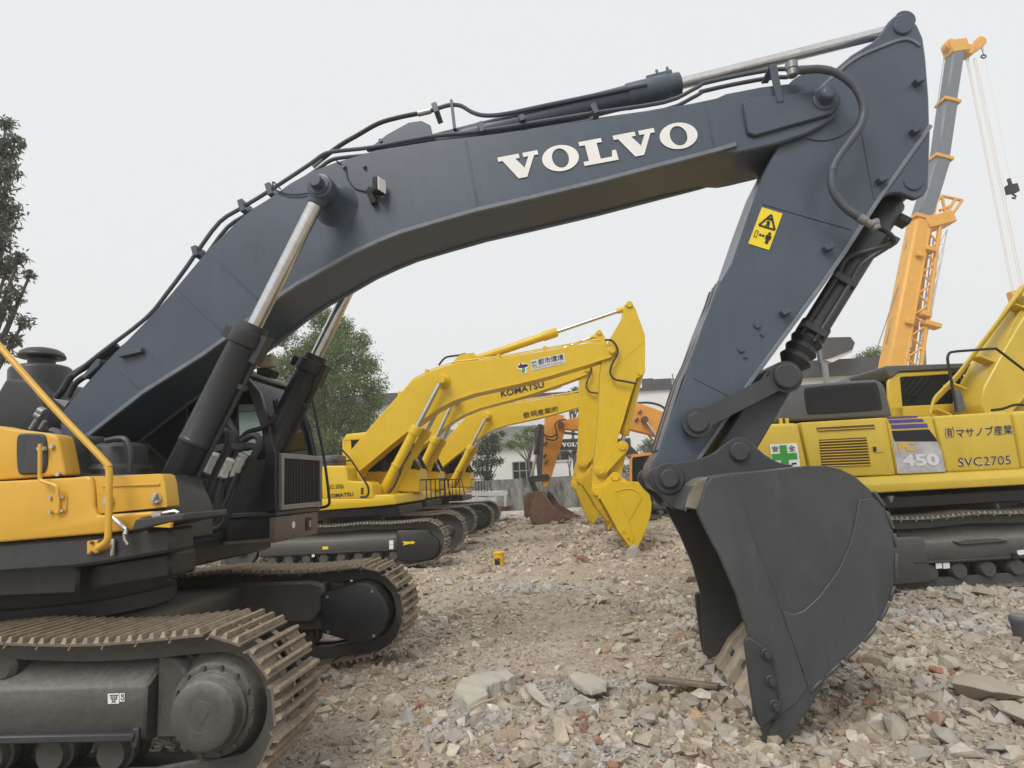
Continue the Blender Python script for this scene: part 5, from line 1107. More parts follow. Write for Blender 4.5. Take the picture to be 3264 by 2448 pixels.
b = MB(); cwp = [(2.96, 1.45), (2.93, 2.15), (3.05, 2.30), (3.55, 2.36), (3.75, 2.36), (3.75, 1.45)]; b.prism(cwp, -1.42, 1.45); b.make('counterweight', 'pyellow', PX, MP, bevel=.10, seg=3)
b = MB(); b.box(3.7, 8.3, -.80, 1.40, 1.42, 2.36); b.make('engine_bay', 'pyellow', PX, MP, bevel=.05, seg=2)
# louvres as real slats over a flat plate coloured like the shaded opening
def quadlerp(Qd, x, y):
    a = Qd[0] * (1 - x) + Qd[1] * x; d = Qd[3] * (1 - x) + Qd[2] * x; return a * (1 - y) + d * y
def louvre(quad, n, parent):
    Qd = [q3('c5', x, y, pv - .002) for x, y in quad]
    flat('vent_shade_plate', Qd, 'recess', parent, MP, .002)
    for k in range(n):
        y = (k + .72) / n
        b = MB(); b.bar(quadlerp(Qd, .0, y) + Vector((0, -.012, 0)), quadlerp(Qd, 1, y) + Vector((0, -.012, 0)), .0075, .010); b.make('vent_slat', 'pyellow', parent, MP, bevel=.004)
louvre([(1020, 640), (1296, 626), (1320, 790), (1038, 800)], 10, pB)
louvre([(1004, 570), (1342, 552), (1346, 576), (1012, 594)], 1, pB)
Qh = [q3('c5', x, y, pv) for x, y in ((1330, 676), (1392, 672), (1398, 712), (1336, 718))]
b = MB(); b.add([p + Vector((0, -.012, 0)) for p in Qh] + Qh, [(0, 1, 2, 3), (7, 6, 5, 4), (0, 4, 5, 1), (1, 5, 6, 2), (2, 6, 7, 3), (3, 7, 4, 0)]); hdl = b.make('door_latch', 'pyellow', pB, MP, bevel=.005)
flat('latch_recess', [q3('c5', x, y, pv - .012) for x, y in ((1334, 682), (1352, 681), (1356, 710), (1338, 712))], 'dark', hdl, MP)
b = MB(); q = q3('c5', 1364, 693, pv - .012); b.cyl(q, q + Vector((0, -.008, 0)), .012, n=12); b.make('lock', 'bolt', hdl, MP)
# safety sign
zs = pv - .012
sg = lambda x, y, d=0.0: q3('c5', x, y, zs - d)
b = MB(); sq = [sg(735, 668), sg(893, 660), sg(912, 795), sg(905, 830), sg(752, 838)]
sign = flat('safety_sign', sq, 'white', pA, MP, .006)
flat('green_cross', [sg(*p, .007) for p in ((790, 673), (832, 671), (839, 719), (892, 716), (897, 754), (846, 757), (851, 832), (808, 834), (800, 760), (750, 762), (745, 724), (796, 721))], 'green', sign, MP, .003)
lettering('lettering', '安', 'black', sign, MP, sg(751, 713, .01), sg(788, 710, .01), sg(746, 679, .01), bold=.012)
lettering('lettering', '全', 'black', sign, MP, sg(846, 710, .01), sg(886, 707, .01), sg(841, 674, .01), bold=.012)
flat('bar_mark', [sg(*p, .008) for p in ((862, 776), (890, 773), (891, 783), (863, 786))], 'black', sign, MP)
# badge panel
bg_ = lambda x, y, d=0.0: q3('e6', x, y, pv - .003 - d)
flat('badge', [bg_(*p) for p in ((455, 1240), (735, 1228), (790, 1300), (830, 1390), (862, 1548), (500, 1562))], 'silver', pC, MP)
flat('badge_top', [bg_(*p, .004) for p in ((455, 1240), (735, 1228), (790, 1298), (800, 1320), (480, 1320), (470, 1300))], 'dark', pC, MP)
for y0, y1, xa, xb in ((1196, 1226, 448, 732), (1160, 1184, 430, 700), (1138, 1150, 415, 655)):
    flat('stripe', [bg_(xa, y0 - 2), bg_(xb - 12, y0 - 12), bg_(xb, y1 - 12), bg_(xa + 8, y1)], 'violet', pC, MP)
lettering('lettering', 'PC', 'amber', pC, MP, bg_(512, 1402, .006), bg_(636, 1392, .006), bg_(498, 1330, .006), bold=.05)
lettering('lettering', '450', 'silverfade', pC, MP, bg_(540, 1512, .006), bg_(822, 1500, .006), bg_(524, 1420, .006), bold=.04)
# company characters with pale outline
tq = lambda x, y, d=0.0: q3('e6', x, y, pv - .003 - d)
def outlined(body, bl, br, tl, bold, ol):
    e = .012
    lettering('lettering_outline', body, 'white', pD, MP, tq(*bl), tq(*br), tq(*tl), bold=bold + ol)
    lettering('lettering', body, 'black', pD, MP, tq(*bl, .004), tq(*br, .004), tq(*tl, .004), bold=bold)
outlined('㈲', (862, 1300), (930, 1292), (856, 1215), .0, .014)
outlined('マサノブ産業', (948, 1292), (1372, 1262), (940, 1222), .006, .014)
outlined('SVC2705', (962, 1510), (1356, 1490), (956, 1446), -.005, .02)
# hood with screened side
hv = -1.05
b = MB(); b.prism(Q('c5', [(790, 535), (800, 420), (825, 382), (880, 322), (1100, 306), (1350, 290), (1385, 305), (1405, 330), (1452, 505)], hv), hv, .35); hood = b.make('engine_hood', 'hood', PX, MP, bevel=.04, seg=3)
scr = [(930, 352), (950, 335), (1340, 305), (1362, 318), (1390, 455), (1380, 470), (965, 498), (948, 482)]
b = MB(); b.prism(smooth_poly(Q('c5', scr, hv), 1), hv - .012, hv + .02); gr = b.make('screen', 'dark', hood, MP, bevel=.006)
Qs = [q3('c5', x, y, hv - .014) for x, y in ((938, 350), (1352, 318), (1380, 462), (958, 490))]
for k in range(20):
    y = (k + .5) / 20; b = MB(); b.bar(quadlerp(Qs, .015, y), quadlerp(Qs, .985, y), .0035, .005); b.make('screen_wire', 'fin', gr, MP)
for x in (800, 835): q = q3('c5', x, 535, -1.1); b = MB(); b.obox(q, ((1, 0, 0), (0, 1, 0), (0, 0, 1)), (.02, .02, .05)); b.make('hinge', 'pyellow', hood, MP)
# cab behind the boom
pcn, pcf = .42, 1.45
cabp = MB(); cabp.prism(Q('e6', [(450, 1135), (440, 1060), (990, 1030), (1000, 1135)], pcn), pcn, pcf); cabp = cabp.make('cab', 'pyellow', PX, MP, bevel=.02)
b = MB(); b.prism(Q('e6', [(396, 768), (402, 752), (985, 732), (1090, 740), (1090, 800), (960, 772), (500, 796), (445, 842), (412, 812)], pcn), pcn - .04, pcf + .04); b.make('roof', 'hood', cabp, MP, bevel=.015)
for v in (pcn, pcf - .06):
    b = MB(); b.prism(Q('e6', [(428, 870), (446, 842), (500, 800), (900, 782), (900, 812), (545, 832), (520, 838), (548, 1130), (455, 1132), (432, 1000)], pcn), v, v + .06); b.make('frame', 'pyellow', cabp, MP, bevel=.012)
    b = MB(); b.prism(Q('e6', [(515, 830), (960, 808), (990, 1110), (545, 1130)], pcn), v + .02, v + .026); b.make('side_glass', 'dglass', cabp, MP)
b = MB(); b.prism(Q('e6', [(960, 790), (990, 790), (1090, 1100), (1055, 1100)], pcn), pcn, pcf); b.make('pillar', 'navy', cabp, MP, bevel=.01)
b = MB(); b.box(6.85, 7.35, .7, 1.2, 2.35, 2.5); b.obox((6.88, .95, 2.8), ((1, 0, 0), (0, 1, 0), (0, 0, 1)), (.06, .24, .35)); b.make('seat', 'skin_seat', cabp, MP, bevel=.03)
# oil lines climbing the boom, black rail
for k in range(5):
    d = Vector((.055 * k, .09 * k, -.02 * k))
    pts = [q3('e6', x, y, -.30) + d for x, y in ((748, 1108), (775, 1000), (830, 935), (960, 800), (1080, 640), (1300, 352), (1470, 130))]
    b = MB(); b.tube(catmull(pts, 3), .021, 8); b.make('oil_pipe', 'pyellow', pboom, MP)
for x, y in ((790, 1090), (905, 895), (1110, 690), (1375, 300)):
    q = q3('e6', x, y, -.2); b = MB(); b.obox(q + Vector((.1, .05, -.03)), ((1, 0, -.5), (0, 1, 0), (.5, 0, 1)), (.12, .12, .014)); b.make('pipe_clamp', 'pyellow', pboom, MP, bevel=.004)
b = MB(); b.tube(catmull([q3('e6', x, y, -.95) for x, y in ((945, 1095), (930, 1000), (895, 800), (878, 705), (884, 668), (915, 644), (1080, 630), (1230, 620), (1265, 635), (1455, 780), (1700, 960), (1720, 1100))], 4), .020, 8); b.make('handrail', 'black', PX, MP)
b = MB(); b.tube(catmull([q3('e6', x, y, -1.0) for x, y in ((1210, 1085), (1300, 1072), (1360, 1050), (1420, 1042), (1500, 1050), (1600, 1050))], 4), .020, 8); b.make('handrail', 'black', PX, MP)
b = MB(); b.prism(Q('e6', [(955, 930), (980, 925), (1022, 1080), (960, 1100)], -.9), -.9, -.8); b.make('step_bracket', 'hood', PX, MP, bevel=.01)
b = MB(); q = q3('d5', 1295, 1030, -1.6); b.cyl(q, q + Vector((0, -.03, 0)), .045, n=16); b.make('grease_port', 'dark', PX, MP)
fs = lambda x, y: q3('d5', x, y, -1.37 - .216)
for x in (602, 668): flat('sticker', [fs(x, 1085), fs(x + 56, 1080), fs(x + 60, 1136), fs(x + 4, 1142)], 'white', PX, MP)
flat('sticker', [fs(1320, 980), fs(1385, 972), fs(1388, 1015), fs(1324, 1022)], 'white', PX, MP)
b = MB(); b.prism(Q('d5', [(640, 885), (750, 860), (1000, 850), (1115, 870), (1080, 890), (700, 915)], -1.35), -1.62, -1.2); b.make('step', 'under', PX, MP, bevel=.01)
b = MB(); b.prism(Q('d5', [(700, 870), (740, 800), (940, 790), (1010, 850)], -1.3), -1.3, -1.05); b.make('carrier_bracket', 'rust', PX, MP, bevel=.02)

# ================================================================== far excavators in the yard
def simple_base(root, M, u0, uf, ur, body, cabm, cw_side):
    T = Track(uf, ur, .52, .36, .125, .216, .085)
    uc = undercarriage(root, M, T, .52, shoeK, (.1, .6))
    b = MB(); b.box(uc - 2.6, uc + 2.0, -1.45, 1.45, 1.25, 1.5); b.make('deck', body, root, M, bevel=.03)
    b = MB(); b.box(min(uc + .4 * cw_side, uc + 2.9 * cw_side), max(uc + .4 * cw_side, uc + 2.9 * cw_side), -1.4, 1.4, 1.5, 2.35); b.make('engine_hood', body, root, M, bevel=.08, seg=2)
    return uc
FO = Frame(0, 26.0, 0); MO = FO.M
def O(c, pts, v): return FO.uw(c, pts, v)
OX = thing('excavator', 'faded orange excavator in the back with a rusty brown bucket on the ground', 'excavator', (7.0, 26, 0))
simple_base(OX, MO, 7.0, 9.0, 4.9, 'orange', 'orange', 1)
b = MB(); b.prism(O('e5', [(932, 500), (1010, 470), (1100, 478), (1112, 600), (1070, 760), (1008, 960), (985, 1040), (955, 1118), (912, 1112), (908, 1000), (920, 820), (930, 640)], -.24), -.24, .24); ost = b.make('stick', 'orange', OX, MO, bevel=.02)
b = MB(); q = O('e5', [(1070, 565)], -.3)[0]; b.cyl(uvw(q, -.42), uvw(q, .42), .14, n=18); b.make('nose_pin', 'rust', ost, MO, bevel=.015)
b = MB(); b.prism(O('e5', [(1035, 545), (1060, 525), (1110, 520), (1250, 488), (1640, 448), (1740, 372), (1800, 385), (1900, 420), (2000, 462), (2150, 560), (2300, 760), (2240, 800), (2060, 720), (1880, 652), (1700, 608), (1500, 598), (1250, 612), (1100, 602), (1050, 600)], -.3), -.3, .3); obm = b.make('boom', 'orange', OX, MO, bevel=.02)
q = O('e5', [(1810, 520)], -.5)[0]; e = FO.at('e5', 2180, 1050, -.5)
d = (Vector((e.x, 0, e.z)) - uvw(q, 0)).normalized()
for v in (-.5, .5):
    a = uvw(q, v); b = MB(); b.cyl(a + d * 1.25, a + d * 3.0, .12, n=18); cyo = b.make('boom_cylinder', 'orange', OX, MO); b = MB(); b.cyl(a, a + d * 1.3, .06, n=16); b.make('rod', 'chrome', cyo, MO)
    b = MB(); b.cyl(a + Vector((0, -.09, 0)), a + Vector((0, .09, 0)), .15, n=18); b.make('rod_eye', 'rust', cyo, MO)
pa, pb, pc_ = FO.at('e5', 890, 560, -.1), FO.at('e5', 856, 830, -.1), FO.at('e5', 812, 1030, -.1)
b = MB(); b.rev(pa, pb, [(0, .1), (.8, .1), (.82, .13), (1, .13)], 16); cyo = b.make('bucket_cylinder', 'charcoal', OX, MO); b = MB(); b.cyl(pb, pc_, .06, n=12); b.make('rod', 'chrome', cyo, MO)
for s in (-1, 1):
    b = MB(); b.prism(link_poly(O('e5', [(808, 1045)], -.3)[0], .12, O('e5', [(945, 1028)], -.3)[0], .14, 8), s * .22, s * .30); b.make('rocker_link', 'charcoal', OX, MO)
b = MB(); b.prism(link_poly(O('e5', [(808, 1045)], -.3)[0], .11, O('e5', [(850, 1150)], -.3)[0], .12, 8), -.2, .2); b.make('bucket_link', 'charcoal', OX, MO)
osd = O('g2', [(812, 790), (850, 752), (905, 748), (940, 782), (990, 850), (1060, 900), (1105, 950), (1110, 966), (1050, 1000), (1000, 1022), (900, 1028), (836, 1020), (808, 975), (800, 900)], -.75)
b = MB(); b.prism(osd, -.75, -.71); obk = b.make('bucket', 'rust', OX, MO, bevel=.01)
b = MB(); b.prism([(x - .05, y + .03) for x, y in osd], .62, .66); b.make('bucket_side', 'rust', obk, MO, bevel=.01)
osh = O('g2', [(945, 760), (905, 738), (840, 745), (805, 785), (790, 880), (800, 985), (840, 1022), (1000, 1026), (1110, 966)], -.75)
sp = smooth_poly(osh, 1, False); b = MB(); b.prism(strip_poly(sp, .025), -.72, .64); b.make('bucket_shell', 'rust', obk, MO, bevel=.006)
b = MB(); b.prism(O('g2', [(742, 785), (775, 742), (830, 745), (800, 800), (800, 950), (775, 975), (750, 960)], -.2), -.3, .55); b.make('bucket_back', 'rust', obk, MO, bevel=.05, seg=2)
b = MB(); b.prism(O('g2', [(958, 735), (1000, 760), (1060, 850), (1190, 925), (1150, 948), (1080, 970), (1000, 860), (950, 790)], .5), .50, .60); b.make('bucket_side', 'rust', obk, MO, bevel=.01)
for k in range(4):
    q = FO.at('g2', 1110 + 28 * k, 968 - 8 * k, -.6 + .35 * k); b = MB(); b.obox(q, ((1, 0, -.25), (0, 1, 0), (.25, 0, 1)), (.22, .08, .035)); b.make('tooth', 'rust', obk, MO, bevel=.01)
b = MB(); b.tube(catmull([FO.at('e5', x, y, -.45) for x, y in ((1120, 515), (1050, 530), (1020, 570), (1035, 640), (990, 670), (940, 660), (915, 640))], 4), .03, 6); b.make('hose', 'rubber', OX, MO)
b = MB(); b.tube(catmull([FO.at('e5', x, y, -.45) for x, y in ((1035, 640), (1040, 680), (1010, 700), (950, 690), (935, 670))], 4), .03, 6); b.make('hose', 'rubber', OX, MO)
b = MB(); b.tube(catmull([FO.at('e5', x, y, -.1) for x, y in ((1745, 372), (1850, 370), (1950, 395), (2020, 450))], 4), .05, 6); b.make('hose', 'rubber', OX, MO)
for x, y in ((1740, 520), (1770, 450), (935, 730), (930, 840), (945, 895)):
    q = FO.at('e5', x, y, -.34 if x > 1500 else -.28); b = MB(); b.obox(q, ((1, 0, 1), (0, 1, 0), (-1, 0, 1)), (.1, .05, .04)); b.make('hose_clamp', 'rust', OX, MO, bevel=.01)
# cab with orange frame
cbo = O('e5', [(1688, 1062), (1688, 880), (1700, 842), (1900, 815), (2160, 800), (2170, 1062)], -.95)
b = MB(); b.prism(strip_poly(cbo, .055), -.98, -.90); ocab = b.make('cab', 'orange', OX, MO, bevel=.01)
b = MB(); b.prism([(x, y) for x, y in cbo], -.94, -.93); b.make('side_glass', 'dglass', ocab, MO)
b = MB(); b.box(cbo[0][0], cbo[-1][0], -.9, .1, 1.5, 1.62); b.make('floor', 'orange', ocab, MO)
b = MB(); b.box(cbo[2][0], cbo[-1][0], -.9, .1, cbo[3][1] - .05, cbo[3][1] + .02); b.make('roof', 'orange', ocab, MO, bevel=.01)

FG = Frame(0, 29.5, 0); MG = FG.M
GX = thing('excavator', 'excavator with dark grey boom standing behind the orange one', 'excavator', (8.5, 29.5, 0))
simple_base(GX, MG, 8.5, 11.5, 7.0, 'orange', 'orange', 1)
G = lambda c, pts, v: FG.uw(c, pts, v)
b = MB(); b.prism(G('e5', [(1060, 700), (1090, 690), (1240, 684), (1640, 715), (1720, 775), (1820, 880), (1900, 985), (1830, 1020), (1740, 900), (1640, 815), (1200, 788), (1072, 772)], -.3), -.3, .3); gbm = b.make('boom', 'charcoal', GX, MG, bevel=.02)
b = MB(); b.prism(G('e5', [(838, 590), (900, 560), (930, 580), (925, 1000), (905, 1030), (870, 1025), (845, 800)], -.22), -.22, .22); b.make('stick', 'charcoal', GX, MG, bevel=.02)
b = MB(); b.prism(G('e5', [(880, 610), (1110, 622), (1240, 640), (1240, 655), (1110, 645), (880, 660)], -.1), -.1, .1); b.make('stick_cylinder', 'charcoal', GX, MG, bevel=.02)
gl = lambda x, y: FG.at('e5', x, y, -.306)
lettering('lettering', 'VOLVO', 'white', gbm, MG, gl(1084, 758), gl(1290, 752), gl(1080, 722), geo=slab_volvo())

# ================================================================== truck crane
CY0 = 38.0
FC = Frame(0, CY0, 0); MC = FC.M
def C3(x, y, dy=0.0): q = FC.at('e4', x, y, 0); return Vector((q.x, dy, q.z))
CR = thing('truck_crane', 'tall truck crane with orange and grey telescopic boom raised against the sky', 'crane', (22.5, CY0, 0))
a0, a1, a2 = C3(205, 1530), C3(330, 885), C3(492, 118)
ax = (a2 - a0).normalized(); pr = Vector((-ax.z, 0, ax.x)); vy = Vector((0, 1, 0))
base0 = a0 - ax * 6.2
def sect(name, p, q, hw, hd, mat, parent, bev=.05):
    b = MB(); b.obox((p + q) / 2, (q - p, pr, vy), ((q - p).length / 2, hw, hd)); return b.make(name, mat, parent, MC, bevel=bev)
cb = sect('boom', base0, a1, .56, .60, 'corange', CR, .14)
c1_, c2_ = C3(417, 612), C3(455, 356)
sect('boom_section', a1 - ax * .5, c1_, .50, .52, 'cgrey', cb, .12)
sect('boom_section', c1_ - ax * .3, c2_, .45, .47, 'cgrey', cb, .12)
sect('boom_section', c2_ - ax * .3, a2, .40, .42, 'cgrey', cb, .10)
for c, w in ((a1, .68), (c1_, .60), (c2_, .56)): sect('collar', c - ax * .12, c + ax * .12, w, w, 'corange' if c is not a1 else 'corange', cb, .02)
b = MB(); b.obox(C3(490, 108), ((1, 0, .1), vy, (-.1, 0, 1)), (.62, .45, .45)); b.bar(C3(470, 95), C3(560, 128), .35, .35); b.bar(C3(540, 130), C3(606, 80), .28, .25); b.cyl(C3(462, 98, -.3), C3(462, 98, .3), .42, n=18); b.cyl(C3(600, 78, -.2), C3(600, 78, .2), .35, n=18); hdc = b.make('boom_head', 'corange', cb, MC, bevel=.03)
# lattice jib stowed along the boom: two chords and diagonals, each bar real
def lattice(name, L0, L1, R0, R1, n, r0, r1, mat, d0=-.5, d1=.5):
    pL = lambda t: L0 * (1 - t) + L1 * t; pR = lambda t: R0 * (1 - t) + R1 * t
    first = None
    for s, d in ((0, d0), (1, d1)):
        off = Vector((0, d, 0))
        for A_, B_ in ((L0, L1), (R0, R1)):
            b = MB(); b.cyl(A_ + off, B_ + off, r0, n=6)
            if first is None: first = b.make(name, mat, CR, MC)
            else: b.make('chord', mat, first, MC)
        for k in range(n):
            t0, t1 = k / n, (k + 1) / n
            b = MB(); b.cyl((pL(t0) if k % 2 else pR(t0)) + off, (pR(t1) if k % 2 else pL(t1)) + off, r1, n=5); b.make('brace', mat, first, MC)
    for k in range(n):
        t = k / n; b = MB(); b.cyl(pL(t) + Vector((0, d0, 0)), pL(t + 1 / n) + Vector((0, d1, 0)), r1, n=5); b.make('brace', mat, first, MC)
    return first
jib = lattice('jib', C3(235, 1560), C3(352, 905), C3(308, 1560), C3(398, 905), 14, .14, .07, 'corange')
lattice('jib_extension', C3(325, 1540), C3(405, 960), C3(352, 1380), C3(438, 935), 14, .045, .03, 'whitesteel', -.3, .3)
b = MB(); b.obox(C3(395, 895), ((1, 0, .2), vy, (-.2, 0, 1)), (.95, .7, .4)); b.make('jib_foot', 'corange', jib, MC, bevel=.05)
for a, c in (((370, 880), (385, 810)), ((385, 810), (410, 785)), ((410, 785), (500, 805)), ((500, 805), (440, 890)), ((410, 785), (430, 890)), ((430, 860), (470, 800)), ((400, 850), (450, 830))):
    b = MB(); b.cyl(C3(*a, -.4), C3(*c, -.4), .10, n=6); b.make('jib_strut', 'corange', jib, MC)
for x, y, w in ((345, 1030, .45), (250, 1355, .35), (355, 1365, .7), (325, 1320, .45), (295, 1055, .3)):
    b = MB(); b.obox(C3(x, y, -.5), (ax, vy, pr), (.16, .35, w * .7)); b.make('jib_bracket', 'corange', jib, MC, bevel=.04)
for x0_, y0_, x1_, y1_, r in ((450, 120, 415, 360, .03), (440, 130, 380, 560, .02), (290, 920, 265, 1010, .05), (265, 1080, 140, 1450, .03), (240, 1180, 175, 1440, .03), (345, 1410, 352, 1540, .1), (600, 85, 620, 140, .03)):
    b = MB(); b.cyl(C3(x0_, y0_), C3(x1_, y1_), r, n=6); b.make('guy_rope', 'alu', CR, MC)
gnd = lambda p: Vector((p.x, p.y, max(p.z, 1.2)))
for x0_, y0_, x1_, y1_, r in ((540, 150, 750, 1215, .09), (548, 150, 758, 1215, .09), (575, 150, 785, 1180, .10), (585, 150, 797, 1180, .10), (570, 160, 770, 1190, .03), (612, 90, 738, 700, .035)):
    b = MB(); b.cyl(C3(x0_, y0_), C3(x1_, y1_), r * .6, n=6); b.make('hoist_rope', 'white', CR, MC)
b = MB(); t = [C3(617 + 11 * math.cos(a), 142 + 7 * math.sin(a)) for a in np.linspace(0, 2 * math.pi, 16)]; b.tube(t, .05, 6); b.make('rope_ring', 'dark', CR, MC)
b = MB(); q = C3(743, 742); b.obox(q, ((1, 0, .1), vy, (-.1, 0, 1)), (.32, .25, .28)); b.cyl(q + Vector((0, 0, .25)), q + Vector((-.05, 0, .75)), .12, n=8); b.tube([q + Vector((0, 0, -.25)), q + Vector((.05, 0, -.4)), q + Vector((.2, 0, -.5)), q + Vector((.1, 0, -.68)), q + Vector((-.08, 0, -.6))], .07, 8); b.make('hook_block', 'dark', CR, MC, bevel=.03)
b = MB(); q = C3(775, 1240); b.obox(q, ((1, 0, .1), vy, (-.1, 0, 1)), (.5, .3, .6)); b.make('hook_block', 'corange', CR, MC, bevel=.08)
# carrier of the crane (behind the yellow excavator)
b = MB(); b.box(17.5, 29.5, -1.25, 1.25, 1.0, 1.6); car = b.make('carrier', 'corange', CR, MC, bevel=.05)
b = MB(); b.prism([(27.6, 1.6), (27.6, 3.0), (29.0, 3.0), (29.6, 2.3), (29.6, 1.6)], -1.25, 0); b.make('driver_cab', 'corange', car, MC, bevel=.08)
b = MB(); b.box(19.6, 23.6, -1.2, 1.2, 1.7, 3.2); b.make('superstructure', 'corange', CR, MC, bevel=.1)
for u in (18.6, 20.0, 25.0, 26.4, 28.4):
    for v in (-1.1, 1.1):
        b = MB(); b.rev((u, v - .2, .55), (u, v + .2, .55), [(0, .2), (.05, .48), (.2, .55), (.8, .55), (.95, .48), (1, .2)], 24); b.make('wheel', 'rubber', car, MC)

# ================================================================== white steel frames stacked by the wall
FT = Frame(0, 29.0, 4.0); MTt = FT.M
WT = thing('steel_frame_stack', 'chipped white steel frames stacked behind the yellow tracks by the wall', 'steel frames', tuple(MTt @ Vector((-3.6, 0, 0))))
X = lambda x, y, v=0.0: FT.at('d6', x, y, v)
def tb_(name, a, c, h, w, m='whitesteel'):
    b = MB(); b.bar(a, c, h, w); return b.make(name, m, WT, MTt, bevel=.01)
for v in (-.9, .9):
    tb_('beam', X(1240, 545, 0) + Vector((0, v, 0)), X(1935, 545, 0) + Vector((0, v, 0)), .10, .06)
    tb_('beam', X(1240, 640, 0) + Vector((0, v, 0)), X(1800, 640, 0) + Vector((0, v, 0)), .22, .06)
for x in (1380, 1480, 1640, 1830, 1930): tb_('post', X(x, 535, -.9), X(x, 680 if x > 1800 else 600, -.9), .06, .05)
for x in (1300, 1450, 1600, 1750, 1900): tb_('cross_beam', X(x, 530) + Vector((0, -.95, 0)), X(x, 530) + Vector((0, .95, 0)), .07, .05) if False else None
for x in (1300, 1500, 1700, 1900):
    b = MB(); q = X(x, 528); b.box(q.x - .06, q.x + .06, -.92, .92, q.z - .05, q.z + .05); b.make('cross_beam', 'whitesteel', WT, MTt, bevel=.01)
b = MB(); q = X(1890, 690); b.box(q.x - .9, q.x + .5, -.8, .8, q.z - .12, q.z + .1); b.make('pallet', 'rust', WT, MTt, bevel=.02)
# ================================================================== ground
def vnoise(x, y, s, seed):
    """smooth value noise on arrays"""
    x, y = np.asarray(x, float) / s + seed * 17.3, np.asarray(y, float) / s - seed * 9.7
    xi, yi = np.floor(x), np.floor(y); fx, fy = x - xi, y - yi
    h = lambda a, b: np.modf(np.abs(np.sin(a * 127.1 + b * 311.7 + seed * 74.7) * 43758.5453))[0]
    fx, fy = fx * fx * (3 - 2 * fx), fy * fy * (3 - 2 * fy)
    return (h(xi, yi) * (1 - fx) + h(xi + 1, yi) * fx) * (1 - fy) + (h(xi, yi + 1) * (1 - fx) + h(xi + 1, yi + 1) * fx) * fy - .5
def gh(x, y):
    x, y = np.asarray(x, float), np.asarray(y, float)
    near = np.clip((36 - y) / 6, 0, 1)
    z = .10 * vnoise(x, y, 2.3, 1) + .06 * vnoise(x, y, .8, 2) + .035 * vnoise(x, y, .31, 3)
    z += .10 * np.exp(-(((x - 3.6) / 1.3) ** 2 + ((y - 6.6) / 1.3) ** 2)) + .10 * np.exp(-(((x - 5.2) / 1.6) ** 2 + ((y - 8.0) / .5) ** 2))
    z += .16 * np.exp(-(((x - 3.0) / 1.2) ** 2 + ((y - 17.5) / 2.5) ** 2)) + .10 * np.exp(-(((x - 0.9) / 1.0) ** 2 + ((y - 4.6) / .5) ** 2))
    z -= .08 * np.exp(-(((x - .3) / .7) ** 2 + ((y - 6.3) / .35) ** 2))
    return (z - .02) * near - .03 * (1 - near)
def ground_mat():
    m, nt, b = _mat('rubble dirt')
    n1 = _noise(nt, .55, 8, .7); n2 = _noise(nt, 7, 8, .75); n3 = _noise(nt, 60, 4, .7)
    c1 = _ramp(nt, n1.outputs['Fac'], [(.35, (.37, .30, .225)), (.52, (.44, .375, .30)), (.68, (.50, .455, .39))]).outputs['Color']
    c2 = _ramp(nt, n2.outputs['Fac'], [(.3, (.55, .5, .45)), (.55, (1, 1, 1)), (.75, (1.25, 1.2, 1.12))]).outputs['Color']
    c = _mix(nt, .8, c1, c2, 'MULTIPLY')
    tc = nt.nodes.new('ShaderNodeTexCoord'); v = nt.nodes.new('ShaderNodeTexVoronoi'); v.inputs['Scale'].default_value = 38; v.inputs['Randomness'].default_value = 1
    nt.links.new(tc.outputs['Object'], v.inputs['Vector'])
    hsv = nt.nodes.new('ShaderNodeHueSaturation'); hsv.inputs['Saturation'].default_value = .25; nt.links.new(v.outputs['Color'], hsv.inputs['Color'])
    c = _mix(nt, .35, c, hsv.outputs['Color'], 'SOFT_LIGHT')
    nt.links.new(c, b.inputs['Base Color']); b.inputs['Roughness'].default_value = .95; b.inputs['Specular IOR Level'].default_value = .2
    v2 = nt.nodes.new('ShaderNodeTexVoronoi'); v2.inputs['Scale'].default_value = 22; nt.links.new(tc.outputs['Object'], v2.inputs['Vector'])
    ad = nt.nodes.new('ShaderNodeMath'); ad.operation = 'MULTIPLY_ADD'; ad.inputs[1].default_value = -.6
    nt.links.new(v.outputs['Distance'], ad.inputs[0]); nt.links.new(n2.outputs['Fac'], ad.inputs[2])
    ad2 = nt.nodes.new('ShaderNodeMath'); ad2.operation = 'MULTIPLY_ADD'; ad2.inputs[1].default_value = -.8
    nt.links.new(v2.outputs['Distance'], ad2.inputs[0]); nt.links.new(ad.outputs[0], ad2.inputs[2])
    bp = nt.nodes.new('ShaderNodeBump'); bp.inputs['Strength'].default_value = .9; bp.inputs['Distance'].default_value = .03
    nt.links.new(ad2.outputs[0], bp.inputs['Height']); nt.links.new(bp.outputs[0], b.inputs['Normal'])
    return m
MT['ground'] = ground_mat()
def graded(a, b, step, far, n):
    core = np.arange(a, b + step / 2, step); g = step * 1.25 ** np.arange(1, n); lo_ = a - np.cumsum(g); hi_ = b + np.cumsum(g)
    return np.r_[lo_[::-1], core, hi_]
xs = graded(-5, 9, .09, 0, 36); ys = graded(1.5, 14, .09, 0, 36)
XX, YY = np.meshgrid(xs, ys); ZZ = gh(XX, YY)
vs = np.c_[XX.ravel(), YY.ravel(), ZZ.ravel()]
nx, ny = len(xs), len(ys); ii = np.arange(nx * ny).reshape(ny, nx)
fs = np.c_[ii[:-1, :-1].ravel(), ii[:-1, 1:].ravel(), ii[1:, 1:].ravel(), ii[1:, :-1].ravel()]
me = bpy.data.meshes.new('ground'); me.from_pydata(vs.tolist(), [], fs.tolist()); me.materials.append(MT['ground'])
me.polygons.foreach_set('use_smooth', [True] * len(me.polygons))
ground = structure(link(bpy.data.objects.new('ground', me)))

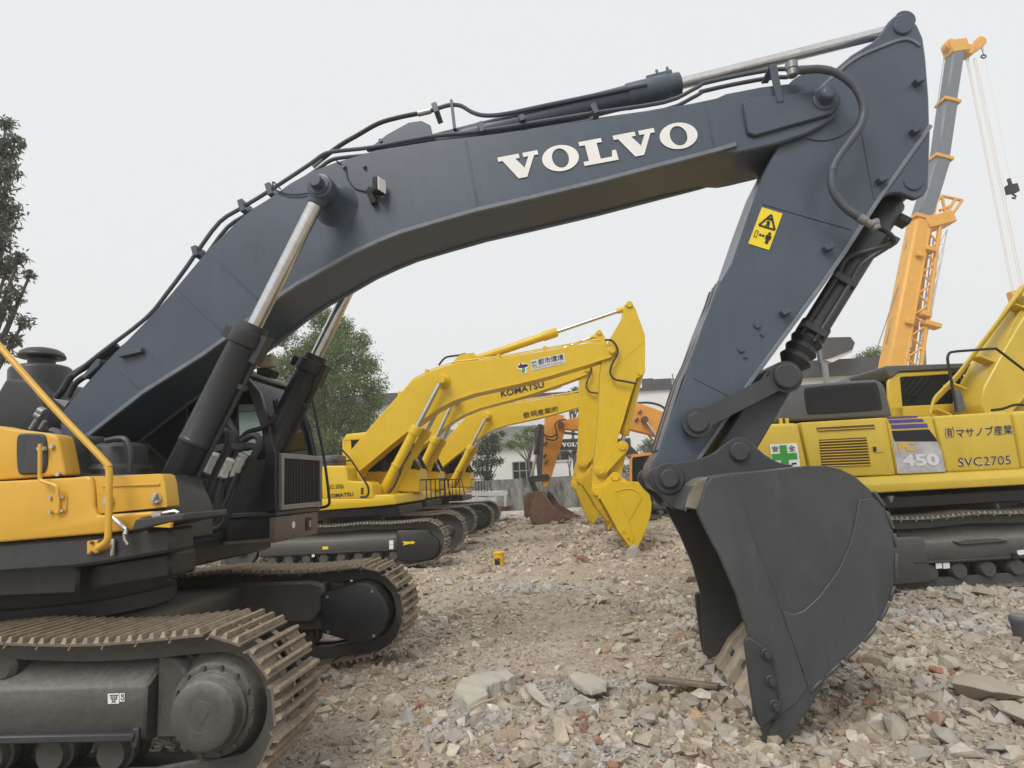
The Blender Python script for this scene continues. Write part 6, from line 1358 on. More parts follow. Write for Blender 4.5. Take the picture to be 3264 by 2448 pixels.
# ---- rubble
def stone_mat(name, attr):
    m, nt, b = _mat(name)
    if attr:
        a = nt.nodes.new('ShaderNodeAttribute'); a.attribute_name = 'Col'; base = a.outputs['Color']
    else:
        oi = nt.nodes.new('ShaderNodeObjectInfo')
        base = _ramp(nt, oi.outputs['Random'], [(0, (.38, .325, .255)), (.25, (.49, .44, .37)), (.45, (.42, .39, .35)), (.62, (.52, .465, .385)), (.78, (.36, .305, .245)), (.9, (.45, .43, .40)), (1, (.40, .19, .115))]).outputs['Color']
    n = _noise(nt, 34, 8, .75); n2 = _noise(nt, 6, 4, .6)
    r = _ramp(nt, n.outputs['Fac'], [(.3, .68), (.6, 1.0), (.8, 1.22)]).outputs['Color']
    c = _mix(nt, 1.0, base, r, 'MULTIPLY')
    d = _ramp(nt, n2.outputs['Fac'], [(.42, 0.0), (.66, .55)]).outputs['Color']
    c = _mix(nt, d, c, (.40, .34, .265))
    nt.links.new(c, b.inputs['Base Color']); b.inputs['Roughness'].default_value = .92; b.inputs['Specular IOR Level'].default_value = .2
    bp = nt.nodes.new('ShaderNodeBump'); bp.inputs['Strength'].default_value = .55; bp.inputs['Distance'].default_value = .012
    nt.links.new(n.outputs['Fac'], bp.inputs['Height']); nt.links.new(bp.outputs[0], b.inputs['Normal'])
    return m
MT['rubble'] = stone_mat('small broken concrete and brick', True)
MT['stone'] = stone_mat('broken concrete', False)
def hull(seed, n=13, flat_=.6):
    r = np.random.default_rng(seed); p = r.normal(size=(n, 3)); p /= np.linalg.norm(p, axis=1)[:, None]
    p *= r.uniform(.72, 1.0, (n, 1)); p[:, 2] *= flat_; p[:, 0] *= r.uniform(.75, 1.25)
    bm = bmesh.new(); [bm.verts.new(q) for q in p]
    res = bmesh.ops.convex_hull(bm, input=bm.verts)
    bmesh.ops.delete(bm, geom=[e for e in res['geom_interior'] if isinstance(e, bmesh.types.BMVert)], context='VERTS')
    bmesh.ops.triangulate(bm, faces=bm.faces); bm.verts.index_update()
    v = np.array([q.co[:] for q in bm.verts]); f = np.array([[q.index for q in t.verts] for t in bm.faces]); bm.free()
    return v, f
TPL = [hull(100 + i, random.choice((9, 10, 12, 14)), random.choice((.6, .75, .95))) for i in range(28)]
def scatter(n, ymin, ymax, med, sig, smax, xlim=None, embed=.22):
    """positions over the part of the yard the picture can see"""
    y = np.sqrt(rng.uniform(ymin ** 2, ymax ** 2, n)); x = rng.uniform(-1, 1, n) * (y * .98 + .6)
    if xlim is not None: x = rng.uniform(xlim[0], xlim[1], n)
    s = np.minimum(med * np.exp(rng.normal(0, sig, n)), smax)
    return x, y, s
PAL = np.array([1.52, 1.46, 1.40]) * np.array([[.30, .26, .205], [.36, .325, .27], [.30, .285, .26], [.40, .37, .315], [.24, .205, .165], [.34, .33, .315], [.27, .225, .17], [.46, .44, .40], [.27, .155, .105], [.36, .25, .16], [.16, .15, .145]])
PW = np.array([.2, .17, .14, .12, .11, .09, .08, .035, .022, .012, .021]); PW /= PW.sum()
def rubble(sets, greys=()):
    VV, FF, CC = [], [], []; k = 0
    for x, y, s in list(sets) + list(greys):
        n = len(x); z = gh(x, y); ang = rng.uniform(0, 2 * np.pi, n); tl = rng.normal(0, .3, (n, 2)); cid = rng.choice(len(PAL), n, p=PW)
        # greyer and stonier to the right, browner in the middle
        grey = np.clip((x - 1.8) / 2.5, 0, 1) * (y < 12)
        col = PAL[cid] * rng.uniform(.82, 1.15, (n, 1)); col = col * (1 - .35 * grey[:, None]) + .35 * grey[:, None] * np.array([.335, .315, .27])
        if any(x is g_[0] for g_ in greys): col = np.array([.46, .445, .42]) * rng.uniform(.75, 1.2, (n, 1))
        tid = rng.integers(0, len(TPL), n)
        for t, (tv, tf) in enumerate(TPL):
            ix = np.where(tid == t)[0]
            if not len(ix): continue
            m = len(ix); ca, sa = np.cos(ang[ix]), np.sin(ang[ix]); sc_ = s[ix][:, None, None] * np.array([1, 1, 1]) * rng.uniform(.75, 1.25, (m, 1, 3))
            P_ = tv[None] * sc_
            a, b_ = tl[ix, 0], tl[ix, 1]
            X_ = P_[:, :, 0] * np.cos(a)[:, None] + P_[:, :, 2] * np.sin(a)[:, None]; Z_ = -P_[:, :, 0] * np.sin(a)[:, None] + P_[:, :, 2] * np.cos(a)[:, None]
            Y_ = P_[:, :, 1] * np.cos(b_)[:, None] - Z_ * np.sin(b_)[:, None]; Z_ = P_[:, :, 1] * np.sin(b_)[:, None] + Z_ * np.cos(b_)[:, None]
            W_ = np.stack([X_ * ca[:, None] - Y_ * sa[:, None] + x[ix][:, None], X_ * sa[:, None] + Y_ * ca[:, None] + y[ix][:, None], Z_ + (z[ix] + s[ix] * .12)[:, None]], -1)
            VV.append(W_.reshape(-1, 3)); FF.append((tf[None] + (np.arange(m) * len(tv))[:, None, None] + k).reshape(-1, 3)); CC.append(np.repeat(col[ix], len(tv), 0)); k += m * len(tv)
    V_, F_, C_ = np.concatenate(VV), np.concatenate(FF), np.concatenate(CC)
    me = bpy.data.meshes.new('rubble'); me.vertices.add(len(V_)); me.vertices.foreach_set('co', V_.ravel())
    me.loops.add(F_.size); me.loops.foreach_set('vertex_index', F_.ravel().astype(np.int32))
    me.polygons.add(len(F_)); me.polygons.foreach_set('loop_start', np.arange(0, F_.size, 3, dtype=np.int32))
    at = me.attributes.new('Col', 'FLOAT_COLOR', 'POINT'); at.data.foreach_set('color', np.c_[C_, np.ones(len(C_))].ravel().astype(np.float32))
    me.update(calc_edges=True); me.materials.append(MT['rubble']); me.polygons.foreach_set('use_smooth', np.zeros(len(F_), bool))
    return me
sets = [scatter(44000, 2.4, 9, .0155, .5, .06), scatter(5200, 2.4, 9, .045, .4, .12), scatter(18000, 8.5, 18, .04, .5, .15), scatter(9000, 17, 35, .085, .45, .22),
        scatter(3000, 3.2, 8.8, .05, .42, .12, (1.9, 8.2)), scatter(3600, 3.0, 9.5, .035, .5, .10, (1.6, 8.5)), scatter(700, 13, 22, .10, .4, .24, (1.0, 6.0)), scatter(800, 3.6, 5.6, .045, .45, .11, (-.3, 2.2))]
# keep the trodden dirt track down the middle freer of larger pieces
out = []
for x, y, s in sets:
    lane = np.exp(-((x - .25 - .02 * y) / .75) ** 2) * ((y > 5.2) & (y < 13))
    keep = rng.uniform(0, 1, len(x)) > lane * np.clip(s / .05, .25, .8)
    keep &= vnoise(x, y, 1.1, 5) + .35 > rng.uniform(-.35, .45, len(x)) * .9
    out.append((x[keep], y[keep], s[keep]))
greys = []
for c, x, y, R_, n, m_ in (('g3', 1330, 590, .26, 420, .022), ('g3', 950, 740, .30, 480, .026), ('g3', 1180, 40, .55, 260, .04), ('g4', 1450, 250, .5, 260, .045), ('g3', 1600, 560, .2, 160, .02), ('g3', 1640, 960, .25, 200, .022)):
    g = on_ground(c, x, y); greys.append((g.x + rng.normal(0, R_, n), g.y + rng.normal(0, R_ * .6, n), np.minimum(m_ * np.exp(rng.normal(0, .45, n)), .1)))
rb = link(bpy.data.objects.new('rubble', rubble(out, greys)), ground); rb['kind'] = 'stuff'
# the largest pieces one by one
SM = []; SB = []
def roughen(bm, amp, freq, seed):
    """broken faces: split the edges and push the points about"""
    bmesh.ops.subdivide_edges(bm, edges=bm.edges, cuts=1, use_grid_fill=True)
    bmesh.ops.triangulate(bm, faces=bm.faces)
    o = Vector((seed * 3.1, seed * 1.7, 0))
    for v in bm.verts: v.co += mnoise.noise_vector(v.co * freq + o) * amp
def rough_mesh(me, amp, freq, seed, passes=1):
    bm = bmesh.new(); bm.from_mesh(me)
    for k in range(passes): roughen(bm, amp / (k + 1), freq * (k + 1), seed + k)
    bm.to_mesh(me); bm.free(); me.polygons.foreach_set('use_smooth', [False] * len(me.polygons)); me.update(); return me
MT['brick'] = paint('broken red brick', (.36, .185, .12), .95, var=.3, scale=9, bump=.4, bscale=40, wear=.2, wearcol=(.45, .36, .27))
for i in range(16):
    v, f = hull(500 + i, random.choice((10, 12, 14, 18)), random.choice((.5, .65, .8)))
    b = MB(); b.add(v.tolist(), f.tolist()); me_ = rough_mesh(b.mesh('stone', 'stone', 0.03, angle=20, smooth=False), .07, 2.6, i); SM.append(me_)
    m2 = me_.copy(); m2.materials.clear(); m2.materials.append(MT['brick']); SB.append(m2)
def put_stone(x, y, s, fl=1.0, ang=None, tilt=.2, sink=.2, mi=None, brick=False):
    z = float(gh(x, y)); M = Matrix.Translation((x, y, z + s * fl * .5 * (1 - sink * 1.6))) @ Matrix.Rotation(random.uniform(0, 6.28) if ang is None else ang, 4, 'Z') @ Matrix.Rotation(random.gauss(0, tilt), 4, 'X') @ Matrix.Rotation(random.gauss(0, tilt), 4, 'Y') @ Matrix.Diagonal((s, s * random.uniform(.6, .95), s * fl, 1))
    return link(bpy.data.objects.new('stone', (SB if brick else SM)[random.randrange(len(SM)) if mi is None else mi]), ground, M)
cnt = 0
for c, x, y, px_, fl in (('g4', 1830, 890, 300, .5), ('g4', 2080, 1040, 200, .6), ('g4', 1480, 560, 130, .6), ('g4', 900, 1050, 170, .6), ('g4', 1000, 1150, 190, .5), ('g4', 1250, 780, 110, .6), ('g4', 1230, 890, 100, .7), ('g4', 1420, 910, 100, .6), ('g4', 1180, 1030, 110, .6), ('g4', 1400, 1080, 130, .7), ('g4', 1520, 650, 140, .6), ('g4', 1950, 1330, 120, .6), ('g4', 1230, 1340, 150, .4), ('g4', 1480, 1220, 190, .4), ('g4', 1020, 300, 70, .8), ('g4', 1250, 300, 60, .9), ('g4', 1520, 230, 80, .9), ('g4', 960, 240, 90, .7), ('g4', 880, 840, 110, .7), ('g4', 600, 840, 110, .7), ('g4', 560, 940, 80, .7), ('g4', 620, 1180, 80, .8), ('g4', 340, 1470, 60, .9),
                     ('g3', 1820, 800, 100, .5), ('g3', 1400, 740, 60, .9), ('g3', 1720, 490, 50, .8), ('g3', 1130, 465, 42, .8), ('g3', 990, 450, 34, .9), ('g3', 1380, 620, 50, .5), ('g3', 800, 740, 45, .9), ('g3', 1470, 840, 42, 1.2), ('g3', 1900, 740, 60, .8), ('g3', 680, 860, 42, .9), ('g3', 610, 910, 40, .8), ('g3', 45, 945, 44, .8), ('g3', 330, 660, 50, .4), ('g3', 460, 615, 70, .25), ('g3', 1040, 940, 45, .8), ('g3', 575, 440, 40, .9), ('g3', 450, 485, 34, .9), ('g3', 1735, 180, 60, .8), ('g3', 1915, 170, 40, .7), ('g3', 1060, 580, 60, .8), ('g3', 980, 560, 50, 1.0), ('g3', 1330, 530, 40, 1.0), ('g3', 1165, 505, 40, .9), ('g3', 1030, 615, 30, 1.0), ('g3', 1650, 760, 80, .4), ('g3', 2000, 700, 40, .8)):
    g = on_ground(c, x, y, .04); d = (g - CAMP).length; s = px_ * CROP[c][2] / FPX * d * .82
    put_stone(g.x, g.y, s, fl * 1.5, sink=.12, tilt=.12); cnt += 1
for c, x, y, px_ in (('g3', 1190, 800, 22), ('g3', 1165, 825, 24), ('g3', 1022, 940, 24), ('g3', 1915, 730, 46), ('g3', 1880, 760, 30), ('g3', 1465, 850, 40), ('g3', 1540, 905, 34), ('g3', 1510, 915, 26), ('g3', 1300, 50, 18), ('g3', 1960, 190, 20), ('g3', 1870, 190, 16), ('g3', 1000, 175, 24), ('g3', 1490, 140, 22), ('g3', 1560, 110, 16), ('g3', 1620, 1000, 44), ('g4', 990, 250, 40), ('g4', 1130, 220, 46), ('g4', 1150, 280, 40), ('g4', 600, 590, 48), ('g4', 715, 590, 46), ('g4', 1090, 610, 60), ('g4', 560, 940, 60), ('g4', 1400, 690, 70), ('g4', 1540, 700, 50), ('g4', 830, 860, 50), ('g4', 910, 1410, 36), ('g4', 780, 740, 60), ('d6', 2000, 1300, 30), ('d6', 1450, 1360, 22)):
    g = on_ground(c, x, y, .03); d = (g - CAMP).length; put_stone(g.x, g.y, px_ * CROP[c][2] / FPX * d, 1.0, sink=.15, brick=True); cnt += 1
while cnt < 298:
    u_ = random.random()
    if u_ < .5: x, y = random.uniform(1.9, 7.5), random.uniform(3.2, 8.6)
    elif u_ < .8: x, y = random.uniform(-1.0, 2.2), random.uniform(3.4, 6.5)
    else: y = random.uniform(6.5, 12); x = random.uniform(-.5, .35) * y
    if random.random() < math.exp(-((x - .35) / .7) ** 2) * (y > 5.2): continue
    put_stone(x, y, random.lognormvariate(math.log(.068), .35), random.uniform(.5, .95)); cnt += 1
# straw, twigs and slivers trodden into the dirt
b = MB()
for i in range(1500):
    y = math.sqrt(random.uniform(6, 14 ** 2)); x = random.uniform(-.5, .55) * y; L = random.uniform(.03, .16) if i % 12 else random.uniform(.15, .4); a = random.uniform(0, 6.28)
    z = float(gh(x, y)); d = Vector((math.cos(a), math.sin(a), random.gauss(0, .18))); p = Vector((x, y, z + .02))
    w = random.uniform(.0012, .0035); b.bar(p - d * L / 2, p + d * L / 2, w, w * 1.6, (0, 0, 1))
MT['straw'] = paint('dry straw', (.46, .37, .24), .9, var=.3, scale=3, bump=0)
sw = b.make('straw', 'straw', ground); sw['kind'] = 'stuff'

# ---- slabs, plank, pails
def slab(c, quad, th, label, mat='stone'):
    pts = [on_ground(c, x, y, .10) for x, y in quad]; m = sum(pts, Vector()) / len(pts)
    b = MB(); n = len(pts); r = random.Random(int(m.x * 1000))
    top = [p + Vector((0, 0, .035 * r.uniform(-1, 1))) for p in pts]; bt = [p + (p - m) * .06 + Vector((0, 0, -th + .03 * r.uniform(-1, 1))) for p in pts]
    b.add(top + bt, [list(range(n)), list(range(2 * n - 1, n - 1, -1))] + [[i, (i + 1) % n, n + (i + 1) % n, n + i] for i in range(n)])
    o = b.make('concrete_slab', mat, bevel=.012, angle=20); rough_mesh(o.data, .018, 9, 3, 2)
    return tag(o, label, 'concrete slab')
MT['slab'] = paint('smooth broken concrete', (.46, .43, .37), .9, var=.12, scale=4, bump=.3, bscale=30, wear=.05, wearcol=(.27, .23, .17))
slab('g3', [(755, 600), (800, 545), (935, 498), (1050, 470), (1090, 500), (1010, 540), (945, 560), (940, 612), (840, 640)], .16, 'largest pale concrete slab lying tilted in the rubble in the foreground', 'slab')
slab('g3', [(1385, 512), (1425, 494), (1590, 530), (1585, 562), (1500, 590), (1440, 560)], .07, 'broken concrete slab beside the plank in front of the dark bucket', 'slab')
slab('g3', [(1365, 660), (1440, 605), (1520, 632), (1480, 655), (1400, 672)], .05, 'small grey concrete slab among crushed cement in the foreground', 'slab')
slab('g3', [(1140, 552), (1200, 570), (1260, 630), (1300, 672), (1240, 660), (1170, 590)], .05, 'narrow leaning concrete slab just right of the largest slab', 'slab')
MT['wood'] = paint('weathered wood', (.25, .195, .14), .85, var=.3, scale=9, bump=.3, bscale=50)
p0, p1 = on_ground('g3', 1815, 545, .05), on_ground('g3', 2200, 590, .05)
b = MB(); b.obox((p0 + p1) / 2 + Vector((0, 0, .02)), (p1 - p0, (p1 - p0).cross(Vector((0, .2, 1))), (0, -.2, 1)), ((p1 - p0).length / 2, .07, .02)); tag(b.make('wooden_plank', 'wood', bevel=.006), 'weathered wooden plank half buried in rubble left of the dark bucket', 'plank')
p0, p1 = on_ground('g3', 850, 695, .09), on_ground('g3', 985, 640, .13)
b = MB(); b.tube([p0, (p0 + p1) / 2 + Vector((0, 0, .01)), p1], .011, 6); tag(b.make('stick', 'straw'), 'pale thin stick lying against the largest concrete slab', 'stick')
# yellow pail
g = on_ground('d6', 1870, 1262, .0); s = 112 * CROP['d6'][2] / FPX * g.y * .5
g.z = float(gh(g.x, g.y)) - .03
PL = thing('pail', 'small yellow plastic pail with a dark label on the rubble', 'pail', tuple(g))
MT['pail'] = paint('yellow plastic', (.78, .47, .01), .35, var=.04, bump=0)
TG = Matrix.Translation(g)
b = MB(); b.rev((0, 0, 0), (0, 0, .30), [(0, s * .86), (.9, s * .96), (.9, s * 1.02), (1, s * 1.02), (1, s * .9)], 28); b.make('body', 'pail', PL, TG, bevel=.003)
b = MB(); b.rev((0, 0, .298), (0, 0, .318), [(0, s * 1.06), (.7, s * 1.06), (1, s * .98)], 28); b.make('lid', 'pail', PL, TG, bevel=.003)
b = MB()
n = 10
va = [(s * .935 * math.sin(a), -s * .935 * math.cos(a), z) for a in np.linspace(-.95, .15, n) for z in (.05, .19)]
b.add(va, [[2 * i, 2 * i + 2, 2 * i + 3, 2 * i + 1] for i in range(n - 1)]); b.make('label', 'dark', PL, TG)
b = MB(); b.tube([(s * 1.0 * math.cos(a), s * 1.0 * math.sin(a), .25 - .10 * math.sin(a) ** 2) for a in np.linspace(math.pi, 2 * math.pi, 14)], .005, 6); b.make('handle', 'bolt', PL, TG)
# grey can cut by the right edge
g = on_ground('g4', 2215, 440, .0)
GC = thing('can', 'grey metal can standing on the rubble at the right edge', 'can', tuple(g)); TG = Matrix.Translation(g)
hh = 230 * CROP['g4'][2] / FPX * g.y
b = MB(); b.rev((0, 0, 0), (0, 0, hh), [(0, hh * .28), (.75, hh * .33), (.8, hh * .36), (.95, hh * .36), (1, hh * .3)], 24); b.make('body', 'hood', GC, TG, bevel=.003)
b = MB(); b.rev((0, 0, hh), (0, 0, hh * 1.08), [(0, hh * .31), (.6, hh * .3), (1, hh * .1)], 24); b.make('lid', 'alu', GC, TG)
# pale concrete lane in front of the wall
MT['lane'] = paint('pale concrete', (.42, .41, .39), .9, var=.1, scale=.8, bump=.1)
b = MB(); b.box(-30, 40, 33.2, 37.2, -.02, .03); structure(b.make('concrete_lane', 'lane'))
HAZE = 0.0016
# ================================================================== wall and buildings
def wall_mat():
    m, nt, b = _mat('stained concrete wall')
    tc = nt.nodes.new('ShaderNodeTexCoord'); mp = nt.nodes.new('ShaderNodeMapping'); mp.inputs['Scale'].default_value = (1.0, 1, .35)
    nt.links.new(tc.outputs['Object'], mp.inputs['Vector']); n = nt.nodes.new('ShaderNodeTexNoise'); n.inputs['Scale'].default_value = 1.3; n.inputs['Detail'].default_value = 7; n.inputs['Roughness'].default_value = .7
    nt.links.new(mp.outputs[0], n.inputs['Vector'])
    c = _ramp(nt, n.outputs['Fac'], [(.40, (.05, .05, .046)), (.5, (.15, .148, .138)), (.62, (.27, .265, .245))]).outputs['Color']
    nt.links.new(c, b.inputs['Base Color']); b.inputs['Roughness'].default_value = .95
    return m
MT['wall'] = wall_mat()
WY = 37.6
WL = thing('boundary_wall', 'stained grey concrete wall along the back of the yard', 'wall', (0, WY, 0))
for i in range(24):
    x = -30 + i * 2.4; b = MB(); b.box(x + .015, x + 2.385, WY, WY + .18, -.05, 1.93); b.make('panel', 'wall', WL, bevel=.01)
    b = MB(); b.box(x - .10, x + .10, WY - .012, WY + .19, -.05, 1.95); b.make('post', 'wall', WL, bevel=.01)
def plaster(name, col):
    return paint(name, col, .85, var=.05, scale=.35, bump=.05, bscale=8, wear=.03, wearcol=tuple(c * .7 for c in col))
MT['wplaster'] = plaster('white plaster', (.70, .71, .70))
MT['wplaster2'] = plaster('cream plaster', (.66, .66, .63))
MT['roofdark'] = paint('dark sheet roof', (.055, .058, .062), .6, var=.2, scale=.6, bump=.1, bscale=4)
MT['roofgrey'] = paint('mossy grey sheet roof', (.13, .14, .12), .8, var=.3, scale=.8, bump=.2, bscale=3)
MT['wframe'] = paint('grey window frame', (.22, .23, .235), .5, var=.1, bump=0)
def Bq(c, x, y, Y): q = on_depth(c, x, y, Y); return q.x, q.z
def window(parent, x0, x1, z0, z1, Y, nx=3, nz=2):
    b = MB(); b.box(x0, x1, Y - .03, Y + .02, z0, z1); w = b.make('window', 'dglass', parent)
    for i in range(nx + 1):
        x = x0 + (x1 - x0) * i / nx; b = MB(); b.box(x - .04, x + .04, Y - .07, Y - .025, z0, z1); b.make('frame', 'wframe', w)
    for i in range(nz + 1):
        z = z0 + (z1 - z0) * i / nz; b = MB(); b.box(x0, x1, Y - .06, Y - .026, z - .04, z + .04); b.make('frame', 'wframe', w)
    b = MB(); b.box(x0 - .1, x1 + .1, Y - .14, Y - .01, z0 - .14, z0 - .05); b.make('sill', 'wplaster', w)
# low white building with a grey roof behind the wall
Y1 = 47.0
x0, zt = Bq('e5', -420, 800, Y1); x1, _ = Bq('e5', 960, 770, Y1)
LB = thing('low_building', 'low white building with grey sheet roof behind the boundary wall', 'building', ((x0 + x1) / 2, Y1, 0))
b = MB(); b.box(x0, x1, Y1, Y1 + 9, -.1, zt); b.make('wall', 'wplaster2', LB)
zr = Bq('e5', 700, 575, Y1 + 6)[1]
b = MB(); prism_u(b, [(Y1 - .5, zt - .02), (Y1 - .5, zt + .14), (Y1 + 6, zr), (Y1 + 9.5, zr - 1.2), (Y1 + 9.5, zr - 1.4)], x0 - .4, x1 + .4); b.make('roof', 'roofgrey', LB)
wx0, wz1 = Bq('e5', 645, 895, Y1); wx1, wz0 = Bq('e5', 832, 1042, Y1)
window(LB, wx0, wx1, wz0, wz1, Y1)
# long warehouse
Y2 = 60.0
xa, zl = Bq('g1', -900, 800, Y2); xb, _ = Bq('c5', 260, 340, Y2); _, zr2 = Bq('g1', 2100, 648, Y2)
WH = thing('warehouse', 'long tall white warehouse with dark flat roof edge far behind', 'building', ((xa + xb) / 2, Y2, 0))
b = MB(); b.box(xa, xb, Y2, Y2 + 25, -.1, zr2); b.make('wall', 'wplaster', WH)
xm, zm1 = Bq('g1', 420, 712, Y2); _, zm0 = Bq('g1', 420, 795, Y2)
b = MB(); b.box(xa - .6, xm + 3, Y2 - .9, Y2 + 25, zr2 + .01, zr2 + 1.0); b.make('roof', 'roofdark', WH)
b = MB(); b.box(xm + 3.02, xb + .3, Y2 - .3, Y2 + 25, zr2 + .01, zr2 + .28); b.make('roof', 'roofdark', WH)
for xs_ in ((1990, 2065), (2072, 2195)):
    q0, z0 = Bq('g1', xs_[0], 640, Y2); q1_, z1 = Bq('g1', xs_[1], 562, Y2)
    b = MB(); b.prism([(q0, zr2 + .28), (q1_, zr2 + .28), (q1_, z1), (q0, z1)], Y2 + .2, Y2 + .45); b.make('roof_panel', 'roofdark', WH, bevel=.03)
b = MB(); q0, z0 = Bq('g1', 2200, 572, Y2); q1_, _ = Bq('g1', 2300, 572, Y2); b.bar((q0, Y2 + .3, z0), (q1_ + 3, Y2 + .3, z0), .06, .06); b.make('roof_rail', 'wframe', WH)
b = MB(); q0, z0 = Bq('g1', 2202, 600, Y2); b.bar((q0 + .1, Y2 + .3, zr2), (q0 + .1, Y2 + .3, z0 + 1.0), .06, .06); b.make('roof_rail', 'wframe', WH)
for k in range(7):
    x = xa + 6 + k * 6.2
    if x + 3 < xb: window(WH, x, x + 2.6, 3.6, 5.4, Y2, 3, 2)
# workshop on the right with a dark canopy
Y3 = 44.0
e = lambda x, y: Bq('e3', x, y, Y3)
WS = thing('workshop', 'grey workshop with dark corrugated canopy behind the right excavator', 'building', (e(900, 900)[0], Y3, 0))
ax0, az1 = e(700, 880); ax1, _ = e(1250, 880); _, az0 = e(900, 950)
b = MB(); b.box(ax0, ax1, Y3, Y3 + 8, -.1, az0); b.make('wall', 'wplaster', WS)
b = MB(); b.box(ax0 - .4, ax1 + .4, Y3 - .4, Y3 + 8, az0 + .01, az1); b.make('roof', 'roofdark', WS)
cpn = [e(*p) for p in ((850, 775), (990, 772), (1012, 800), (1000, 835), (930, 862), (860, 882))]
b = MB(); b.prism(cpn, Y3 - 1.5, Y3 - .5); b.make('canopy', 'roofdark', WS, bevel=.03)
b = MB(); b.prism([e(*p) for p in ((862, 882), (932, 864), (1000, 836), (1000, 848), (905, 895))], Y3 - 1.4, Y3 - .6); b.make('canopy_edge', 'wplaster2', WS)
b = MB(); q0, z0 = e(857, 780); b.box(q0 - .16, q0 + .16, Y3 - 1.3, Y3 - 1.0, -.1, z0); b.make('column', 'wframe', WS)
b = MB(); q0, z0 = e(912, 862); b.box(q0 - .05, q0 + .05, Y3 - 1.3, Y3 - 1.2, az1 - .1, z0); b.make('column', 'wframe', WS)
# shed roof behind the right excavator's bonnet
Y4 = 24.0
s4 = lambda x, y: Bq('e6', x, y, Y4)
SH = thing('shed', 'dark sloping shed roof just behind the right excavator cab', 'shed', (s4(300, 860)[0], Y4, 0))
pr_ = [s4(*p) for p in ((175, 858), (385, 760), (430, 790), (640, 860))]; zb = s4(300, 905)[1]
b = MB(); b.prism([pr_[0], pr_[1], pr_[2], pr_[3], (pr_[3][0], zb), (pr_[0][0] + .4, zb)], Y4, Y4 + 4); b.make('roof', 'roofdark', SH, bevel=.02)
b = MB(); b.box(pr_[0][0] + .6, pr_[3][0] - .2, Y4 + .2, Y4 + 3.8, -.1, zb); b.make('wall', 'wplaster2', SH)

# ================================================================== trees
def leaf_mat(name, c0, c1, c2):
    m, nt, b = _mat(name)
    a = nt.nodes.new('ShaderNodeAttribute'); a.attribute_name = 'Col'
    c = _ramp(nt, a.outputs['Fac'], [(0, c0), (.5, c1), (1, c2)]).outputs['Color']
    nt.links.new(c, b.inputs['Base Color']); b.inputs['Roughness'].default_value = .5; b.inputs['Specular IOR Level'].default_value = .35
    tl = nt.nodes.new('ShaderNodeBsdfTranslucent'); nt.links.new(c, tl.inputs['Color']); ms = nt.nodes.new('ShaderNodeMixShader'); ms.inputs[0].default_value = .45
    nt.links.new(b.outputs[0], ms.inputs[1]); nt.links.new(tl.outputs[0], ms.inputs[2]); nt.links.new(ms.outputs[0], nt.nodes['Material Output'].inputs['Surface'])
    return m
MT['leaf'] = leaf_mat('green leaves', (.075, .12, .045), (.16, .225, .075), (.27, .34, .105))
MT['leafdark'] = leaf_mat('dark leaves', (.022, .035, .020), (.042, .062, .034), (.10, .13, .05))
MT['leafgrey'] = leaf_mat('grey green leaves', (.10, .13, .10), (.16, .19, .145), (.23, .26, .19))
MT['bark'] = paint('bark', (.10, .085, .07), .9, var=.3, scale=4, bump=.5, bscale=18)
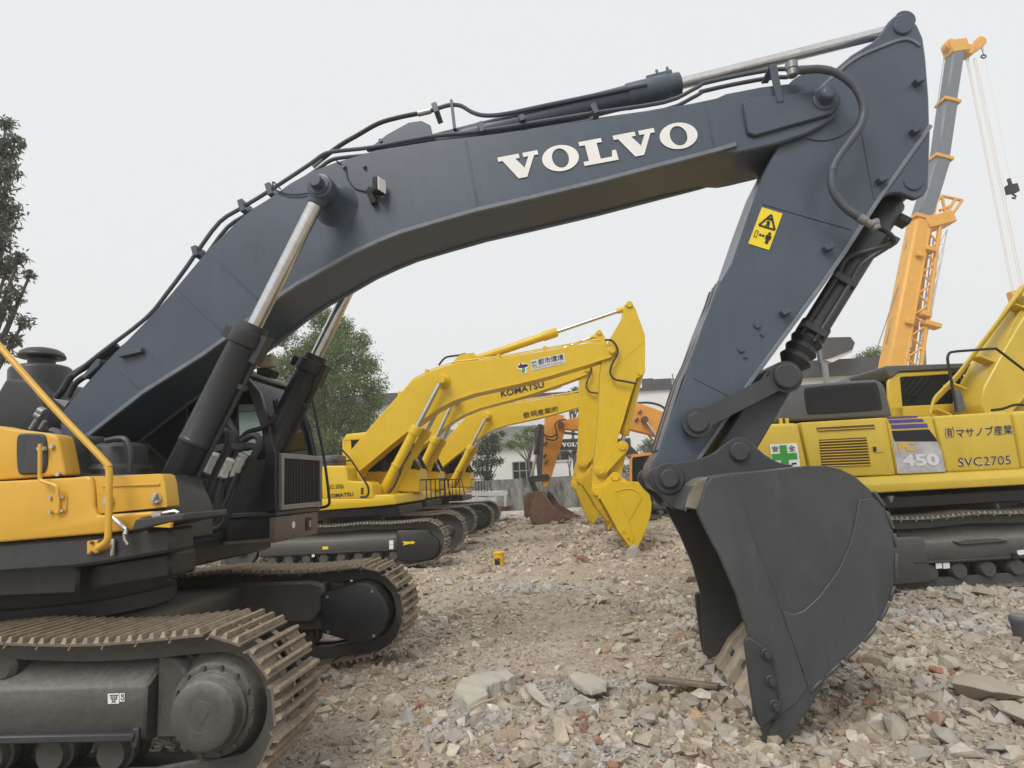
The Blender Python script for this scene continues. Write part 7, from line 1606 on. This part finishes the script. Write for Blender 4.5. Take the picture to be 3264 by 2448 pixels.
def tree(label, c, Y, blobs, trunk, leaf, per, mat, depth=.8, group=None, droop=.5, seed=1, twigs=True):
    """blobs: (px x, px y, px radius); crown of separate leaf faces round those clumps"""
    r = np.random.default_rng(seed); base = on_depth(c, trunk[0], trunk[1], Y); base.z = 0
    T = thing('tree', label, 'tree', tuple(base), group)
    k_ = CROP[c][2] / FPX * Y; V_, F_, C_ = [], [], []; cs = []
    for (x, y, rad) in blobs:
        p = on_depth(c, x, y, Y); R_ = rad * k_; dy = r.uniform(-1, 1) * depth * R_
        cs.append((Vector((p.x, Y + dy, p.z)), R_))
    n_tot = 0
    for p, R_ in cs:
        n = int(per * 17 * (R_ / leaf) ** 2) + 20; d = r.normal(size=(n, 3)); d /= np.linalg.norm(d, axis=1)[:, None]
        rr = R_ * r.uniform(.25, 1, n) ** .6 * (1 + .25 * np.sin(d[:, 0] * 7 + d[:, 2] * 5 + r.uniform(0, 6)))
        # leaves gather in sprays
        sp = r.integers(0, max(3, n // 14), n); off = r.normal(size=(sp.max() + 1, 3)) * R_ * .12
        q = np.array(p[:]) + d * rr[:, None] * np.array([1, 1, .9]) + off[sp]
        a = r.normal(size=(n, 3)); a[:, 2] -= droop * 1.4; a /= np.linalg.norm(a, axis=1)[:, None]
        b_ = r.normal(size=(n, 3)); b_ -= (b_ * a).sum(1)[:, None] * a; b_ /= np.linalg.norm(b_, axis=1)[:, None]
        L = leaf * r.uniform(.7, 1.3, n)[:, None]; W = L * .38
        quad = np.stack([q, q + a * L * .5 + b_ * W * .5, q + a * L, q + a * L * .5 - b_ * W * .5], 1)
        V_.append(quad.reshape(-1, 3)); F_.append(np.arange(n * 4).reshape(n, 4) + n_tot)
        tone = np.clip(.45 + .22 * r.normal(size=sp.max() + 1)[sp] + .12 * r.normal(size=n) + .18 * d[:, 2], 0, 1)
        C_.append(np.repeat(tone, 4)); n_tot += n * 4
    V_, F_, C_ = np.concatenate(V_), np.concatenate(F_), np.concatenate(C_)
    me = bpy.data.meshes.new('crown'); me.from_pydata(V_.tolist(), [], F_.tolist())
    at = me.attributes.new('Col', 'FLOAT_COLOR', 'POINT'); at.data.foreach_set('color', np.c_[C_, C_, C_, np.ones(len(C_))].ravel().astype(np.float32))
    me.materials.append(MT[mat]); link(bpy.data.objects.new('crown', me), T)
    # trunk, limbs and twigs
    b = MB(); cz = sum((p for p, _ in cs), Vector()) / len(cs); h = max(p.z for p, _ in cs); r0 = max(.05, .022 * h)
    fork = Vector((base.x * .7 + cz.x * .3, Y, min(p.z for p, _ in cs) * .72))
    b.tube([base, (base + fork) / 2 + Vector((.04 * h * .3, 0, 0)), fork], r0, 9, ring=lambda i: 1.15 - .2 * i)
    for p, R_ in cs:
        mid = fork.lerp(p, .5) + Vector((r.normal() * .08 * R_, r.normal() * .08 * R_, .15 * R_))
        b.tube(catmull([fork, mid, p], 3), r0 * .42, 6, ring=lambda i: max(.22, 1 - .13 * i))
        if twigs:
            for _ in range(7):
                d = Vector(r.normal(size=3)).normalized(); b.tube([p - d * R_ * .15, p + d * R_ * .45 + Vector((0, 0, .05 * R_)), p + d * R_ * .95], r0 * .12, 4, ring=lambda i: 1 - .35 * i)
    b.make('trunk', 'bark', T)
    return T
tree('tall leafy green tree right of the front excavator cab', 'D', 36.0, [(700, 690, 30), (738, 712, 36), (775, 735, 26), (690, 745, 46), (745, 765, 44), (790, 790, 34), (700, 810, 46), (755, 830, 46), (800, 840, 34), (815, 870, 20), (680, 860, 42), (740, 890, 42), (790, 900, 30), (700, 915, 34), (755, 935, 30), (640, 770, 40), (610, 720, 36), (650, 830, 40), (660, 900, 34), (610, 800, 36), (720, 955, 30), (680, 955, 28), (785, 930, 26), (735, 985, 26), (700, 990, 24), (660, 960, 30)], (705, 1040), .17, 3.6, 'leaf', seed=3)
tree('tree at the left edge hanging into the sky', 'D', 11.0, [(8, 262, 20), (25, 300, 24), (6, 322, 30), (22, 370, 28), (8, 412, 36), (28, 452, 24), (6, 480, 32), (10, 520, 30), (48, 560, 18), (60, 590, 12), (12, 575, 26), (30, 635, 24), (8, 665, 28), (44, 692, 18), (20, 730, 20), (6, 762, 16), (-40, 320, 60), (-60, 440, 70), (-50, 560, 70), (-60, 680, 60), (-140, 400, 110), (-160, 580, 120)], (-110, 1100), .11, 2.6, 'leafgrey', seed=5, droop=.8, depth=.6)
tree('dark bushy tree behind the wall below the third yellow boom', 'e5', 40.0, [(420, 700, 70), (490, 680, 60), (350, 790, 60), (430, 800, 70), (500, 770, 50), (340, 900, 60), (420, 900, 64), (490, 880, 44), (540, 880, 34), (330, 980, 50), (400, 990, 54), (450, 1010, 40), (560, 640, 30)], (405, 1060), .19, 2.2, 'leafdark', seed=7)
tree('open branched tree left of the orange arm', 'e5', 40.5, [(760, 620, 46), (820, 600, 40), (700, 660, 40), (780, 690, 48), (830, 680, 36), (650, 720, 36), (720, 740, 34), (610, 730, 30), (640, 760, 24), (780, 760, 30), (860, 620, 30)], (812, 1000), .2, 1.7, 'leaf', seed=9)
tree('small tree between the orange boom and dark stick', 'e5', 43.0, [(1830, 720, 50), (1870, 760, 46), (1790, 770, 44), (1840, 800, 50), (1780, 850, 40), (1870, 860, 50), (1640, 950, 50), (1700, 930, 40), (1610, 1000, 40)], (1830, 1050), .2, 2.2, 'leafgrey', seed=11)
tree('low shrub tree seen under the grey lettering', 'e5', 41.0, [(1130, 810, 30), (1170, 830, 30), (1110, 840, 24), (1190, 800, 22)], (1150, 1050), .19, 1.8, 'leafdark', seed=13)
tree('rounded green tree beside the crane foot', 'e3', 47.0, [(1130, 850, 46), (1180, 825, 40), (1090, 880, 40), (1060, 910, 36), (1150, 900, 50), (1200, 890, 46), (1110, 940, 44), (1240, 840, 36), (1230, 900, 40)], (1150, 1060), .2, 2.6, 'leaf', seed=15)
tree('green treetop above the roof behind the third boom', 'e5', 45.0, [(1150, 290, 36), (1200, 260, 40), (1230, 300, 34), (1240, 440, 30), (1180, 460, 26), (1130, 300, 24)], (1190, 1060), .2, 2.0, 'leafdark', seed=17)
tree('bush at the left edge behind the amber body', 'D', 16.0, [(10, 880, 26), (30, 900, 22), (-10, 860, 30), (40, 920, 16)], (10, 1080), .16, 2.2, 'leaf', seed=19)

# ================================================================== thin haze over the whole yard
hm = bpy.data.materials.new('thin pale haze'); hm.use_nodes = True; hn = hm.node_tree; hn.nodes.clear()
ho = hn.nodes.new('ShaderNodeOutputMaterial'); hp = hn.nodes.new('ShaderNodeVolumePrincipled')
hp.inputs['Color'].default_value = (.96, .97, .98, 1); hp.inputs['Density'].default_value = HAZE; hp.inputs['Anisotropy'].default_value = .3
hn.links.new(hp.outputs[0], ho.inputs['Volume']); MT['haze'] = hm
gx = max(abs(xs[0]), xs[-1]) + 5; gy0, gy1 = ys[0] - 5, ys[-1] + 5
b = MB(); b.add([(x, y, z) for x in (-gx, gx) for y in (gy0, gy1) for z in (-1.2, 34.0)], [(0, 1, 3, 2), (4, 6, 7, 5), (0, 4, 5, 1), (2, 3, 7, 6), (0, 2, 6, 4), (1, 5, 7, 3)])
hz = b.make('haze', 'haze'); hz['kind'] = 'stuff'
